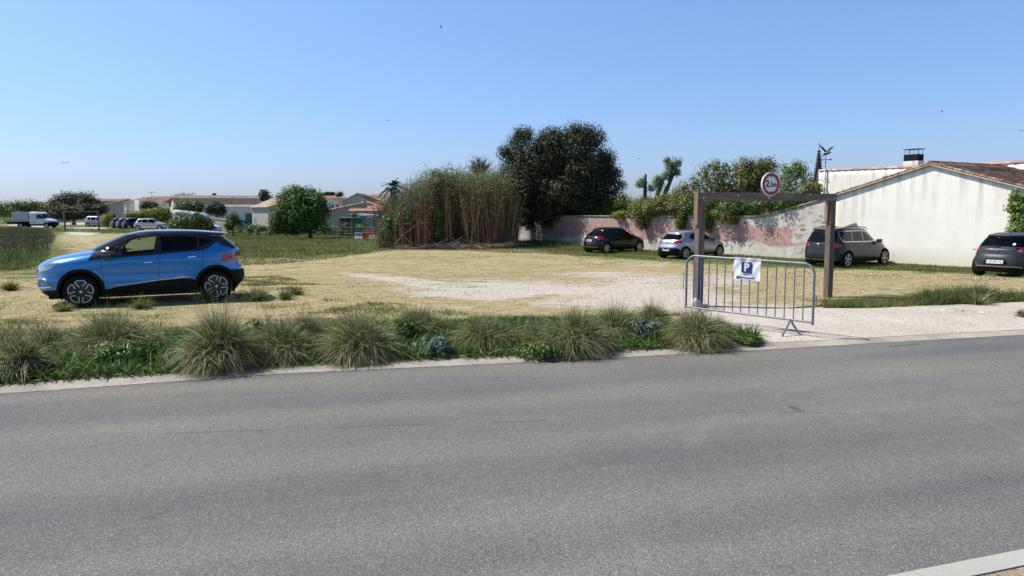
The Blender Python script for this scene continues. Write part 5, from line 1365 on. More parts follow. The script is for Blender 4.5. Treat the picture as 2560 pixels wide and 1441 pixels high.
# bare stone near the ramp end
stone = nt.nodes.new('ShaderNodeTexVoronoi'); stone.inputs['Scale'].default_value = 3.2; nt.links.new(mapping(nt, P, (.8, 1, 1.8)), stone.inputs['Vector'])
wn = nt.nodes.new('ShaderNodeTexWhiteNoise'); nt.links.new(stone.outputs['Position'], wn.inputs['Vector'])
st = ramp(nt, wn.outputs['Value'], [(0, (.24, .20, .165)), (.5, (.42, .36, .30)), (1, (.58, .53, .46))]).outputs[0]
st = mix(nt, ramp(nt, stone.outputs['Distance'], [(.35, (0, 0, 0)), (.55, (1, 1, 1))]).outputs[0], st, (.55, .52, .47))
WLEN = (Vector((g2.x, g2.y, 0))-GW0).length
sm = math_(nt, 'ADD', math_(nt, 'MULTIPLY_ADD', sz.outputs[0], .5, -.5*(WLEN-2.0)), math_(nt, 'MULTIPLY_ADD', nA, 1.6, -.8))
sm2 = math_(nt, 'MULTIPLY', math_(nt, 'GREATER_THAN', sm, .35), 1.0)
sm3 = math_(nt, 'MULTIPLY', math_(nt, 'MULTIPLY_ADD', zz, 5, -5*2.0, clamp=True), math_(nt, 'GREATER_THAN', sz.outputs[0], WLEN-6))
c = mix(nt, math_(nt, 'MAXIMUM', sm2, sm3), c, st)
# faded grey-white left stretch
lf = math_(nt, 'MULTIPLY', math_(nt, 'MULTIPLY_ADD', sz.outputs[0], -.6, 3.2, clamp=True), math_(nt, 'MULTIPLY_ADD', nA, 3, -.9, clamp=True))
c = mix(nt, lf, c, (.42, .42, .42))
vr = ramp(nt, nC, [(.3, (.82, .82, .82)), (.7, (1.1, 1.1, 1.1))]).outputs[0]; c = mix(nt, .9, c, vr, 'MULTIPLY')
nt.links.new(c, b.inputs['Base Color']); b.inputs['Roughness'].default_value = .95; b.inputs['Specular IOR Level'].default_value = .1
bump(nt, math_(nt, 'ADD', nB, nA), .5, .03, b)
def ws(px, py): h = hit(px, py, GW0, GWn); return (h-GW0).dot(GWd), h.z
wpts = [ws(1270, 541), ws(1480, 541), ws(1700, 542), ws(1905, 542), ws(2058, 499), ws(2078, 494)]
wbase = -1.15
gw = empty('garden_wall', (GW0.x, GW0.y, wbase+.15), math.atan2(GWd.y, GWd.x), 'long old garden wall of flaking pink and cream plaster, rising to the white house at its right end', 'wall')
wl2 = [(wpts[0][0]-14, wpts[0][1]-wbase-.15)]+[(s, z-wbase-.15) for s, z in wpts]
gable_wall(wl2, -.3, .35, None, 'wall_face', MATS['old_wall'], gw, .4)
q = MB()
for (a, za), (b_, zb2) in zip(wl2[:-1], wl2[1:]): q.bar((a, .15, za+.025), (b_, .15, zb2+.025), .46, .05)
plain('coping', (.34, .30, .25), .95, var=.4, vscale=5); q.build('coping', MATS['coping'], gw)
print('wall', wl2)
# ---- far houses
def house(label, cx, Y, w, d, eave, ridge, rz, wall, tiles, axis='x', base=-1.2, wins=(), cat='house', chim=(), over=.25):
    """cx pixel x of the front centre; eave/ridge in pixel rows at distance Y; axis = ridge direction in the local frame"""
    c = at(cx, 530, Y); hz_ = lambda py: EYE+(hor(cx)-py)*Y/F
    ze, zr = hz_(eave)-base, hz_(ridge)-base
    o = empty('house', (c.x, c.y, base), R(rz), label, cat)
    q = MB(); x0, x1 = -w/2, w/2
    if axis == 'x':
        V = [(x0, 0, 0), (x1, 0, 0), (x1, d, 0), (x0, d, 0), (x0, 0, ze), (x1, 0, ze), (x1, d, ze), (x0, d, ze), (x0, d/2, zr), (x1, d/2, zr)]
        q.add(V, [(0, 1, 5, 4), (2, 3, 7, 6), (1, 2, 6, 9, 5), (3, 0, 4, 8, 7)])
    elif axis == 'y':
        V = [(x0, 0, 0), (x1, 0, 0), (x1, d, 0), (x0, d, 0), (x0, 0, ze), (x1, 0, ze), (x1, d, ze), (x0, d, ze), (0, 0, zr), (0, d, zr)]
        q.add(V, [(0, 1, 5, 8, 4), (2, 3, 7, 9, 6), (1, 2, 6, 5), (3, 0, 4, 7)])
    elif axis == 'lean':          # one slope, rising to +x
        V = [(x0, 0, 0), (x1, 0, 0), (x1, d, 0), (x0, d, 0), (x0, 0, ze), (x1, 0, zr), (x1, d, zr), (x0, d, ze)]
        q.add(V, [(0, 1, 5, 4), (2, 3, 7, 6), (1, 2, 6, 5), (3, 0, 4, 7)])
    else:                         # flat
        q.box((x0, 0, 0), (x1, d, ze))
    wo_ = q.build('wall', MATS[wall], o)
    a_ = wo_.data.attributes.new('topd', 'FLOAT', 'POINT'); a_.data.foreach_set('value', np.full(len(wo_.data.vertices), .6, np.float32))
    sl = []
    if axis == 'x': sl = [((x0-over, 0, ze), (1, 0, 0), (0, d/2, zr-ze), w+2*over), ((x0-over, d, ze), (1, 0, 0), (0, -d/2, zr-ze), w+2*over)]
    if axis == 'y': sl = [((x0, -over, ze), (0, 1, 0), (w/2, 0, zr-ze), d+2*over), ((x1, -over, ze), (0, 1, 0), (-w/2, 0, zr-ze), d+2*over)]
    if axis == 'lean': sl = [((x0, -over, ze), (0, 1, 0), (w, 0, zr-ze), d+2*over)]
    for a, u_, v_, ww in sl:
        v_ = Vector(v_); l = v_.length; v_.normalize()
        tile_roof('roof', Vector(a)-v_*over+Vector((0, 0, .06)), u_, v_, ww, l+over, MATS[tiles], o, .30, 1.2, .07)
    if axis in 'xy':
        q = MB()
        q.tube([(x0-over, d/2, zr+.1), (x1+over, d/2, zr+.1)] if axis == 'x' else [(0, -over, zr+.1), (0, d+over, zr+.1)], .12, 6); q.build('ridge_tiles', MATS[tiles], o)
    for wx, wz, ww, wh, mt in wins:
        q = MB(); q.box((wx-ww/2, -.03, wz), (wx+ww/2, .08, wz+wh)); wi = q.build('window', MATS[mt], o)
        q = MB()
        for s in (-1, 1): q.box((wx+s*ww/2-.05, -.06, wz-.02), (wx+s*ww/2+.05, -.005, wz+wh+.02))
        q.box((wx-ww/2-.1, -.07, wz-.1), (wx+ww/2+.1, -.008, wz-.02)); q.build('window_frame', MATS['frame_white'], wi)
    for cx_, cy_, cw, chh in chim:
        q = MB(); q.box((cx_-cw/2, cy_-cw/2, ze-.3), (cx_+cw/2, cy_+cw/2, chh)); q.box((cx_-cw/2-.08, cy_-cw/2-.08, chh), (cx_+cw/2+.08, cy_+cw/2+.08, chh+.12)); q.build('chimney', MATS['render_cream'], o)
    return o
def hor(px): return 532-(px-200)*9/1700
def W_(p0, p1, Y): return (p1-p0)*Y/F
house('long low house with orange-red roof behind hedges at the far left', 102, 170, W_(68, 136, 170), 7, 519, 506, 3, 'render_cream', 'tiles_orange', base=-1, wins=((1.5, 1.2, .8, 1.2, 'shutter_grey'),))
house('grey lean-to building with sloping orange roof edge left of the white blocks', 278, 126, W_(248, 309, 126), 8, 517, 502, 4, 'render_grey', 'tiles_orange', 'lean', base=-.9, wins=((.5, 1.6, .7, .9, 'window_dark'), (-.6, 2.3, .4, .5, 'window_dark')))
house('narrow white building with tiled roof and dark recess beside the grey lean-to', 319, 122, W_(307, 331, 122), 7, 507, 496, -30, 'render_bright', 'tiles_brown', base=-.9, wins=((.1, 1.0, .9, 2.3, 'window_dark'),))
house('bright white flat block in front of a tiled roof, left of the big tiled house', 343, 118, W_(331, 355, 118), 4, 500, 500, -38, 'render_bright', 'tiles_pale', 'flat', base=-.9)
house('low white house with pale tiled roof between the white block and the big tiled house', 386, 120, W_(356, 418, 120), 7, 512, 499, 30, 'render_bright', 'tiles_orange', base=-.9, wins=((2.2, 1.3, .9, 1.1, 'window_dark'),))
house('small white gabled wing wedged against the big tiled house', 432, 119, W_(415, 448, 119), 7, 508, 495, -30, 'render_bright', 'tiles_brown', 'y', base=-.9)
house('cream house with square chimney on the skyline behind the low white house', 408, 165, W_(374, 452, 165), 8, 500, 492, 2, 'render_cream', 'tiles_pale', base=-.9, chim=((-2.6, 2, 1.5, 5.5),))
house('long pale roofline far behind the grey lean-to', 268, 190, W_(234, 300, 190), 8, 503, 498, 2, 'render_grey', 'tiles_pale', base=-.9, chim=((-2.9, 2, 1.0, 5.2), (3.0, 2, .8, 5.0)))
big = house('wide white house with large pale tiled roof and a round metal roof vent', 553, 112, W_(462, 643, 112)*1.12, 9, 517, 491, 30, 'render_bright', 'tiles_pale', base=-.9, wins=((1.2, 1.1, 1.1, 1.4, 'shutter_grey'), (4.2, .9, 1.6, 1.7, 'shutter_grey'), (-2.5, 1.3, 1, 1.2, 'window_dark')))
zt_ = EYE+(hor(550)-489)*115/F+.9
q = MB(); q.lathe([(0, zt_), (.22, zt_), (.22, zt_+.3), (.34, zt_+.32), (.3, zt_+.6), (0, zt_+.62)], 12, 'z', c=(0, 6, -.2)); q.build('roof_vent', MATS['slate_dark'], big)
q = MB(); q.box((1.5, -1.4, 0), (6.8, -.2, 1.5)); q.build('green_screen', plain('screen_green', (.02, .09, .05), .8), big)
sm_ = house('small pale house with hipped-looking tiled roof beside the round green tree', 650, 96, W_(612, 690, 96)*.9, 6, 519, 499, -38, 'render_pinkish', 'tiles_pale', 'x', base=-1.2, wins=((-1.25, 1.35, .35, 1.0, 'shutter_green'),))
h5 = house('grey rendered building with single tiled slope and tall square chimney right of the round tree', 862, 108, W_(815, 908, 108), 7, 527, 508, 2, 'render_grey', 'tiles_orange', 'lean', base=-1.2, wins=((.6, 2.9, .35, .45, 'window_dark'),), chim=((-.75, .8, .55, 4.9),))
house('long low grey building with orange tiled roof beside the reeds', 918, 106, W_(876, 962, 106), 6, 528, 517, 1, 'render_grey', 'tiles_orange', base=-1.2)
house('two-storey lilac-grey gabled house with orange roof on the skyline', 893, 160, W_(848, 938, 160), 12, 507, 485, 2, 'render_pinkish', 'tiles_orange', 'y', base=-1, wins=((1.2, 4, .3, 1.6, 'frame_white'),))
house('white wing with two windows left of the two-storey gabled house', 838, 158, W_(826, 850, 158), 10, 498, 494, 2, 'render_bright', 'tiles_orange', base=-1, wins=((-.5, 3.6, .6, .8, 'window_dark'), (.5, 3.6, .5, .8, 'shutter_grey')))
house('small grey gable with orange tiles in front of the two-storey house', 913, 135, W_(888, 938, 135), 6, 514, 505, 2, 'render_grey', 'tiles_orange', 'y', base=-1)
house('low pale house with orange roof just right of the round green tree', 812, 175, W_(796, 832, 175), 8, 499, 491, 2, 'render_bright', 'tiles_orange', base=-1)
house('far house with dark eaves between the gabled house and the palm', 938, 185, W_(908, 964, 185), 9, 501, 488, -8, 'render_bright', 'tiles_orange', base=-1)
# aerial on the cream house
p = at(380, 495, 165); q = MB(); q.tube([(0, 0, -1), (0, 0, 1.3)], .05, 5); q.tube([(-.9, 0, 1.2), (.9, 0, 1.25)], .05, 5)
for i in range(5): q.tube([(-.8+i*.4, -.35, 1.22), (-.8+i*.4, .35, 1.22)], .03, 4)
o = q.build('tv_aerial', MATS['sign_black']); o.location = p; tag(o, 'thin television aerial above the square chimney on the far left skyline', 'aerial')
# low wall with pink coping
a, b_ = at(525, 565, 92), at(568, 565, 90); q = MB(); q.bar((a.x, a.y, T(a.x, a.y)+.9), (b_.x, b_.y, T(b_.x, b_.y)+.9), .2, 1.9)
lw = empty('boundary_wall', (0, 0, 0), 0, 'short whitish boundary wall with orange coping, right of the white van', 'wall'); w_o = q.build('wall_face', MATS['render_cream'], lw)
a2 = w_o.data.attributes.new('topd', 'FLOAT', 'POINT'); a2.data.foreach_set('value', np.full(len(w_o.data.vertices), .2, np.float32))
q = MB(); q.bar((a.x, a.y, T(a.x, a.y)+1.9), (b_.x, b_.y, T(b_.x, b_.y)+1.9), .34, .12); q.build('coping', MATS['tiles_orange'], lw)
# ---- allotment clutter right of the round tree
def shed(label, p0, p1, Y, ytop, ybot, d, mat, roofmat, name='garden_shed', cat='shed'):
    a = at(p0, ytop, Y); b_ = at(p1, ytop, Y); w = b_.x-a.x; zt = a.z; z0 = EYE+(hor(p0)-ybot)*Y/F
    z0 = min(z0, T(a.x, a.y)) if ybot > 560 else z0
    o = empty(name, (a.x, a.y, z0), R(2), label, cat); h = zt-z0
    q = MB(); q.box((0, 0, 0), (w, d, h)); 
    q.build('wall', MATS[mat], o)
    q = MB(); q.box((-.1, -.12, h+.003), (w+.1, d+.1, h+.08)); q.build('roof', MATS[roofmat], o)
    q = MB(); n_ = max(2, int(w/.35))
    for i in range(n_): q.box((w*(i+.5)/n_-.03, -.03, .02), (w*(i+.5)/n_+.03, -.003, h-.03))
    q.build('battens', MATS[mat], o)
    return o
plain('tarp_teal', (.03, .14, .13), .6, var=.3, vscale=2); plain('shed_dark', (.035, .045, .055), .7, var=.4, vscale=2); plain('tank_grey', (.35, .37, .37), .6, var=.2); plain('orange_plastic', (.75, .10, .012), .45, var=.1); plain('tarp_blue', (.05, .25, .6), .5)
shed('dark blue-grey garden shed with pale roof edge behind the wire fence', 849, 875, 88, 546, 572, 2, 'shed_dark', 'tank_grey')
shed('teal garden shed or tarpaulin shelter behind the wire fence', 876, 905, 87, 547, 573, 2, 'tarp_teal', 'tarp_teal')
shed('grey water tank in the allotment near the reeds', 918, 932, 84, 546, 568, 1.2, 'tank_grey', 'tank_grey', 'water_tank', 'tank')
shed('dark crate stack beside the grey tank near the reeds', 932, 945, 84.5, 545, 566, 1.2, 'shed_dark', 'shed_dark', 'crate_stack', 'crates')
shed('cream shed under a flat white canopy near the reeds', 898, 918, 92, 541, 572, 2, 'render_cream', 'frame_white')
a = at(898, 536, 90); b_ = at(968, 541, 90); q = MB(); q.bar(a, b_, 2.5, .12)
for t in (.05, .5, .95): pq = a.lerp(b_, t); q.bar((pq.x, pq.y-1.1, pq.z), (pq.x, pq.y-1.1, -1.1), .08, .08)
cn = q.build('canopy', MATS['frame_white']); tag(cn, 'flat white canopy roof on thin posts in the allotment', 'canopy')
a = at(603, 556, 97); q = MB(); q.lathe([(0, .9), (.35, .8), (.6, .45), (.62, 0)], 12, 'z'); o = q.build('blue_cover', MATS['tarp_blue'], smooth=True); o.location = (a.x, a.y, a.z-.9); tag(o, 'bright blue tarpaulin heap beside the small pale house', 'tarpaulin')
# orange and white plastic road barriers
for px_, mt, lab in ((897, 'tank_grey', 'grey plastic road barrier lying at the left of the orange one'), (911, 'orange_plastic', 'pale orange plastic road barrier leaning at the wire fence'), (928, 'orange_plastic', 'bright orange plastic road barrier by the wire fence'), (938, 'frame_white', 'white plastic road barrier in front of the orange one')):
    Yb = 76 if mt != 'frame_white' else 75; p = at(px_, 590, Yb); z = T(p.x, p.y)
    o = empty('plastic_barrier', (p.x, p.y, z), R(random.uniform(-15, 15)), lab, 'road barrier', 'plastic road barriers by the fence')
    q = MB(); wq = .45 if px_ < 915 else .62; hh_ = .72 if mt != 'frame_white' else .42
    q.prism([(-.22, 0), (.22, 0), (.16, .15), (.08, .3), (.07, hh_), (-.07, hh_), (-.08, .3), (-.16, .15)], lambda p: (-wq, p[0], p[1]), lambda p: (wq, p[0], p[1])); q.build('shell', MATS[mt], o, bevel=.02)
    q = MB(); q.box((-wq-.05, -.06, .1), (-wq-.003, .06, hh_-.05)); q.build('connector', MATS['sign_black'], o)
# concrete fence posts with rails
fp = [(690, 578), (815, 583), (850, 587), (880, 589), (948, 590)]
plain('concrete_post', (.36, .35, .32), .9, var=.15)
for i, (x, y) in enumerate(fp):
    Yp = 82 if i else 84
    p = at(x, y, Yp); z = T(p.x, p.y); q = MB(); top = 1.35 if i in (1,) else 1.9 if i > 1 else 1.1
    q.box((-.06, -.06, -.1), (.06, .06, top)); q.box((-.075, -.075, top), (.075, .075, top+.04)); o = q.build('fence_post', MATS['concrete_post']); o.location = (p.x, p.y, z)
    tag(o, ['grey wooden fence post near the small pale house', 'short concrete fence post right of the round tree', 'concrete fence post before the dark shed', 'concrete fence post before the teal shed', 'concrete fence post before the reeds'][i], 'post', 'posts of the allotment fence')
for k, (i, j) in enumerate(((1, 2), (2, 3), (3, 4))):
    a = at(*fp[i], 82); b_ = at(*fp[j], 82); q = MB()
    for h in (.55, 1.25): q.tube([(a.x+.07, a.y, T(a.x, a.y)+h), (b_.x-.07, b_.y, T(b_.x, b_.y)+h-.04)], .03, 5)
    for h in (.3, .8, 1.0): q.tube([(a.x+.07, a.y, T(a.x, a.y)+h), (b_.x-.07, b_.y, T(b_.x, b_.y)+h)], .008, 4)
    o = q.build('fence_rails', MATS['concrete_post']); tag(o, ['rails between the short concrete post and the dark shed', 'rails in front of the teal shed', 'rails running from the teal shed to the reeds'][k], 'fence rails', 'rails of the allotment fence')
a = at(690, 572, 84); b_ = at(770, 577, 83); q = MB()
q.bar((a.x, a.y, T(a.x, a.y)+1.0), (b_.x, b_.y, T(b_.x, b_.y)+.75), .05, .14); q.bar((a.x, a.y, T(a.x, a.y)+.55), (b_.x, b_.y, T(b_.x, b_.y)+.4), .05, .1)
for t in (.3, .65, 1): pq = a.lerp(b_, t); q.box((pq.x-.05, pq.y+.03, T(pq.x, pq.y)-.1), (pq.x+.05, pq.y+.12, T(pq.x, pq.y)+.95))
o = q.build('wooden_fence', MATS['concrete_post']); tag(o, 'sagging grey wooden rail fence at the left foot of the round tree', 'fence')
# stack of old bicycles/stakes by the small house -> row of leaning stakes
q = MB()
for i in range(26):
    p = at(640+i*1.6, 572, 92+random.uniform(-1, 1)); z = T(p.x, p.y); q.bar((p.x, p.y, z), (p.x+random.uniform(-.25, .25), p.y, z+random.uniform(.7, 1.3)), .05, .05)
o = q.build('stakes', MATS['shed_dark']); tag(o, 'rows of dark leaning stakes in front of the small pale house', 'stakes', kind='stuff')
# ------------------------------------------------------------------ vegetation
leafmat('tussock', [(0, (.030, .060, .012)), (.35, (.10, .16, .034)), (.62, (.22, .28, .08)), (.78, (.42, .38, .19)), (1, (.66, .58, .40))], .5, .3)
leafmat('tussock_dry', [(0, (.07, .045, .028)), (.4, (.20, .145, .09)), (.75, (.36, .28, .18)), (1, (.50, .42, .29))], .6, .2)
leafmat('weed', [(0, (.035, .075, .015)), (.5, (.09, .155, .035)), (.85, (.15, .25, .055)), (1, (.27, .35, .11))], .5, .3)
leafmat('weed_grey', [(0, (.07, .11, .08)), (.6, (.15, .20, .16)), (1, (.28, .33, .28))], .6, .2)
leafmat('litter', [(0, (.07, .035, .022)), (.5, (.16, .08, .05)), (1, (.30, .20, .13))], .8, .1)
leafmat('meadow', [(0, (.050, .075, .018)), (.4, (.12, .155, .040)), (.7, (.23, .24, .085)), (1, (.44, .39, .21))], .6, .4, scale=.45)
leafmat('meadow_bright', [(0, (.05, .10, .015)), (.5, (.12, .175, .035)), (1, (.27, .29, .09))], .6, .4)
leafmat('meadow_dark', [(0, (.035, .045, .02)), (.5, (.075, .085, .04)), (1, (.15, .14, .08))], .6, .3, scale=.3)
leafmat('stubble', [(0, (.09, .10, .035)), (.3, (.28, .25, .115)), (.62, (.57, .49, .30)), (1, (.80, .72, .52))], .8, .2)
leafmat('leaf_dark', [(0, (.014, .021, .008)), (.5, (.038, .050, .020)), (.85, (.070, .080, .034)), (1, (.16, .14, .07))], .65, .12)
leafmat('leaf_mid', [(0, (.03, .055, .013)), (.5, (.075, .135, .028)), (.85, (.14, .22, .05)), (1, (.24, .33, .10))], .45, .25)
leafmat('leaf_olive', [(0, (.05, .065, .016)), (.5, (.13, .16, .035)), (.8, (.21, .23, .06)), (1, (.30, .24, .08))], .5, .25)
leafmat('leaf_fresh', [(0, (.06, .11, .02)), (.5, (.15, .26, .05)), (1, (.30, .42, .13))], .5, .35)
leafmat('leaf_pale', [(0, (.09, .15, .06)), (.5, (.22, .32, .15)), (1, (.42, .50, .33))], .5, .35)
leafmat('leaf_yellow', [(0, (.10, .13, .02)), (.5, (.22, .24, .04)), (1, (.36, .34, .07))], .5, .35)
leafmat('leaf_round', [(0, (.03, .06, .012)), (.5, (.085, .155, .03)), (.85, (.12, .21, .05)), (1, (.24, .34, .12))], .55, .3)
leafmat('cane_stem', [(0, (.04, .02, .012)), (.4, (.13, .068, .038)), (.8, (.28, .16, .09)), (1, (.46, .33, .20))], .6, .05)
leafmat('cane_leaf', [(0, (.045, .055, .022)), (.35, (.11, .14, .055)), (.75, (.21, .24, .11)), (1, (.42, .38, .24))], .5, .35)
leafmat('palm_leaf', [(0, (.015, .03, .014)), (.6, (.04, .065, .03)), (1, (.12, .15, .08))], .35, .1)
plain('bark', (.09, .07, .055), .9, var=.35, vscale=5); plain('bark_pale', (.27, .22, .18), .9, var=.3, vscale=4); plain('twig', (.14, .11, .08), .9, var=.2)

def zsurf(x, y):      # ground surface incl. planting bed / path
    return terr(x, y)
def tussock(px, pybase, pytop, wpx, lean, dry, label, seedn, nb=2600):
    base = gl(px, pybase, .05); d = math.hypot(base[0], base[1]); sc = F/base[1]
    Rr = wpx/sc/2; Hh = (pybase-pytop)/sc*.93
    o = empty('grass_tussock', (base[0], base[1]+Rr*.80, .04), random.random()*6, label, 'grass tussock', 'big grass tussocks along the verge')
    n = nb; a = RNG.uniform(0, 2*np.pi, n); q_ = np.sqrt(RNG.random(n)); rr_ = q_*Rr*.36
    P = np.stack([np.cos(a)*rr_, np.sin(a)*rr_, Hh*.34*(1-.75*q_**2)], 1)
    tilt = np.clip(.05+.95*q_**1.4+RNG.normal(0, .22, n), 0, 1.5)
    a2 = a+RNG.normal(0, .75, n)
    D = np.stack([np.cos(a2)*np.sin(tilt), np.sin(a2)*np.sin(tilt), np.cos(tilt)], 1)
    cr_, sr_ = math.cos(-o.rotation_euler.z), math.sin(-o.rotation_euler.z)
    D[:, 0] += lean*cr_; D[:, 1] += lean*sr_
    tuft = np.sin(a2*5+q_*6+seedn)*.5+np.sin(a2*11+seedn*3)*.4; D[:, 2] += tuft*.16
    L = (Hh*.72*(1-q_**2)+Rr*.85*q_**2)*RNG.uniform(.6, 1.18, n)*(1+.12*np.sin(a*2+seedn*1.7))
    V, Q = ribbons(P, D, L, RNG.uniform(.005, .011, n), RNG.uniform(.15, .5, n)+tilt*.42, 5, curl=RNG.normal(0, .20, (n, 3))*np.array([1, 1, .25]))
    V[:, 2] = np.maximum(V[:, 2], .004)
    link('blades', npmesh('blades', V, Q), MATS['tussock'], o)
    n = int(nb*(.15+.6*dry)); a = RNG.uniform(0, 2*np.pi, n); r2 = Rr*RNG.uniform(.22, .42, n)
    P = np.stack([np.cos(a)*r2, np.sin(a)*r2, Hh*RNG.uniform(.16, .36, n)], 1)
    a = a+RNG.normal(0, .6, n); D = np.stack([np.cos(a), np.sin(a), RNG.normal(.1, .45, n)], 1)
    V, Q = ribbons(P, D, Rr*RNG.uniform(.2, .62, n), RNG.uniform(.005, .011, n), RNG.uniform(.5, 1.8, n), 4, curl=RNG.normal(0, .25, (n, 3))*np.array([1, 1, .2]))
    V[:, 2] = np.maximum(V[:, 2], .004)
    link('dry_skirt', npmesh('dry_skirt', V, Q), MATS['tussock_dry'], o)
    n = 60; a = RNG.uniform(0, 2*np.pi, n); t = RNG.uniform(.0, .45, n)
    P = np.stack([np.cos(a)*Rr*.15, np.sin(a)*Rr*.15, np.full(n, Hh*.2)], 1); D = np.stack([np.cos(a)*np.sin(t)+lean*.5, np.sin(a)*np.sin(t), np.cos(t)], 1)
    V, Q = ribbons(P, D, Hh*RNG.uniform(.85, 1.3, n), np.full(n, .006), RNG.uniform(.05, .25, n), 4)
    link('flower_stalks', npmesh('flower_stalks', V, Q), MATS['tussock_dry'], o)
    return o
TS = [(5, 955, 805, 200, -.1, .7, 'grass tussock cut off by the left edge of the picture, brown at its foot'),
      (75, 900, 800, 190, -.1, .3, 'green tussock standing behind the leftmost brown-footed one'),
      (215, 905, 772, 330, -.15, .8, 'pale wind-blown tussock below the front wheel of the blue car'),
      (510, 936, 745, 290, -.12, .7, 'tallest tussock, upright and bushy, below the rear wheel of the blue car'),
      (675, 915, 790, 250, -.05, .9, 'tussock with reddish dead foot, next right of the tallest one'),
      (735, 880, 775, 210, .05, .2, 'greener small tussock behind the one with the reddish foot'),
      (880, 912, 768, 280, -.1, .8, 'broad tussock with long drooping dead blades nearest the middle left of the verge'),
      (1035, 860, 764, 250, -.1, .2, 'green tussock set back by the concrete path, left of the blue-green weeds'),
      (1215, 885, 785, 260, .1, .7, 'low leaning tussock alone in the middle of the verge'),
      (1345, 878, 800, 150, -.2, .5, 'small tussock leaning left against the thick drooping one'),
      (1450, 893, 762, 280, -.05, 1.0, 'thick tussock with a straight beige skirt hanging to the kerb'),
      (1545, 860, 752, 220, .15, .5, 'thin upright tussock behind and right of the thick drooping one'),
      (1645, 830, 752, 170, -.1, .5, 'wispy tussock at the path edge left of the barrier'),
      (1765, 876, 768, 260, -.1, 1.0, 'last big tussock, at the left foot of the steel barrier'),
      (1800, 850, 790, 170, .2, .6, 'small tussock tucked behind the last big one under the barrier rail')]
for i, t in enumerate(TS): tussock(*t, i, nb=4200 if t[3] > 200 else 2500)

# low green weeds filling the bed (countless)
def bed_points(n, x0, x1, s0=0, s1=1.0):
    x = RNG.uniform(x0, x1, n); s = RNG.uniform(s0, s1, n)
    y = np.array([planting_y(a, b_) for a, b_ in zip(x, s)]); return x, y
def patchy(x, y, sc, thr, ph=0):
    return vn(x, y, sc*.9, ph+3)*1.6+RNG.normal(0, .3, len(x)) > thr
x, y = bed_points(60000, -13, ENDX-.1, .0, 1.25); k = patchy(x, y, 2.3, -.75); x, y = x[k], y[k]; n = len(x)
P = np.stack([x, y, np.full(n, .05)], 1); D = RNG.normal(size=(n, 3)); D[:, 2] = np.abs(D[:, 2])+.5
V1 = ribbons(P, D, RNG.uniform(.10, .34, n), RNG.uniform(.012, .026, n), RNG.uniform(.1, .6, n), 3)
V, Q = V1; tag(link('green_weeds', npmesh('green_weeds', V, Q), MATS['weed']), 'bright green weeds and grass filling the verge bed between the tussocks', 'ground cover', kind='stuff')
x, y = bed_points(12000, -13, ENDX-.1, -.04, .25); n = len(x)
P = np.stack([x, y, np.full(n, .045)], 1); D = RNG.normal(size=(n, 3)); D[:, 2] = np.abs(D[:, 2])*.6+.2
V, Q = ribbons(P, D, RNG.uniform(.05, .13, n), RNG.uniform(.010, .020, n), RNG.uniform(.1, .5, n), 2)
tag(link('verge_grass', npmesh('verge_grass', V, Q), MATS['weed']), 'short green grass fringe growing over the concrete gutter edge', 'grass', kind='stuff')
x, y = bed_points(6000, -12, 3.2, -.06, .4); k = patchy(x, y, 1.1, .2, 2); x, y = x[k], y[k]; n = len(x)
P = np.stack([x, y, np.full(n, .055)], 1); D = RNG.normal(size=(n, 3)); D[:, 2] = np.abs(D[:, 2])*.15
V, Q = ribbons(P, D, RNG.uniform(.04, .12, n), RNG.uniform(.006, .012, n), 0*x, 1)
tag(link('dead_litter', npmesh('dead_litter', V, Q), MATS['litter']), 'reddish dead grass litter along the gutter edge', 'litter', kind='stuff')
def herb(name, px, py, rpx, hpx, mat, label, n=1600, group=None):
    b_ = gl(px, py, .05); sc = F/b_[1]; r = rpx/sc; h = hpx/sc
    blobs = [(b_[0]+random.uniform(-.4, .4)*r, b_[1]+random.uniform(-.3, .3)*r, .05+h*.35, r*.6, r*.5, h*.6) for _ in range(4)]
    V, Q = cloud(blobs, n//25, 25, .07, .055, .3, .5, .4)
    V[:, 2] = np.maximum(V[:, 2], .05)
    return tag(link(name, npmesh(name, V, Q), MATS[mat]), label, 'plant', group)
herb('silver_herb', 1615, 850, 70, 62, 'weed_grey', 'silvery blue-green herb clump between the thick tussock and the last one')
herb('silver_herb', 1090, 885, 62, 45, 'weed_grey', 'blue-green herb clump in front of the tussock set back by the path')
herb('leafy_weed', 330, 905, 120, 62, 'weed', 'broad bright green weed patch right of the pale wind-blown tussock', 4200)
herb('leafy_weed', 1350, 886, 90, 30, 'weed', 'low bright green weed mat left of the thick drooping tussock', 2000)
herb('leafy_weed', 655, 850, 70, 60, 'weed', 'dark green weed clump between the tallest tussock and its right neighbour', 2000)
herb('leafy_weed', 1015, 860, 60, 70, 'weed', 'deep green weed clump beside the drooping middle-left tussock', 2200)
herb('leafy_weed', 1870, 858, 40, 12, 'weed', 'thin green grass tongue at the pointed end of the planting bed', 1200)
# bent dry stalk
q = MB(); a = gl(345, 868, .05); q.tube([(a[0], a[1], .05), (a[0]+.03, a[1], .15), (a[0]+.05, a[1], .26), (a[0]+.10, a[1], .29), (a[0]+.12, a[1], .24)], .012, 6)
o = q.build('bent_stalk', MATS['tussock_dry'], smooth=True); tag(o, 'pale bent stalk like a hook standing by the concrete path', 'stalk')

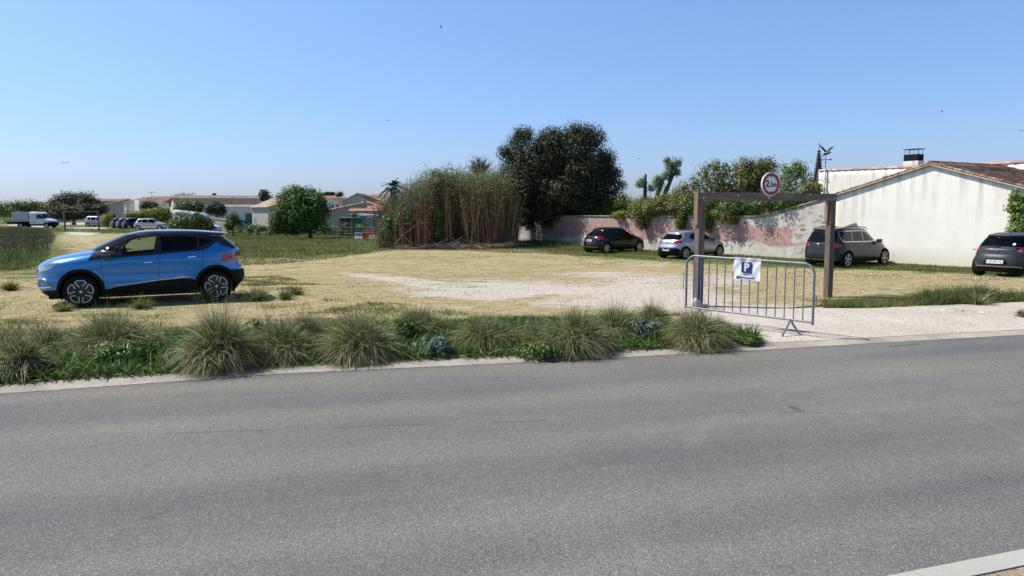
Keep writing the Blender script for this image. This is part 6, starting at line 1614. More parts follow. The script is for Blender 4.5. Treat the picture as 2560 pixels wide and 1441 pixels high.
# grass strips behind the path on the right and other green swards ---------------------------------
def sward(name, poly, n, h, wd, mat, label, droop=.25, zoff=0.0, dens=None, lean=(0, 0)):
    xs = [p[0] for p in poly]; ys = [p[1] for p in poly]
    # sample in world inside the pixel polygon
    W = [G(a, b_) for a, b_ in poly]; X0, X1 = min(p.x for p in W), max(p.x for p in W); Y0, Y1 = min(p.y for p in W), max(p.y for p in W)
    out = []; got = 0; it = 0
    while got < n and it < 60:
        m_ = 40000; X = RNG.uniform(X0, X1, m_); Y = RNG.uniform(Y0, Y1, m_); Zz = terr(X, Y)
        a, b_ = project(np.stack([X, Y, Zz], 1)); k = inpoly(a, b_, poly)
        if dens is not None: k &= dens(X, Y, a, b_)
        out.append(np.stack([X[k], Y[k], Zz[k]], 1)); got += k.sum(); it += 1
    P = np.concatenate(out)[:n]; n = len(P); P[:, 2] += zoff-.01
    D = RNG.normal(size=(n, 3))*.45; D[:, 2] = 1; D[:, 0] += lean[0]; D[:, 1] += lean[1]
    hh = h*RNG.uniform(.45, 1.15, n)*(1+.45*vn(P[:, 0], P[:, 1], .8, 4))
    V, Q = ribbons(P, D, hh, wd*RNG.uniform(.6, 1.3, n), droop*RNG.uniform(.3, 1.5, n), 2)
    return tag(link(name, npmesh(name, V, Q), MATS[mat]), label, 'grass', kind='stuff')
sward('tall_grass', [(-300, 574), (30, 572), (122, 576), (140, 592), (120, 640), (60, 668), (-300, 690)], 60000, .38, .030, 'meadow_dark', 'tall dark grass patch at the far left edge of the field', dens=lambda X, Y, a, b_: (122-a)/40+RNG.normal(0, .35, len(X))+vn(X, Y, .5, 6)*.8 > 0)
sward('tall_grass', [(-300, 625), (60, 630), (120, 640), (100, 664), (40, 678), (-300, 700)], 22000, .28, .022, 'meadow_bright', 'brighter green grass in front of the tall dark patch on the left')
sward('meadow_strip', [(560, 583), (700, 577), (955, 592), (1290, 608), (1290, 616), (1100, 612), (1000, 616), (850, 634), (600, 650), (596, 640)], 70000, .30, .035, 'meadow', 'long strip of uncut green grass in front of the allotments and reeds')
sward('meadow_edge', [(560, 642), (850, 628), (1000, 612), (1100, 609), (1300, 613), (1460, 632), (1640, 645), (1640, 652), (1450, 640), (1000, 622), (850, 645), (700, 662), (560, 668)], 22000, .14, .03, 'meadow', 'short patchy green grass where the meadow meets the dry field')
sward('wall_grass', [(1290, 606), (1460, 611), (1660, 628), (1820, 638), (2000, 648), (2110, 654), (2440, 672), (2560, 681), (2560, 694), (2420, 683), (2200, 676), (2000, 668), (1820, 652), (1600, 638), (1400, 627), (1290, 620)], 30000, .17, .025, 'meadow', 'green grass growing along the foot of the garden wall and white house')
sward('wall_weeds', [(1285, 607), (1450, 611), (1450, 618), (1285, 616)], 5000, .5, .04, 'weed', 'taller dark weeds at the shaded foot of the garden wall')
sward('far_grass', [(-200, 560), (20, 566), (130, 572), (330, 576), (420, 582), (600, 584), (600, 592), (330, 585), (130, 580), (-200, 575)], 20000, .3, .05, 'meadow', 'rough green grass edging the far track on the left')
sward('path_grass', [(2055, 764), (2300, 756), (2560, 745), (2760, 733), (2760, 752), (2560, 758), (2290, 770), (2160, 775), (2060, 773)], 17000, .24, .013, 'meadow', 'green grass strip growing along the far side of the path on the right', lean=(.1, 0))
sward('path_grass', [(2300, 756), (2470, 749), (2480, 760), (2310, 768)], 3500, .40, .013, 'meadow', 'taller green grass clump in the right-hand path strip')
sward('path_grass', [(560, 822), (900, 812), (1500, 798), (1700, 792), (1700, 797), (1300, 809), (900, 822), (560, 833)], 15000, .13, .010, 'meadow', 'green grass fringe along the back edge of the concrete path')
sward('path_grass', [(0, 838), (370, 826), (560, 822), (560, 832), (370, 838), (0, 848)], 4000, .12, .010, 'meadow', 'green grass fringe behind the path at the left')
# dry stubble over the field
def dens_dry(X, Y, a, b_):
    nrm = vn(X, Y, 1.6, 1)*1.6+vn(X, Y, .35, 5)*.8
    pl = ((np.abs((a-1500)/330)**2+np.abs((b_-745)/28)**2) < 1) & (RNG.random(len(X)) < .93)
    return (nrm+RNG.normal(0, .5, len(X)) > -.25) & ~pl
sward('dry_stubble', [(-100, 700), (700, 650), (1300, 640), (2000, 690), (2600, 700), (2600, 745), (2060, 760), (1740, 785), (1350, 800), (700, 820), (-100, 845)], 120000, .07, .012, 'stubble', 'short dry mown grass covering the near field', droop=.9, dens=dens_dry)
sward('dry_stubble', [(-100, 690), (140, 620), (300, 592), (560, 600), (640, 650), (1000, 622), (1300, 620), (2000, 672), (2600, 698), (2600, 705), (2000, 690), (1300, 645), (700, 652), (560, 660), (-100, 705)], 60000, .08, .028, 'stubble', 'short dry mown grass covering the far field', droop=.9, dens=dens_dry)
def dens_g(X, Y, a, b_):
    return vn(X, Y, .9, 8)*1.5+vn(X, Y, .2, 2)*.6+RNG.normal(0, .22, len(X)) > .62
sward('green_tufts', [(-100, 720), (700, 690), (1000, 760), (1400, 780), (1300, 800), (700, 820), (-100, 845)], 24000, .085, .011, 'meadow', 'small green grass patches scattered over the near dry field', dens=dens_g)
# grass tufts near the blue car
for i, (px, py, r, h, lab) in enumerate(((350, 772, 40, 30, 'spiky green grass tuft below the middle of the blue car'), (512, 756, 34, 34, 'grass tuft in front of the rear wheel of the blue car'), (645, 752, 44, 30, 'grass tuft at the tip of the blue car shadow'),
        (713, 750, 30, 22, 'low grass tuft right of the shadow tip'), (738, 738, 24, 32, 'upright grass tuft, rightmost of the four by the shadow'), (28, 727, 36, 22, 'grass tuft left of the blue car front bumper'), (160, 778, 30, 20, 'flat grass tuft below the front bumper of the blue car'),
        (2440, 765, 26, 55, 'dark bushy weed with dead stalks in the right-hand path strip'), (2558, 792, 20, 12, 'tiny green tuft on the path at the right edge'))):
    b_ = G(px, py) if px != 2558 else Vector((*gl(px, py, .034), .034)); sc = F/b_.y; n = 340; a = RNG.uniform(0, 6.283, n); t = RNG.uniform(.05, 1.25, n)
    D = np.stack([np.cos(a)*np.sin(t), np.sin(a)*np.sin(t), np.cos(t)], 1); P = np.stack([np.cos(a)*.03, np.sin(a)*.03, 0*a], 1)
    V, Q = ribbons(P, D, (r+h)/2/sc*RNG.uniform(.7, 1.75, n), RNG.uniform(.008, .014, n), .15+.35*RNG.random(n), 3); V[:, 2] = np.maximum(V[:, 2], 0)
    o = link('grass_tuft', npmesh('grass_tuft', V, Q), MATS['meadow' if i < 7 else 'tussock']); o.location = b_; tag(o, lab, 'grass tuft', 'small grass tufts')
# stones near the left gantry post
for i, (px, py, r) in enumerate(((1738, 765, .10), (1752, 768, .07), (1764, 767, .06))):
    b_ = gl(px, py, .03); bm = bmesh.new(); bmesh.ops.create_icosphere(bm, subdivisions=2, radius=r)
    for v in bm.verts: v.co *= random.uniform(.8, 1.15); v.co.z = v.co.z*(1.25 if i == 0 else .8)+r*.5
    me = bpy.data.meshes.new('stone'); bm.to_mesh(me); bm.free(); o = link('stone', me, plain('stone_white', (.55, .52, .47), .9, var=.2) if i == 0 else plain('stone_brown', (.15, .11, .08), .9, var=.3)); o.location = (b_[0], b_[1], .01)
    tag(o, ['whitish stone at the foot of the left timber post', 'brown stone beside the whitish one at the left timber post', 'small dark stone, rightmost of three at the left timber post'][i], 'stone', 'stones at the post foot')
# pebbles in the pale patch
n = 2600; pts = []
Wp = [G(a, b_) for a, b_ in ((900, 690), (1740, 770), (1300, 770), (1740, 690))]
X = RNG.uniform(min(p.x for p in Wp)-1, max(p.x for p in Wp)+1, 9000); Y = RNG.uniform(min(p.y for p in Wp), max(p.y for p in Wp), 9000); Zz = terr(X, Y); a, b_ = project(np.stack([X, Y, Zz], 1))
k = (np.abs((a-1420)/430)**2+np.abs((b_-735)/42)**2) < 1; X, Y, Zz = X[k][:n], Y[k][:n], Zz[k][:n]; n = len(X)
oc = np.array([(1, 0, 0), (0, 1, 0), (-1, 0, 0), (0, -1, 0), (0, 0, .6)]); r_ = (.008+.02*RNG.random(n)**3)
V = (np.stack([X, Y, Zz], 1)[:, None]+oc[None]*r_[:, None, None]*RNG.uniform(.6, 1.3, (n, 5, 1))).reshape(-1, 3)
Q = (np.arange(n)[:, None, None]*5+np.array([[0, 1, 4], [1, 2, 4], [2, 3, 4], [3, 0, 4]])[None]).reshape(-1, 3)
leafmat('pebble', [(0, (.16, .13, .11)), (.5, (.40, .35, .29)), (1, (.60, .56, .50))], .9, 0)
tag(link('pebbles', npmesh('pebbles', V, Q), MATS['pebble']), 'loose pebbles on the pale worn patch of the field', 'pebbles', kind='stuff')

# ------------------------------------------------------------------ trees
def pb(px, py, rx, ry, Y, rd=None):
    if Y < 0:                       # follow the garden wall, -Y metres behind its face
        c = hit(px, py, GW0-GWn*(-Y-1), GWn); s = c.y/F; return (c.x, c.y, c.z, rx*s, .8, ry*s)
    c = at(px, py, Y); s = Y/F; return (c.x, c.y, c.z, rx*s, (rd if rd is not None else (rx+ry)/2)*s, ry*s)
def tree(name, label, cat, Y, basepx,  blobs, nclus, per, crad, leaf, mat, bark='bark', tr=.16, shell=.55, ntip=9, group=None, asp=.55, trunk=True, flat=1.0, rd=None, extra=None, up=.35):
    bp = at(basepx, 560, Y) if Y > 0 else hit(basepx, 545, GW0-GWn*1.6, GWn); z = T(bp.x, bp.y); o = empty(name, (bp.x, bp.y, z), 0, label, cat, group)
    B = [pb(*b_, Y, rd) for b_ in blobs]; off = np.array([bp.x, bp.y, z])
    V, Q = cloud(B, nclus, per, crad, leaf, shell, up, asp, flat); V = V-off; V[:, 2] = np.maximum(V[:, 2], .02)
    link('crown', npmesh('crown', V, Q), MATS[mat], o)
    if trunk:
        q = MB(); zs = min(b_[2]-b_[5]*.5 for b_ in B)-z; zs = max(.3, zs)
        q.tube([(0, 0, -.1), (.03, 0, zs*.5), (0, 0, zs)], [tr*1.3, tr, tr*.8], 8)
        tips = []
        for _ in range(ntip):
            b_ = random.choice(B); d = Vector((random.gauss(0, 1), random.gauss(0, 1), random.gauss(.4, .8))).normalized()
            tips.append((b_[0]-bp.x+d.x*b_[3]*.8, b_[1]-bp.y+d.y*b_[4]*.8, b_[2]-z+d.z*b_[5]*.8))
        branches(q, (0, 0, zs*.95), tips, tr*.5, .015, .3)
        q.build('trunk', MATS[bark], o, smooth=True)
    if extra: extra(o, off)
    return o
tree('evergreen_oak', 'big dark evergreen tree with three-lobed crown rising over the garden wall', 'tree', 55, 1410,
     [(1335, 410, 66, 66), (1385, 385, 50, 60), (1368, 362, 34, 36), (1385, 345, 30, 26), (1425, 385, 70, 60), (1455, 430, 72, 74), (1310, 460, 62, 70), (1400, 480, 110, 66), (1500, 460, 52, 52), (1290, 505, 52, 42), (1355, 530, 70, 30), (1460, 510, 62, 34), (1285, 375, 30, 34), (1312, 345, 24, 20), (1527, 440, 24, 24), (1480, 345, 34, 24), (1440, 330, 40, 16), (1520, 400, 22, 26), (1545, 465, 16, 14), (1258, 378, 12, 12), (1268, 430, 18, 22), (1262, 520, 18, 26), (1300, 332, 12, 10)],
     2100, 56, .50, .135, 'leaf_dark', tr=.3, shell=.5, ntip=22, asp=.6)
tree('leafy_bush', 'rounded bright green bush-like tree standing alone in front of the middle houses', 'tree', 78, 775,
     [(745, 520, 62, 48), (715, 545, 40, 34), (785, 530, 38, 40), (745, 555, 60, 26), (700, 560, 24, 18), (740, 492, 36, 22), (790, 508, 26, 22)],
     560, 60, .60, .22, 'leaf_round', tr=.2, shell=.6, asp=.6)
# fig-like trees over the garden wall behind the timber frame
def hang(o, off): pass
tree('garden_tree', 'spreading olive-green tree with bare upper twigs over the garden wall behind the sign', 'tree', 47, 1850,
     [(1790, 430, 44, 30), (1760, 470, 60, 36), (1850, 470, 60, 44), (1820, 505, 80, 30), (1890, 440, 36, 38), (1925, 470, 30, 40), (1860, 420, 34, 22), (1920, 415, 24, 16), (1705, 490, 34, 22), (1880, 505, 60, 24)],
     620, 24, .42, .15, 'leaf_olive', 'bark_pale', tr=.14, shell=.4, ntip=40)
tree('garden_tree', 'thin pale-leaved tree with open branches between the sign and the white house', 'tree', 44, 1935,
     [(1985, 425, 34, 22), (1975, 450, 42, 24), (2015, 450, 22, 16), (1960, 480, 30, 18), (2000, 415, 20, 10)],
     120, 20, .32, .14, 'leaf_fresh', 'bark_pale', tr=.10, shell=.4, ntip=30)
tree('garden_bush', 'dense dark bush touching the left corner of the white house above the garden wall', 'bush', -2.2, 2010,
     [(2020, 485, 22, 26), (2035, 475, 16, 20), (2000, 500, 24, 18)], 90, 40, .3, .12, 'leaf_olive', tr=.08)
tree('wall_hedge', 'olive-brown hedge mass spilling over the top of the garden wall left of the timber frame', 'hedge', -1.35, 1660,
     [(1610, 520, 40, 20), (1660, 515, 50, 26), (1710, 515, 40, 30), (1600, 545, 18, 14), (1640, 532, 60, 14)], 330, 34, .4, .13, 'leaf_olive', tr=.08, shell=.4)
tree('wall_hedge', 'thick green hedge over the garden wall between the two timber posts', 'hedge', -1.35, 1850,
     [(1780, 515, 50, 28), (1850, 518, 60, 26), (1920, 512, 60, 24), (1970, 505, 40, 20), (1730, 525, 30, 18), (1830, 535, 70, 10)], 460, 34, .36, .12, 'leaf_mid', tr=.08, shell=.4)
tree('green_shrub', 'fresh green shrub behind the garden wall at the right foot of the big dark tree', 'bush', 58, 1510,
     [(1500, 512, 30, 22), (1530, 520, 30, 20), (1480, 522, 24, 16)], 130, 34, .5, .18, 'leaf_fresh', tr=.06)
tree('green_shrub', 'darker rounded shrub rising behind the fresh green one over the garden wall', 'bush', 62, 1553,
     [(1553, 505, 18, 18), (1553, 520, 20, 14)], 60, 34, .45, .17, 'leaf_olive', tr=.06)
tree('green_shrub', 'bright green shrub row over the wall just left of the pollarded trunks', 'bush', 56, 1590,
     [(1580, 522, 34, 18), (1620, 512, 26, 16), (1560, 530, 40, 10)], 130, 34, .42, .16, 'leaf_fresh', tr=.06)
tree('yellow_shrub', 'low yellow-green creeper lying on the wall coping right of the big tree', 'creeper', -1.3, 1570,
     [(1565, 538, 42, 6)], 50, 30, .25, .13, 'leaf_yellow', trunk=False)
# creepers hanging down the garden wall
for px, py, rx, ry, m_, lab in ((1608, 560, 16, 24, 'leaf_olive', 'creeper hanging down the wall behind the silver hatchback bumper'), (1705, 562, 14, 24, 'leaf_olive', 'small dark creeper hanging left of the left timber post'), (1765, 565, 22, 30, 'leaf_olive', 'creeper hanging down right of the left timber post'), (1830, 552, 26, 18, 'leaf_yellow', 'yellow-green creeper spilling over the coping below the sign'), (1320, 560, 30, 26, 'leaf_dark', 'dark ivy at the left end of the garden wall beside the reeds')):
    h = hit(px, py-ry*.6, GW0+GWn*.25, GWn); s = h.y/F
    V, Q = cloud([(h.x, h.y, h.z-ry*s*.2, rx*s, .25, ry*s)], int(rx*ry*.09)+14, 26, .22, .12, .3)
    V = V-np.array(h); o = link('wall_creeper', npmesh('wall_creeper', V, Q), MATS[m_]); o.location = h; tag(o, lab, 'creeper', 'creepers on the garden wall')
# pollards
def pollard(px, base_py, top_px, top_py, blobs, mat, label, Y=53, tr=.14):
    b0 = at(px, base_py, Y); t0_ = at(top_px, top_py, Y); z = T(b0.x, b0.y); o = empty('pollard_tree', (b0.x, b0.y, z), 0, label, 'tree', 'pollarded trees behind the wall')
    off = Vector((b0.x, b0.y, z)); q = MB(); h0 = b0.z-z
    q.tube([(0, 0, -.05), (0, 0, h0), tuple((t0_-off)*.5+Vector((0, 0, h0))*.5), tuple(t0_-off)], [tr*1.2, tr*1.1, tr*.9, tr*.55], 8)
    tips = []
    for bx in blobs:
        c = at(bx[0], bx[1], Y)-off; tips.append(tuple(c)); tips.append(tuple(c+Vector((random.uniform(-.4, .4), 0, random.uniform(.1, .5)))))
    branches(q, tuple((t0_-off)*.7+Vector((0, 0, h0))*.3), tips, tr*.4, .02, .3); q.build('trunk', MATS['bark' if mat != 'leaf_pale2' else 'bark_pale'], o, smooth=True)
    V, Q = cloud([pb(*b_, Y) for b_ in blobs], 14*len(blobs), 24, .26, .13, .2); link('crown', npmesh('crown', V-np.array(off), Q), MATS[mat], o)
pollard(1612, 505, 1614, 436, [(1603, 455, 12, 10), (1601, 463, 10, 7)], 'leaf_pale', 'bare pollarded trunk with one small leafy tuft, leftmost of the three pollards')
pollard(1640, 500, 1660, 440, [(1645, 455, 16, 14), (1630, 470, 12, 10), (1660, 440, 12, 12), (1650, 475, 10, 8)], 'leaf_pale', 'middle leaning pollard with leafy side shoots')
pollard(1655, 500, 1682, 440, [(1680, 420, 20, 20), (1668, 402, 10, 12), (1697, 408, 10, 14), (1672, 430, 14, 12), (1690, 432, 12, 8)], 'leaf_pale', 'tallest pollard with a pale leafy head leaning right', tr=.17)
# palm
pY = 62; pc = at(984, 470, pY); pz = T(pc.x, pc.y); palm = empty('palm_tree', (pc.x, pc.y, pz), 0, 'palm tree crown showing behind the left end of the reeds', 'palm tree')
q = MB(); h = pc.z-pz; q.tube([(0, 0, -.1), (.05, 0, h*.5), (0, 0, h)], [.32, .26, .3], 10); q.build('trunk', MATS['bark'], palm, smooth=True)
Ps, Ds, Ls = [], [], []
for k in range(46):
    a = random.uniform(0, 6.283); el_ = random.uniform(-.5, 1.4); L = random.uniform(1.3, 1.75); d = Vector((math.cos(a)*math.cos(el_), math.sin(a)*math.cos(el_), math.sin(el_)))
    for i in range(26):
        t = .12+.88*i/26; c = d*(L*t)+Vector((0, 0, h-L*.55*t*t)); tang = (d+Vector((0, 0, -1.1*.55*t*2*.8))).normalized(); side = tang.cross(Vector((0, 0, 1))).normalized()
        for s in (-1, 1): Ps.append(tuple(c)); Ds.append(tuple(tang*.8+side*s*.7)); Ls.append(.42*(1-.6*t))
V, Q = ribbons(np.array(Ps), np.array(Ds), np.array(Ls), np.full(len(Ls), .035), np.full(len(Ls), .15), 2); link('fronds', npmesh('fronds', V, Q), MATS['palm_leaf'], palm)
V, Q = cloud([pb(985, 520, 24, 28, pY)], 60, 30, .3, .13, .2); link('dead_fronds', npmesh('dead_fronds', V-np.array([pc.x, pc.y, pz]), Q), MATS['leaf_olive'], palm)
# bare tree behind the reeds
def bare(px, Y, top, wpx, base_py, label, n=60, seedm='twig', th=.05, leaves=None):
    b0 = at(px, base_py, Y); z = T(b0.x, b0.y); o = empty('bare_tree', (b0.x, b0.y, z), 0, label, 'tree'); q = MB(); s = Y/F; H_ = (hor(px)-top)*s+EYE-z; h0 = b0.z-z
    q.tube([(0, 0, -.05), (0, 0, h0)], [.16, .12], 7)
    for k in range(n):
        a = random.uniform(0, 6.283); r_ = wpx*s*.5*math.sqrt(random.random()); zt_ = h0+(H_-h0)*random.uniform(.55, 1.0)*(1-.35*(r_/(wpx*s*.5))**2)
        mid = Vector((math.cos(a)*r_*.45, math.sin(a)*r_*.45, h0+(zt_-h0)*.5)); end = Vector((math.cos(a)*r_, math.sin(a)*r_, zt_))
        q.tube([(0, 0, h0), tuple(mid), tuple(end)], [th, th*.5, .012], 4, cap=False)
        for _ in range(3):
            st_ = mid.lerp(end, random.random()); q.tube([tuple(st_), tuple(st_+Vector((random.gauss(0, .35), random.gauss(0, .35), random.uniform(.2, .6))))], [.018, .006], 3, cap=False)
    q.build('branches', MATS[seedm], o, fix=False)
    if leaves:
        V, Q = cloud([pb(px, (top+base_py)/2, wpx*.42, (base_py-top)*.42, Y)], leaves, 8, .2, .10, .3); link('buds', npmesh('buds', V-np.array([b0.x, b0.y, z]), Q), MATS['leaf_olive'], o)
    return o
bare(1200, 64, 388, 62, 450, 'thin bare-branched tree rising behind the reeds left of the big dark tree', 70, leaves=60)
bare(460, 135, 481, 66, 500, 'sparse leafless tree on the skyline left of the big tiled house', 40, th=.07)
bare(1880, 48, 396, 130, 470, 'leafless twiggy tree crown sticking out above the hedge behind the sign', 60, seedm='bark_pale', th=.035)
# reeds
def reed_xy(n, front=False):
    px = RNG.uniform(952, 1286, n)+RNG.normal(0, 5, n); Y = 50.2+RNG.random(n)**.8*7+.8*np.sin(px*.035)+.5*np.sin(px*.11+1); X = (px-1280)/F*Y*1.0
    return px, X, Y
n = 5200; px, X, Y = reed_xy(n); Zz = terr(X, Y)
topy = np.interp(px, [955, 1000, 1060, 1130, 1180, 1240, 1295], [520, 488, 450, 432, 446, 440, 520])+7*np.sin(px*.09)+5*np.sin(px*.21+2)+RNG.normal(0, 10, n)-RNG.random(n)**8*30
H_ = np.maximum(1.0, (hor(px)-topy)*Y/F+EYE-Zz)
P = np.stack([X, Y, Zz], 1); D = RNG.normal(size=(n, 3))*.11; D[:, 2] = 1; D[:, 0] += (px-1125)/4000+.02
V1 = ribbons(P, D, H_*.93, RNG.uniform(.025, .045, n), RNG.uniform(0, .03, n), 3, side=np.tile([1, 0, 0], (n, 1)).astype(float))
rb_ = empty('giant_reeds', (float(np.mean(X)), 54, -.65), 0, 'tall stand of giant reeds, brown stems and grey-green tops, left of the big dark tree', 'reeds')
off = np.array([float(np.mean(X)), 54, -.65]); o = link('stems', npmesh('stems', V1[0]-off, V1[1]), MATS['cane_stem'], rb_); o['kind'] = 'stuff'
k = RNG.integers(0, n, 62000); t = np.clip(np.interp(px[k], [950, 1010, 1060, 1300], [.05, .25, .42, .45])+.62*RNG.random(62000)**.8, 0, 1.02); P = P[k]+D[k]*(H_[k]*t*.93)[:, None]
m_ = len(k); Dl = RNG.normal(size=(m_, 3)); Dl[:, 2] = np.abs(Dl[:, 2])*.5+.5; Dl[:, 0] += .25
V, Q = ribbons(P, Dl, RNG.uniform(.25, .55, m_), RNG.uniform(.02, .04, m_), RNG.uniform(.3, .9, m_), 3); o = link('leaves', npmesh('leaves', V-off, Q), MATS['cane_leaf'], rb_); o['kind'] = 'stuff'
# fallen canes at the foot
n = 520; px = RNG.uniform(1000, 1270, n); Y = RNG.uniform(49.0, 51.5, n); X = (px-1280)/F*Y; P = np.stack([X, Y, terr(X, Y)+RNG.random(n)*.28+.05], 1)
D = RNG.normal(size=(n, 3)); D[:, 2] = RNG.normal(0, .16, n); V, Q = ribbons(P, D, RNG.uniform(.6, 2.0, n), np.full(n, .035), 0*px, 1, side=np.tile([0, 0, 1], (n, 1)).astype(float)); V[:, 2] = np.maximum(V[:, 2], terr(V[:, 0], V[:, 1])+.01)
leafmat('cane_dead', [(0, (.20, .13, .09)), (.5, (.38, .27, .19)), (1, (.55, .43, .32))], .8, 0)
tag(link('fallen_canes', npmesh('fallen_canes', V, Q), MATS['cane_dead']), 'pale fallen canes lying along the foot of the reeds', 'fallen canes', kind='stuff')
q = MB()
for pts in (((985, 612), (1010, 585), (1045, 560), (1070, 556)), ((1040, 548), (1060, 560), (1078, 590)), ((1090, 612), (1118, 598)), ((1130, 596), (1160, 614))):
    q.tube([tuple(at(a, b_, 49.6)) for a, b_ in pts], .014, 5)
o = q.build('bent_canes', MATS['cane_dead']); tag(o, 'a few broken arching canes leaning in front of the reeds', 'canes', kind='stuff')
V, Q = cloud([pb(1090, 480, 18, 60, 51, 15), pb(1118, 460, 26, 24, 52, 15), pb(1100, 560, 16, 40, 50.3, 14), pb(1010, 560, 26, 40, 50.3, 14), pb(970, 565, 12, 34, 50.6, 14), pb(1180, 570, 10, 30, 50.4, 10)], 190, 34, .3, .13, .3)
bo = at(1100, 600, 51); o = link('climbing_bramble', npmesh('climbing_bramble', V-np.array(bo), Q), MATS['leaf_mid']); o.location = bo; tag(o, 'dark green climbing bramble growing up through the reeds', 'bramble')
# conifer, umbrella pine, small palm on the skyline
tree('conifer', 'small dark blue-green conifer on the skyline left of the round green tree', 'tree', 150, 661, [(661, 488, 14, 9), (661, 480, 9, 7), (655, 497, 18, 5), (668, 496, 16, 5)], 90, 20, .7, .35, 'palm_leaf', tr=.2, flat=.4)
tree('umbrella_pine', 'flat-topped pine on the skyline behind the orange roofs', 'tree', 210, 818, [(822, 484, 16, 3), (808, 487, 14, 3), (830, 488, 8, 4)], 70, 18, .8, .4, 'palm_leaf', tr=.2, flat=.35)
tree('small_palm', 'small spiky palm head on the skyline left of the gabled house', 'tree', 200, 849, [(849, 487, 7, 4)], 20, 18, .7, .45, 'palm_leaf', tr=.15)
# left hedges and trees
tree('dark_tree', 'dark rounded tree clump with a flat top behind the distant timber frame', 'tree', 132, 185, [(180, 503, 40, 20), (212, 507, 24, 18), (160, 515, 30, 16), (195, 520, 50, 14), (150, 512, 26, 16), (230, 508, 22, 14), (185, 516, 54, 20), (140, 526, 20, 10), (245, 524, 22, 10), (160, 528, 34, 12), (215, 530, 40, 10), (222, 492, 8, 8), (232, 518, 18, 12)], 620, 34, .9, .34, 'leaf_dark', tr=.3, shell=.4)
tree('hedge', 'long dark hedge running out of the left edge of the picture', 'hedge', 150, 40, [(-60, 522, 70, 12), (20, 522, 50, 12), (70, 516, 30, 14), (110, 520, 26, 8), (0, 530, 100, 8)], 330, 30, 1.0, .38, 'leaf_mid', trunk=False)
tree('field_bush', 'low green bushes at the foot of the dark rounded tree', 'bush', 118, 225, [(215, 526, 26, 12), (250, 524, 14, 10), (180, 528, 34, 12), (145, 528, 20, 11), (200, 535, 40, 8), (160, 536, 34, 8)], 420, 30, .7, .3, 'leaf_dark', trunk=False)
tree('yellow_bush', 'yellow-green bush right of the silver-blue people carrier', 'bush', 104, 267, [(267, 549, 13, 11)], 40, 34, .5, .22, 'leaf_yellow', trunk=False)
tree('yellow_hedge', 'long yellow-green hedge behind the row of dark cars', 'hedge', 106, 370, [(340, 540, 26, 9), (375, 537, 28, 11), (405, 533, 20, 12), (420, 545, 12, 16), (390, 548, 26, 10)], 260, 32, .6, .24, 'leaf_yellow', trunk=False)
tree('dark_shrub', 'dark shrub in front of the white block on the left', 'bush', 112, 372, [(372, 517, 16, 10), (385, 520, 12, 8)], 80, 32, .6, .26, 'leaf_dark', trunk=False)
tree('dark_shrub', 'dark green shrub before the left half of the big tiled roof', 'bush', 100, 478, [(470, 516, 22, 9), (490, 518, 20, 10), (450, 520, 12, 6)], 120, 32, .6, .25, 'leaf_mid', trunk=False)
tree('dark_shrub', 'dark shrub before the middle of the big tiled house', 'bush', 99, 540, [(535, 521, 20, 11), (550, 526, 14, 9)], 110, 32, .6, .25, 'leaf_dark', trunk=False)
tree('round_bush', 'dense dark green round bush hiding the middle of the white van', 'bush', 66, 475, [(475, 556, 46, 22), (450, 566, 30, 14), (505, 564, 30, 16), (475, 570, 55, 10)], 260, 44, .4, .17, 'leaf_mid', tr=.1, shell=.6)
tree('small_tree', 'small bushy tree between the white van and the standing person', 'tree', 88, 582, [(580, 548, 14, 16), (590, 560, 14, 14), (572, 565, 12, 12)], 110, 30, .4, .18, 'leaf_mid', tr=.1)
tree('low_bush', 'low scrub beside the standing person under the small pale house', 'bush', 84, 640, [(640, 572, 30, 8), (600, 574, 14, 6), (690, 578, 20, 6)], 100, 30, .35, .15, 'leaf_mid', trunk=False)
tree('pale_shrub', 'pale green shrub right of the round tree in the allotments', 'bush', 81, 810, [(812, 566, 14, 14), (800, 578, 18, 8), (830, 574, 16, 8)], 110, 28, .35, .14, 'leaf_pale', trunk=False)
tree('allotment_growth', 'dark garden growth behind the wire fence', 'bush', 83, 870, [(840, 580, 20, 7), (875, 580, 20, 6), (905, 568, 16, 5), (865, 565, 14, 5)], 120, 28, .3, .13, 'leaf_mid', trunk=False)
tree('small_bush', 'small round bush before the long low grey building', 'bush', 98, 884, [(884, 540, 6, 5)], 18, 30, .3, .14, 'leaf_olive', trunk=False)
# grass bank behind the far track
# creeper on the white wall at the right
ivy = [(2535, 490, 7, 22), (2530, 520, 11, 28), (2538, 550, 13, 26), (2535, 580, 10, 18), (2548, 510, 6, 30), (2556, 520, 6, 34), (2556, 570, 10, 22), (2570, 560, 14, 30)]
B = []
for a, b_, rx, ry in ivy:
    h = hit(a, b_, BP+Bn*.3, Bn); s = h.y/F; B.append((h.x, h.y, h.z, rx*s, .22, ry*s))
V, Q = cloud(B, 105, 30, .20, .12, .25); off = np.array([B[0][0], B[0][1], -.65]); ivo = empty('climbing_ivy', tuple(off), 0, 'green ivy climbing the white house wall above the rightmost car', 'ivy')
link('leaves', npmesh('leaves', V-off, Q), MATS['leaf_fresh'], ivo)
q = MB(); q.tube([(0, 0, 0), (.1, .05, 1.2), (0, 0, 2.6)], .03, 5); q.build('stem', MATS['bark'], ivo)
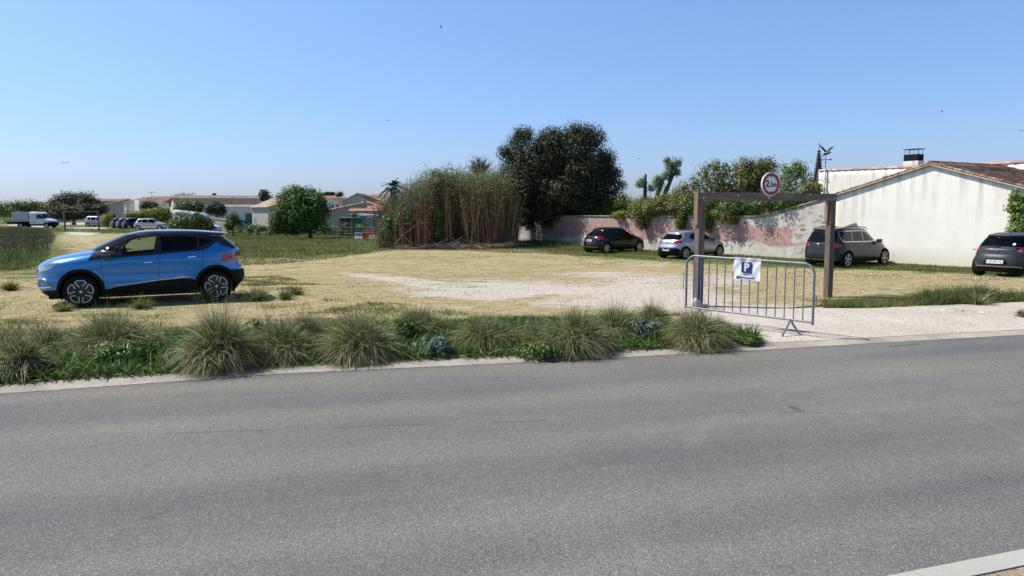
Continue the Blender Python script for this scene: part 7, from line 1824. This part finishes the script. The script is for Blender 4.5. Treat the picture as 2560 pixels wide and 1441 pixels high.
# ------------------------------------------------------------------ person
def skinned(name, joints, edges, mat, parent=None, sub=2, root=0):
    me = bpy.data.meshes.new(name); me.from_pydata([j[:3] for j in joints], edges, []); o = link(name, me, None, None)
    o.modifiers.new('s', 'SKIN'); sv = me.skin_vertices[0].data if me.skin_vertices else None
    if sv is None:
        bm = bmesh.new(); bm.from_mesh(me); bm.verts.layers.skin.verify(); bm.to_mesh(me); bm.free(); sv = me.skin_vertices[0].data
    for v, j in zip(sv, joints): v.radius = (j[3], j[4] if len(j) > 4 else j[3])
    sv[root].use_root = True
    md = o.modifiers.new('u', 'SUBSURF'); md.levels = sub; md.render_levels = sub
    dg = bpy.context.evaluated_depsgraph_get(); m2 = bpy.data.meshes.new_from_object(o.evaluated_get(dg)); bpy.data.objects.remove(o)
    m2.polygons.foreach_set('use_smooth', [True]*len(m2.polygons)); m2.materials.clear(); return link(name, m2, mat, parent)
plain('cloth_dark', (.018, .018, .022), .9); plain('skin', (.35, .2, .14), .6); plain('cloth_trouser', (.02, .025, .04), .9); plain('hair', (.03, .025, .02), .9)
pp = at(623, 580, 90); pz = T(pp.x, pp.y)
per = empty('person', (pp.x, pp.y, pz), R(10), 'person in dark jacket and trousers standing with back turned at the allotment edge', 'person')
J = [(0, 0, .92, .15, .12), (0, 0, 1.12, .15, .11), (0, 0, 1.34, .19, .12), (0, 0, 1.48, .07), (0, -.01, 1.56, .075), (0, -.01, 1.66, .10), (0, -.01, 1.74, .07),
     (-.1, 0, .86, .10), (-.13, .02, .48, .07), (-.15, 0, .10, .05), (-.16, -.12, .04, .045), (.1, 0, .86, .10), (.14, -.03, .48, .07), (.15, .03, .10, .05), (.16, -.09, .04, .045),
     (-.22, 0, 1.38, .07), (-.30, .02, 1.10, .055), (-.32, -.06, .86, .04), (-.32, -.09, .77, .04), (.22, 0, 1.38, .07), (.31, .03, 1.10, .055), (.31, -.08, .88, .04), (.30, -.11, .79, .04)]
E = [(0, 1), (1, 2), (2, 3), (3, 4), (4, 5), (5, 6), (0, 7), (7, 8), (8, 9), (9, 10), (0, 11), (11, 12), (12, 13), (13, 14), (2, 15), (15, 16), (16, 17), (17, 18), (2, 19), (19, 20), (20, 21), (21, 22)]
per.scale = (.95, .95, .95)
b_ = skinned('body', J, E, None, per)
for mm in ('cloth_dark', 'cloth_trouser', 'skin', 'hair'): b_.data.materials.append(MATS[mm])
for p_ in b_.data.polygons:
    z = p_.center.z; p_.material_index = 1 if z < .9 and abs(p_.center.x) < .25 else 0
    if z > 1.53: p_.material_index = 2 if z < 1.6 else 3
    if abs(p_.center.x) > .25 and z < .84: p_.material_index = 2
# ------------------------------------------------------------------ birds
for i, (px, py) in enumerate(((1103, 69), (973, 303), (2355, 280), (2556, 328), (163, 408), (1597, 397))):
    p = at(px, py, 70+i*6); q = MB(); s = .16
    q.tube([(-.1*s*6, 0, 0), (0, 0, .03), (.12*s*6, 0, .0)], [.015, .05, .01], 6)
    q.add([(-.03, 0, .02), (.06, 0, .02), (.02, .28, .12), (-.06, .42, .06)], [(0, 1, 2, 3)]); q.add([(-.03, 0, .02), (.06, 0, .02), (.02, -.28, .12), (-.06, -.42, .06)], [(0, 1, 2, 3)])
    o = q.build('bird', MATS['sign_black'], fix=False); o.location = p; o.rotation_euler = (0, 0, i*1.3)
    tag(o, ['tiny bird high in the sky above the middle left', 'tiny bird in the sky above the reeds', 'tiny bird in the sky above the white house', 'tiny bird at the right edge of the sky', 'tiny bird low in the sky at the far left', 'tiny bird near the pollards'][i], 'bird', 'birds in the sky')
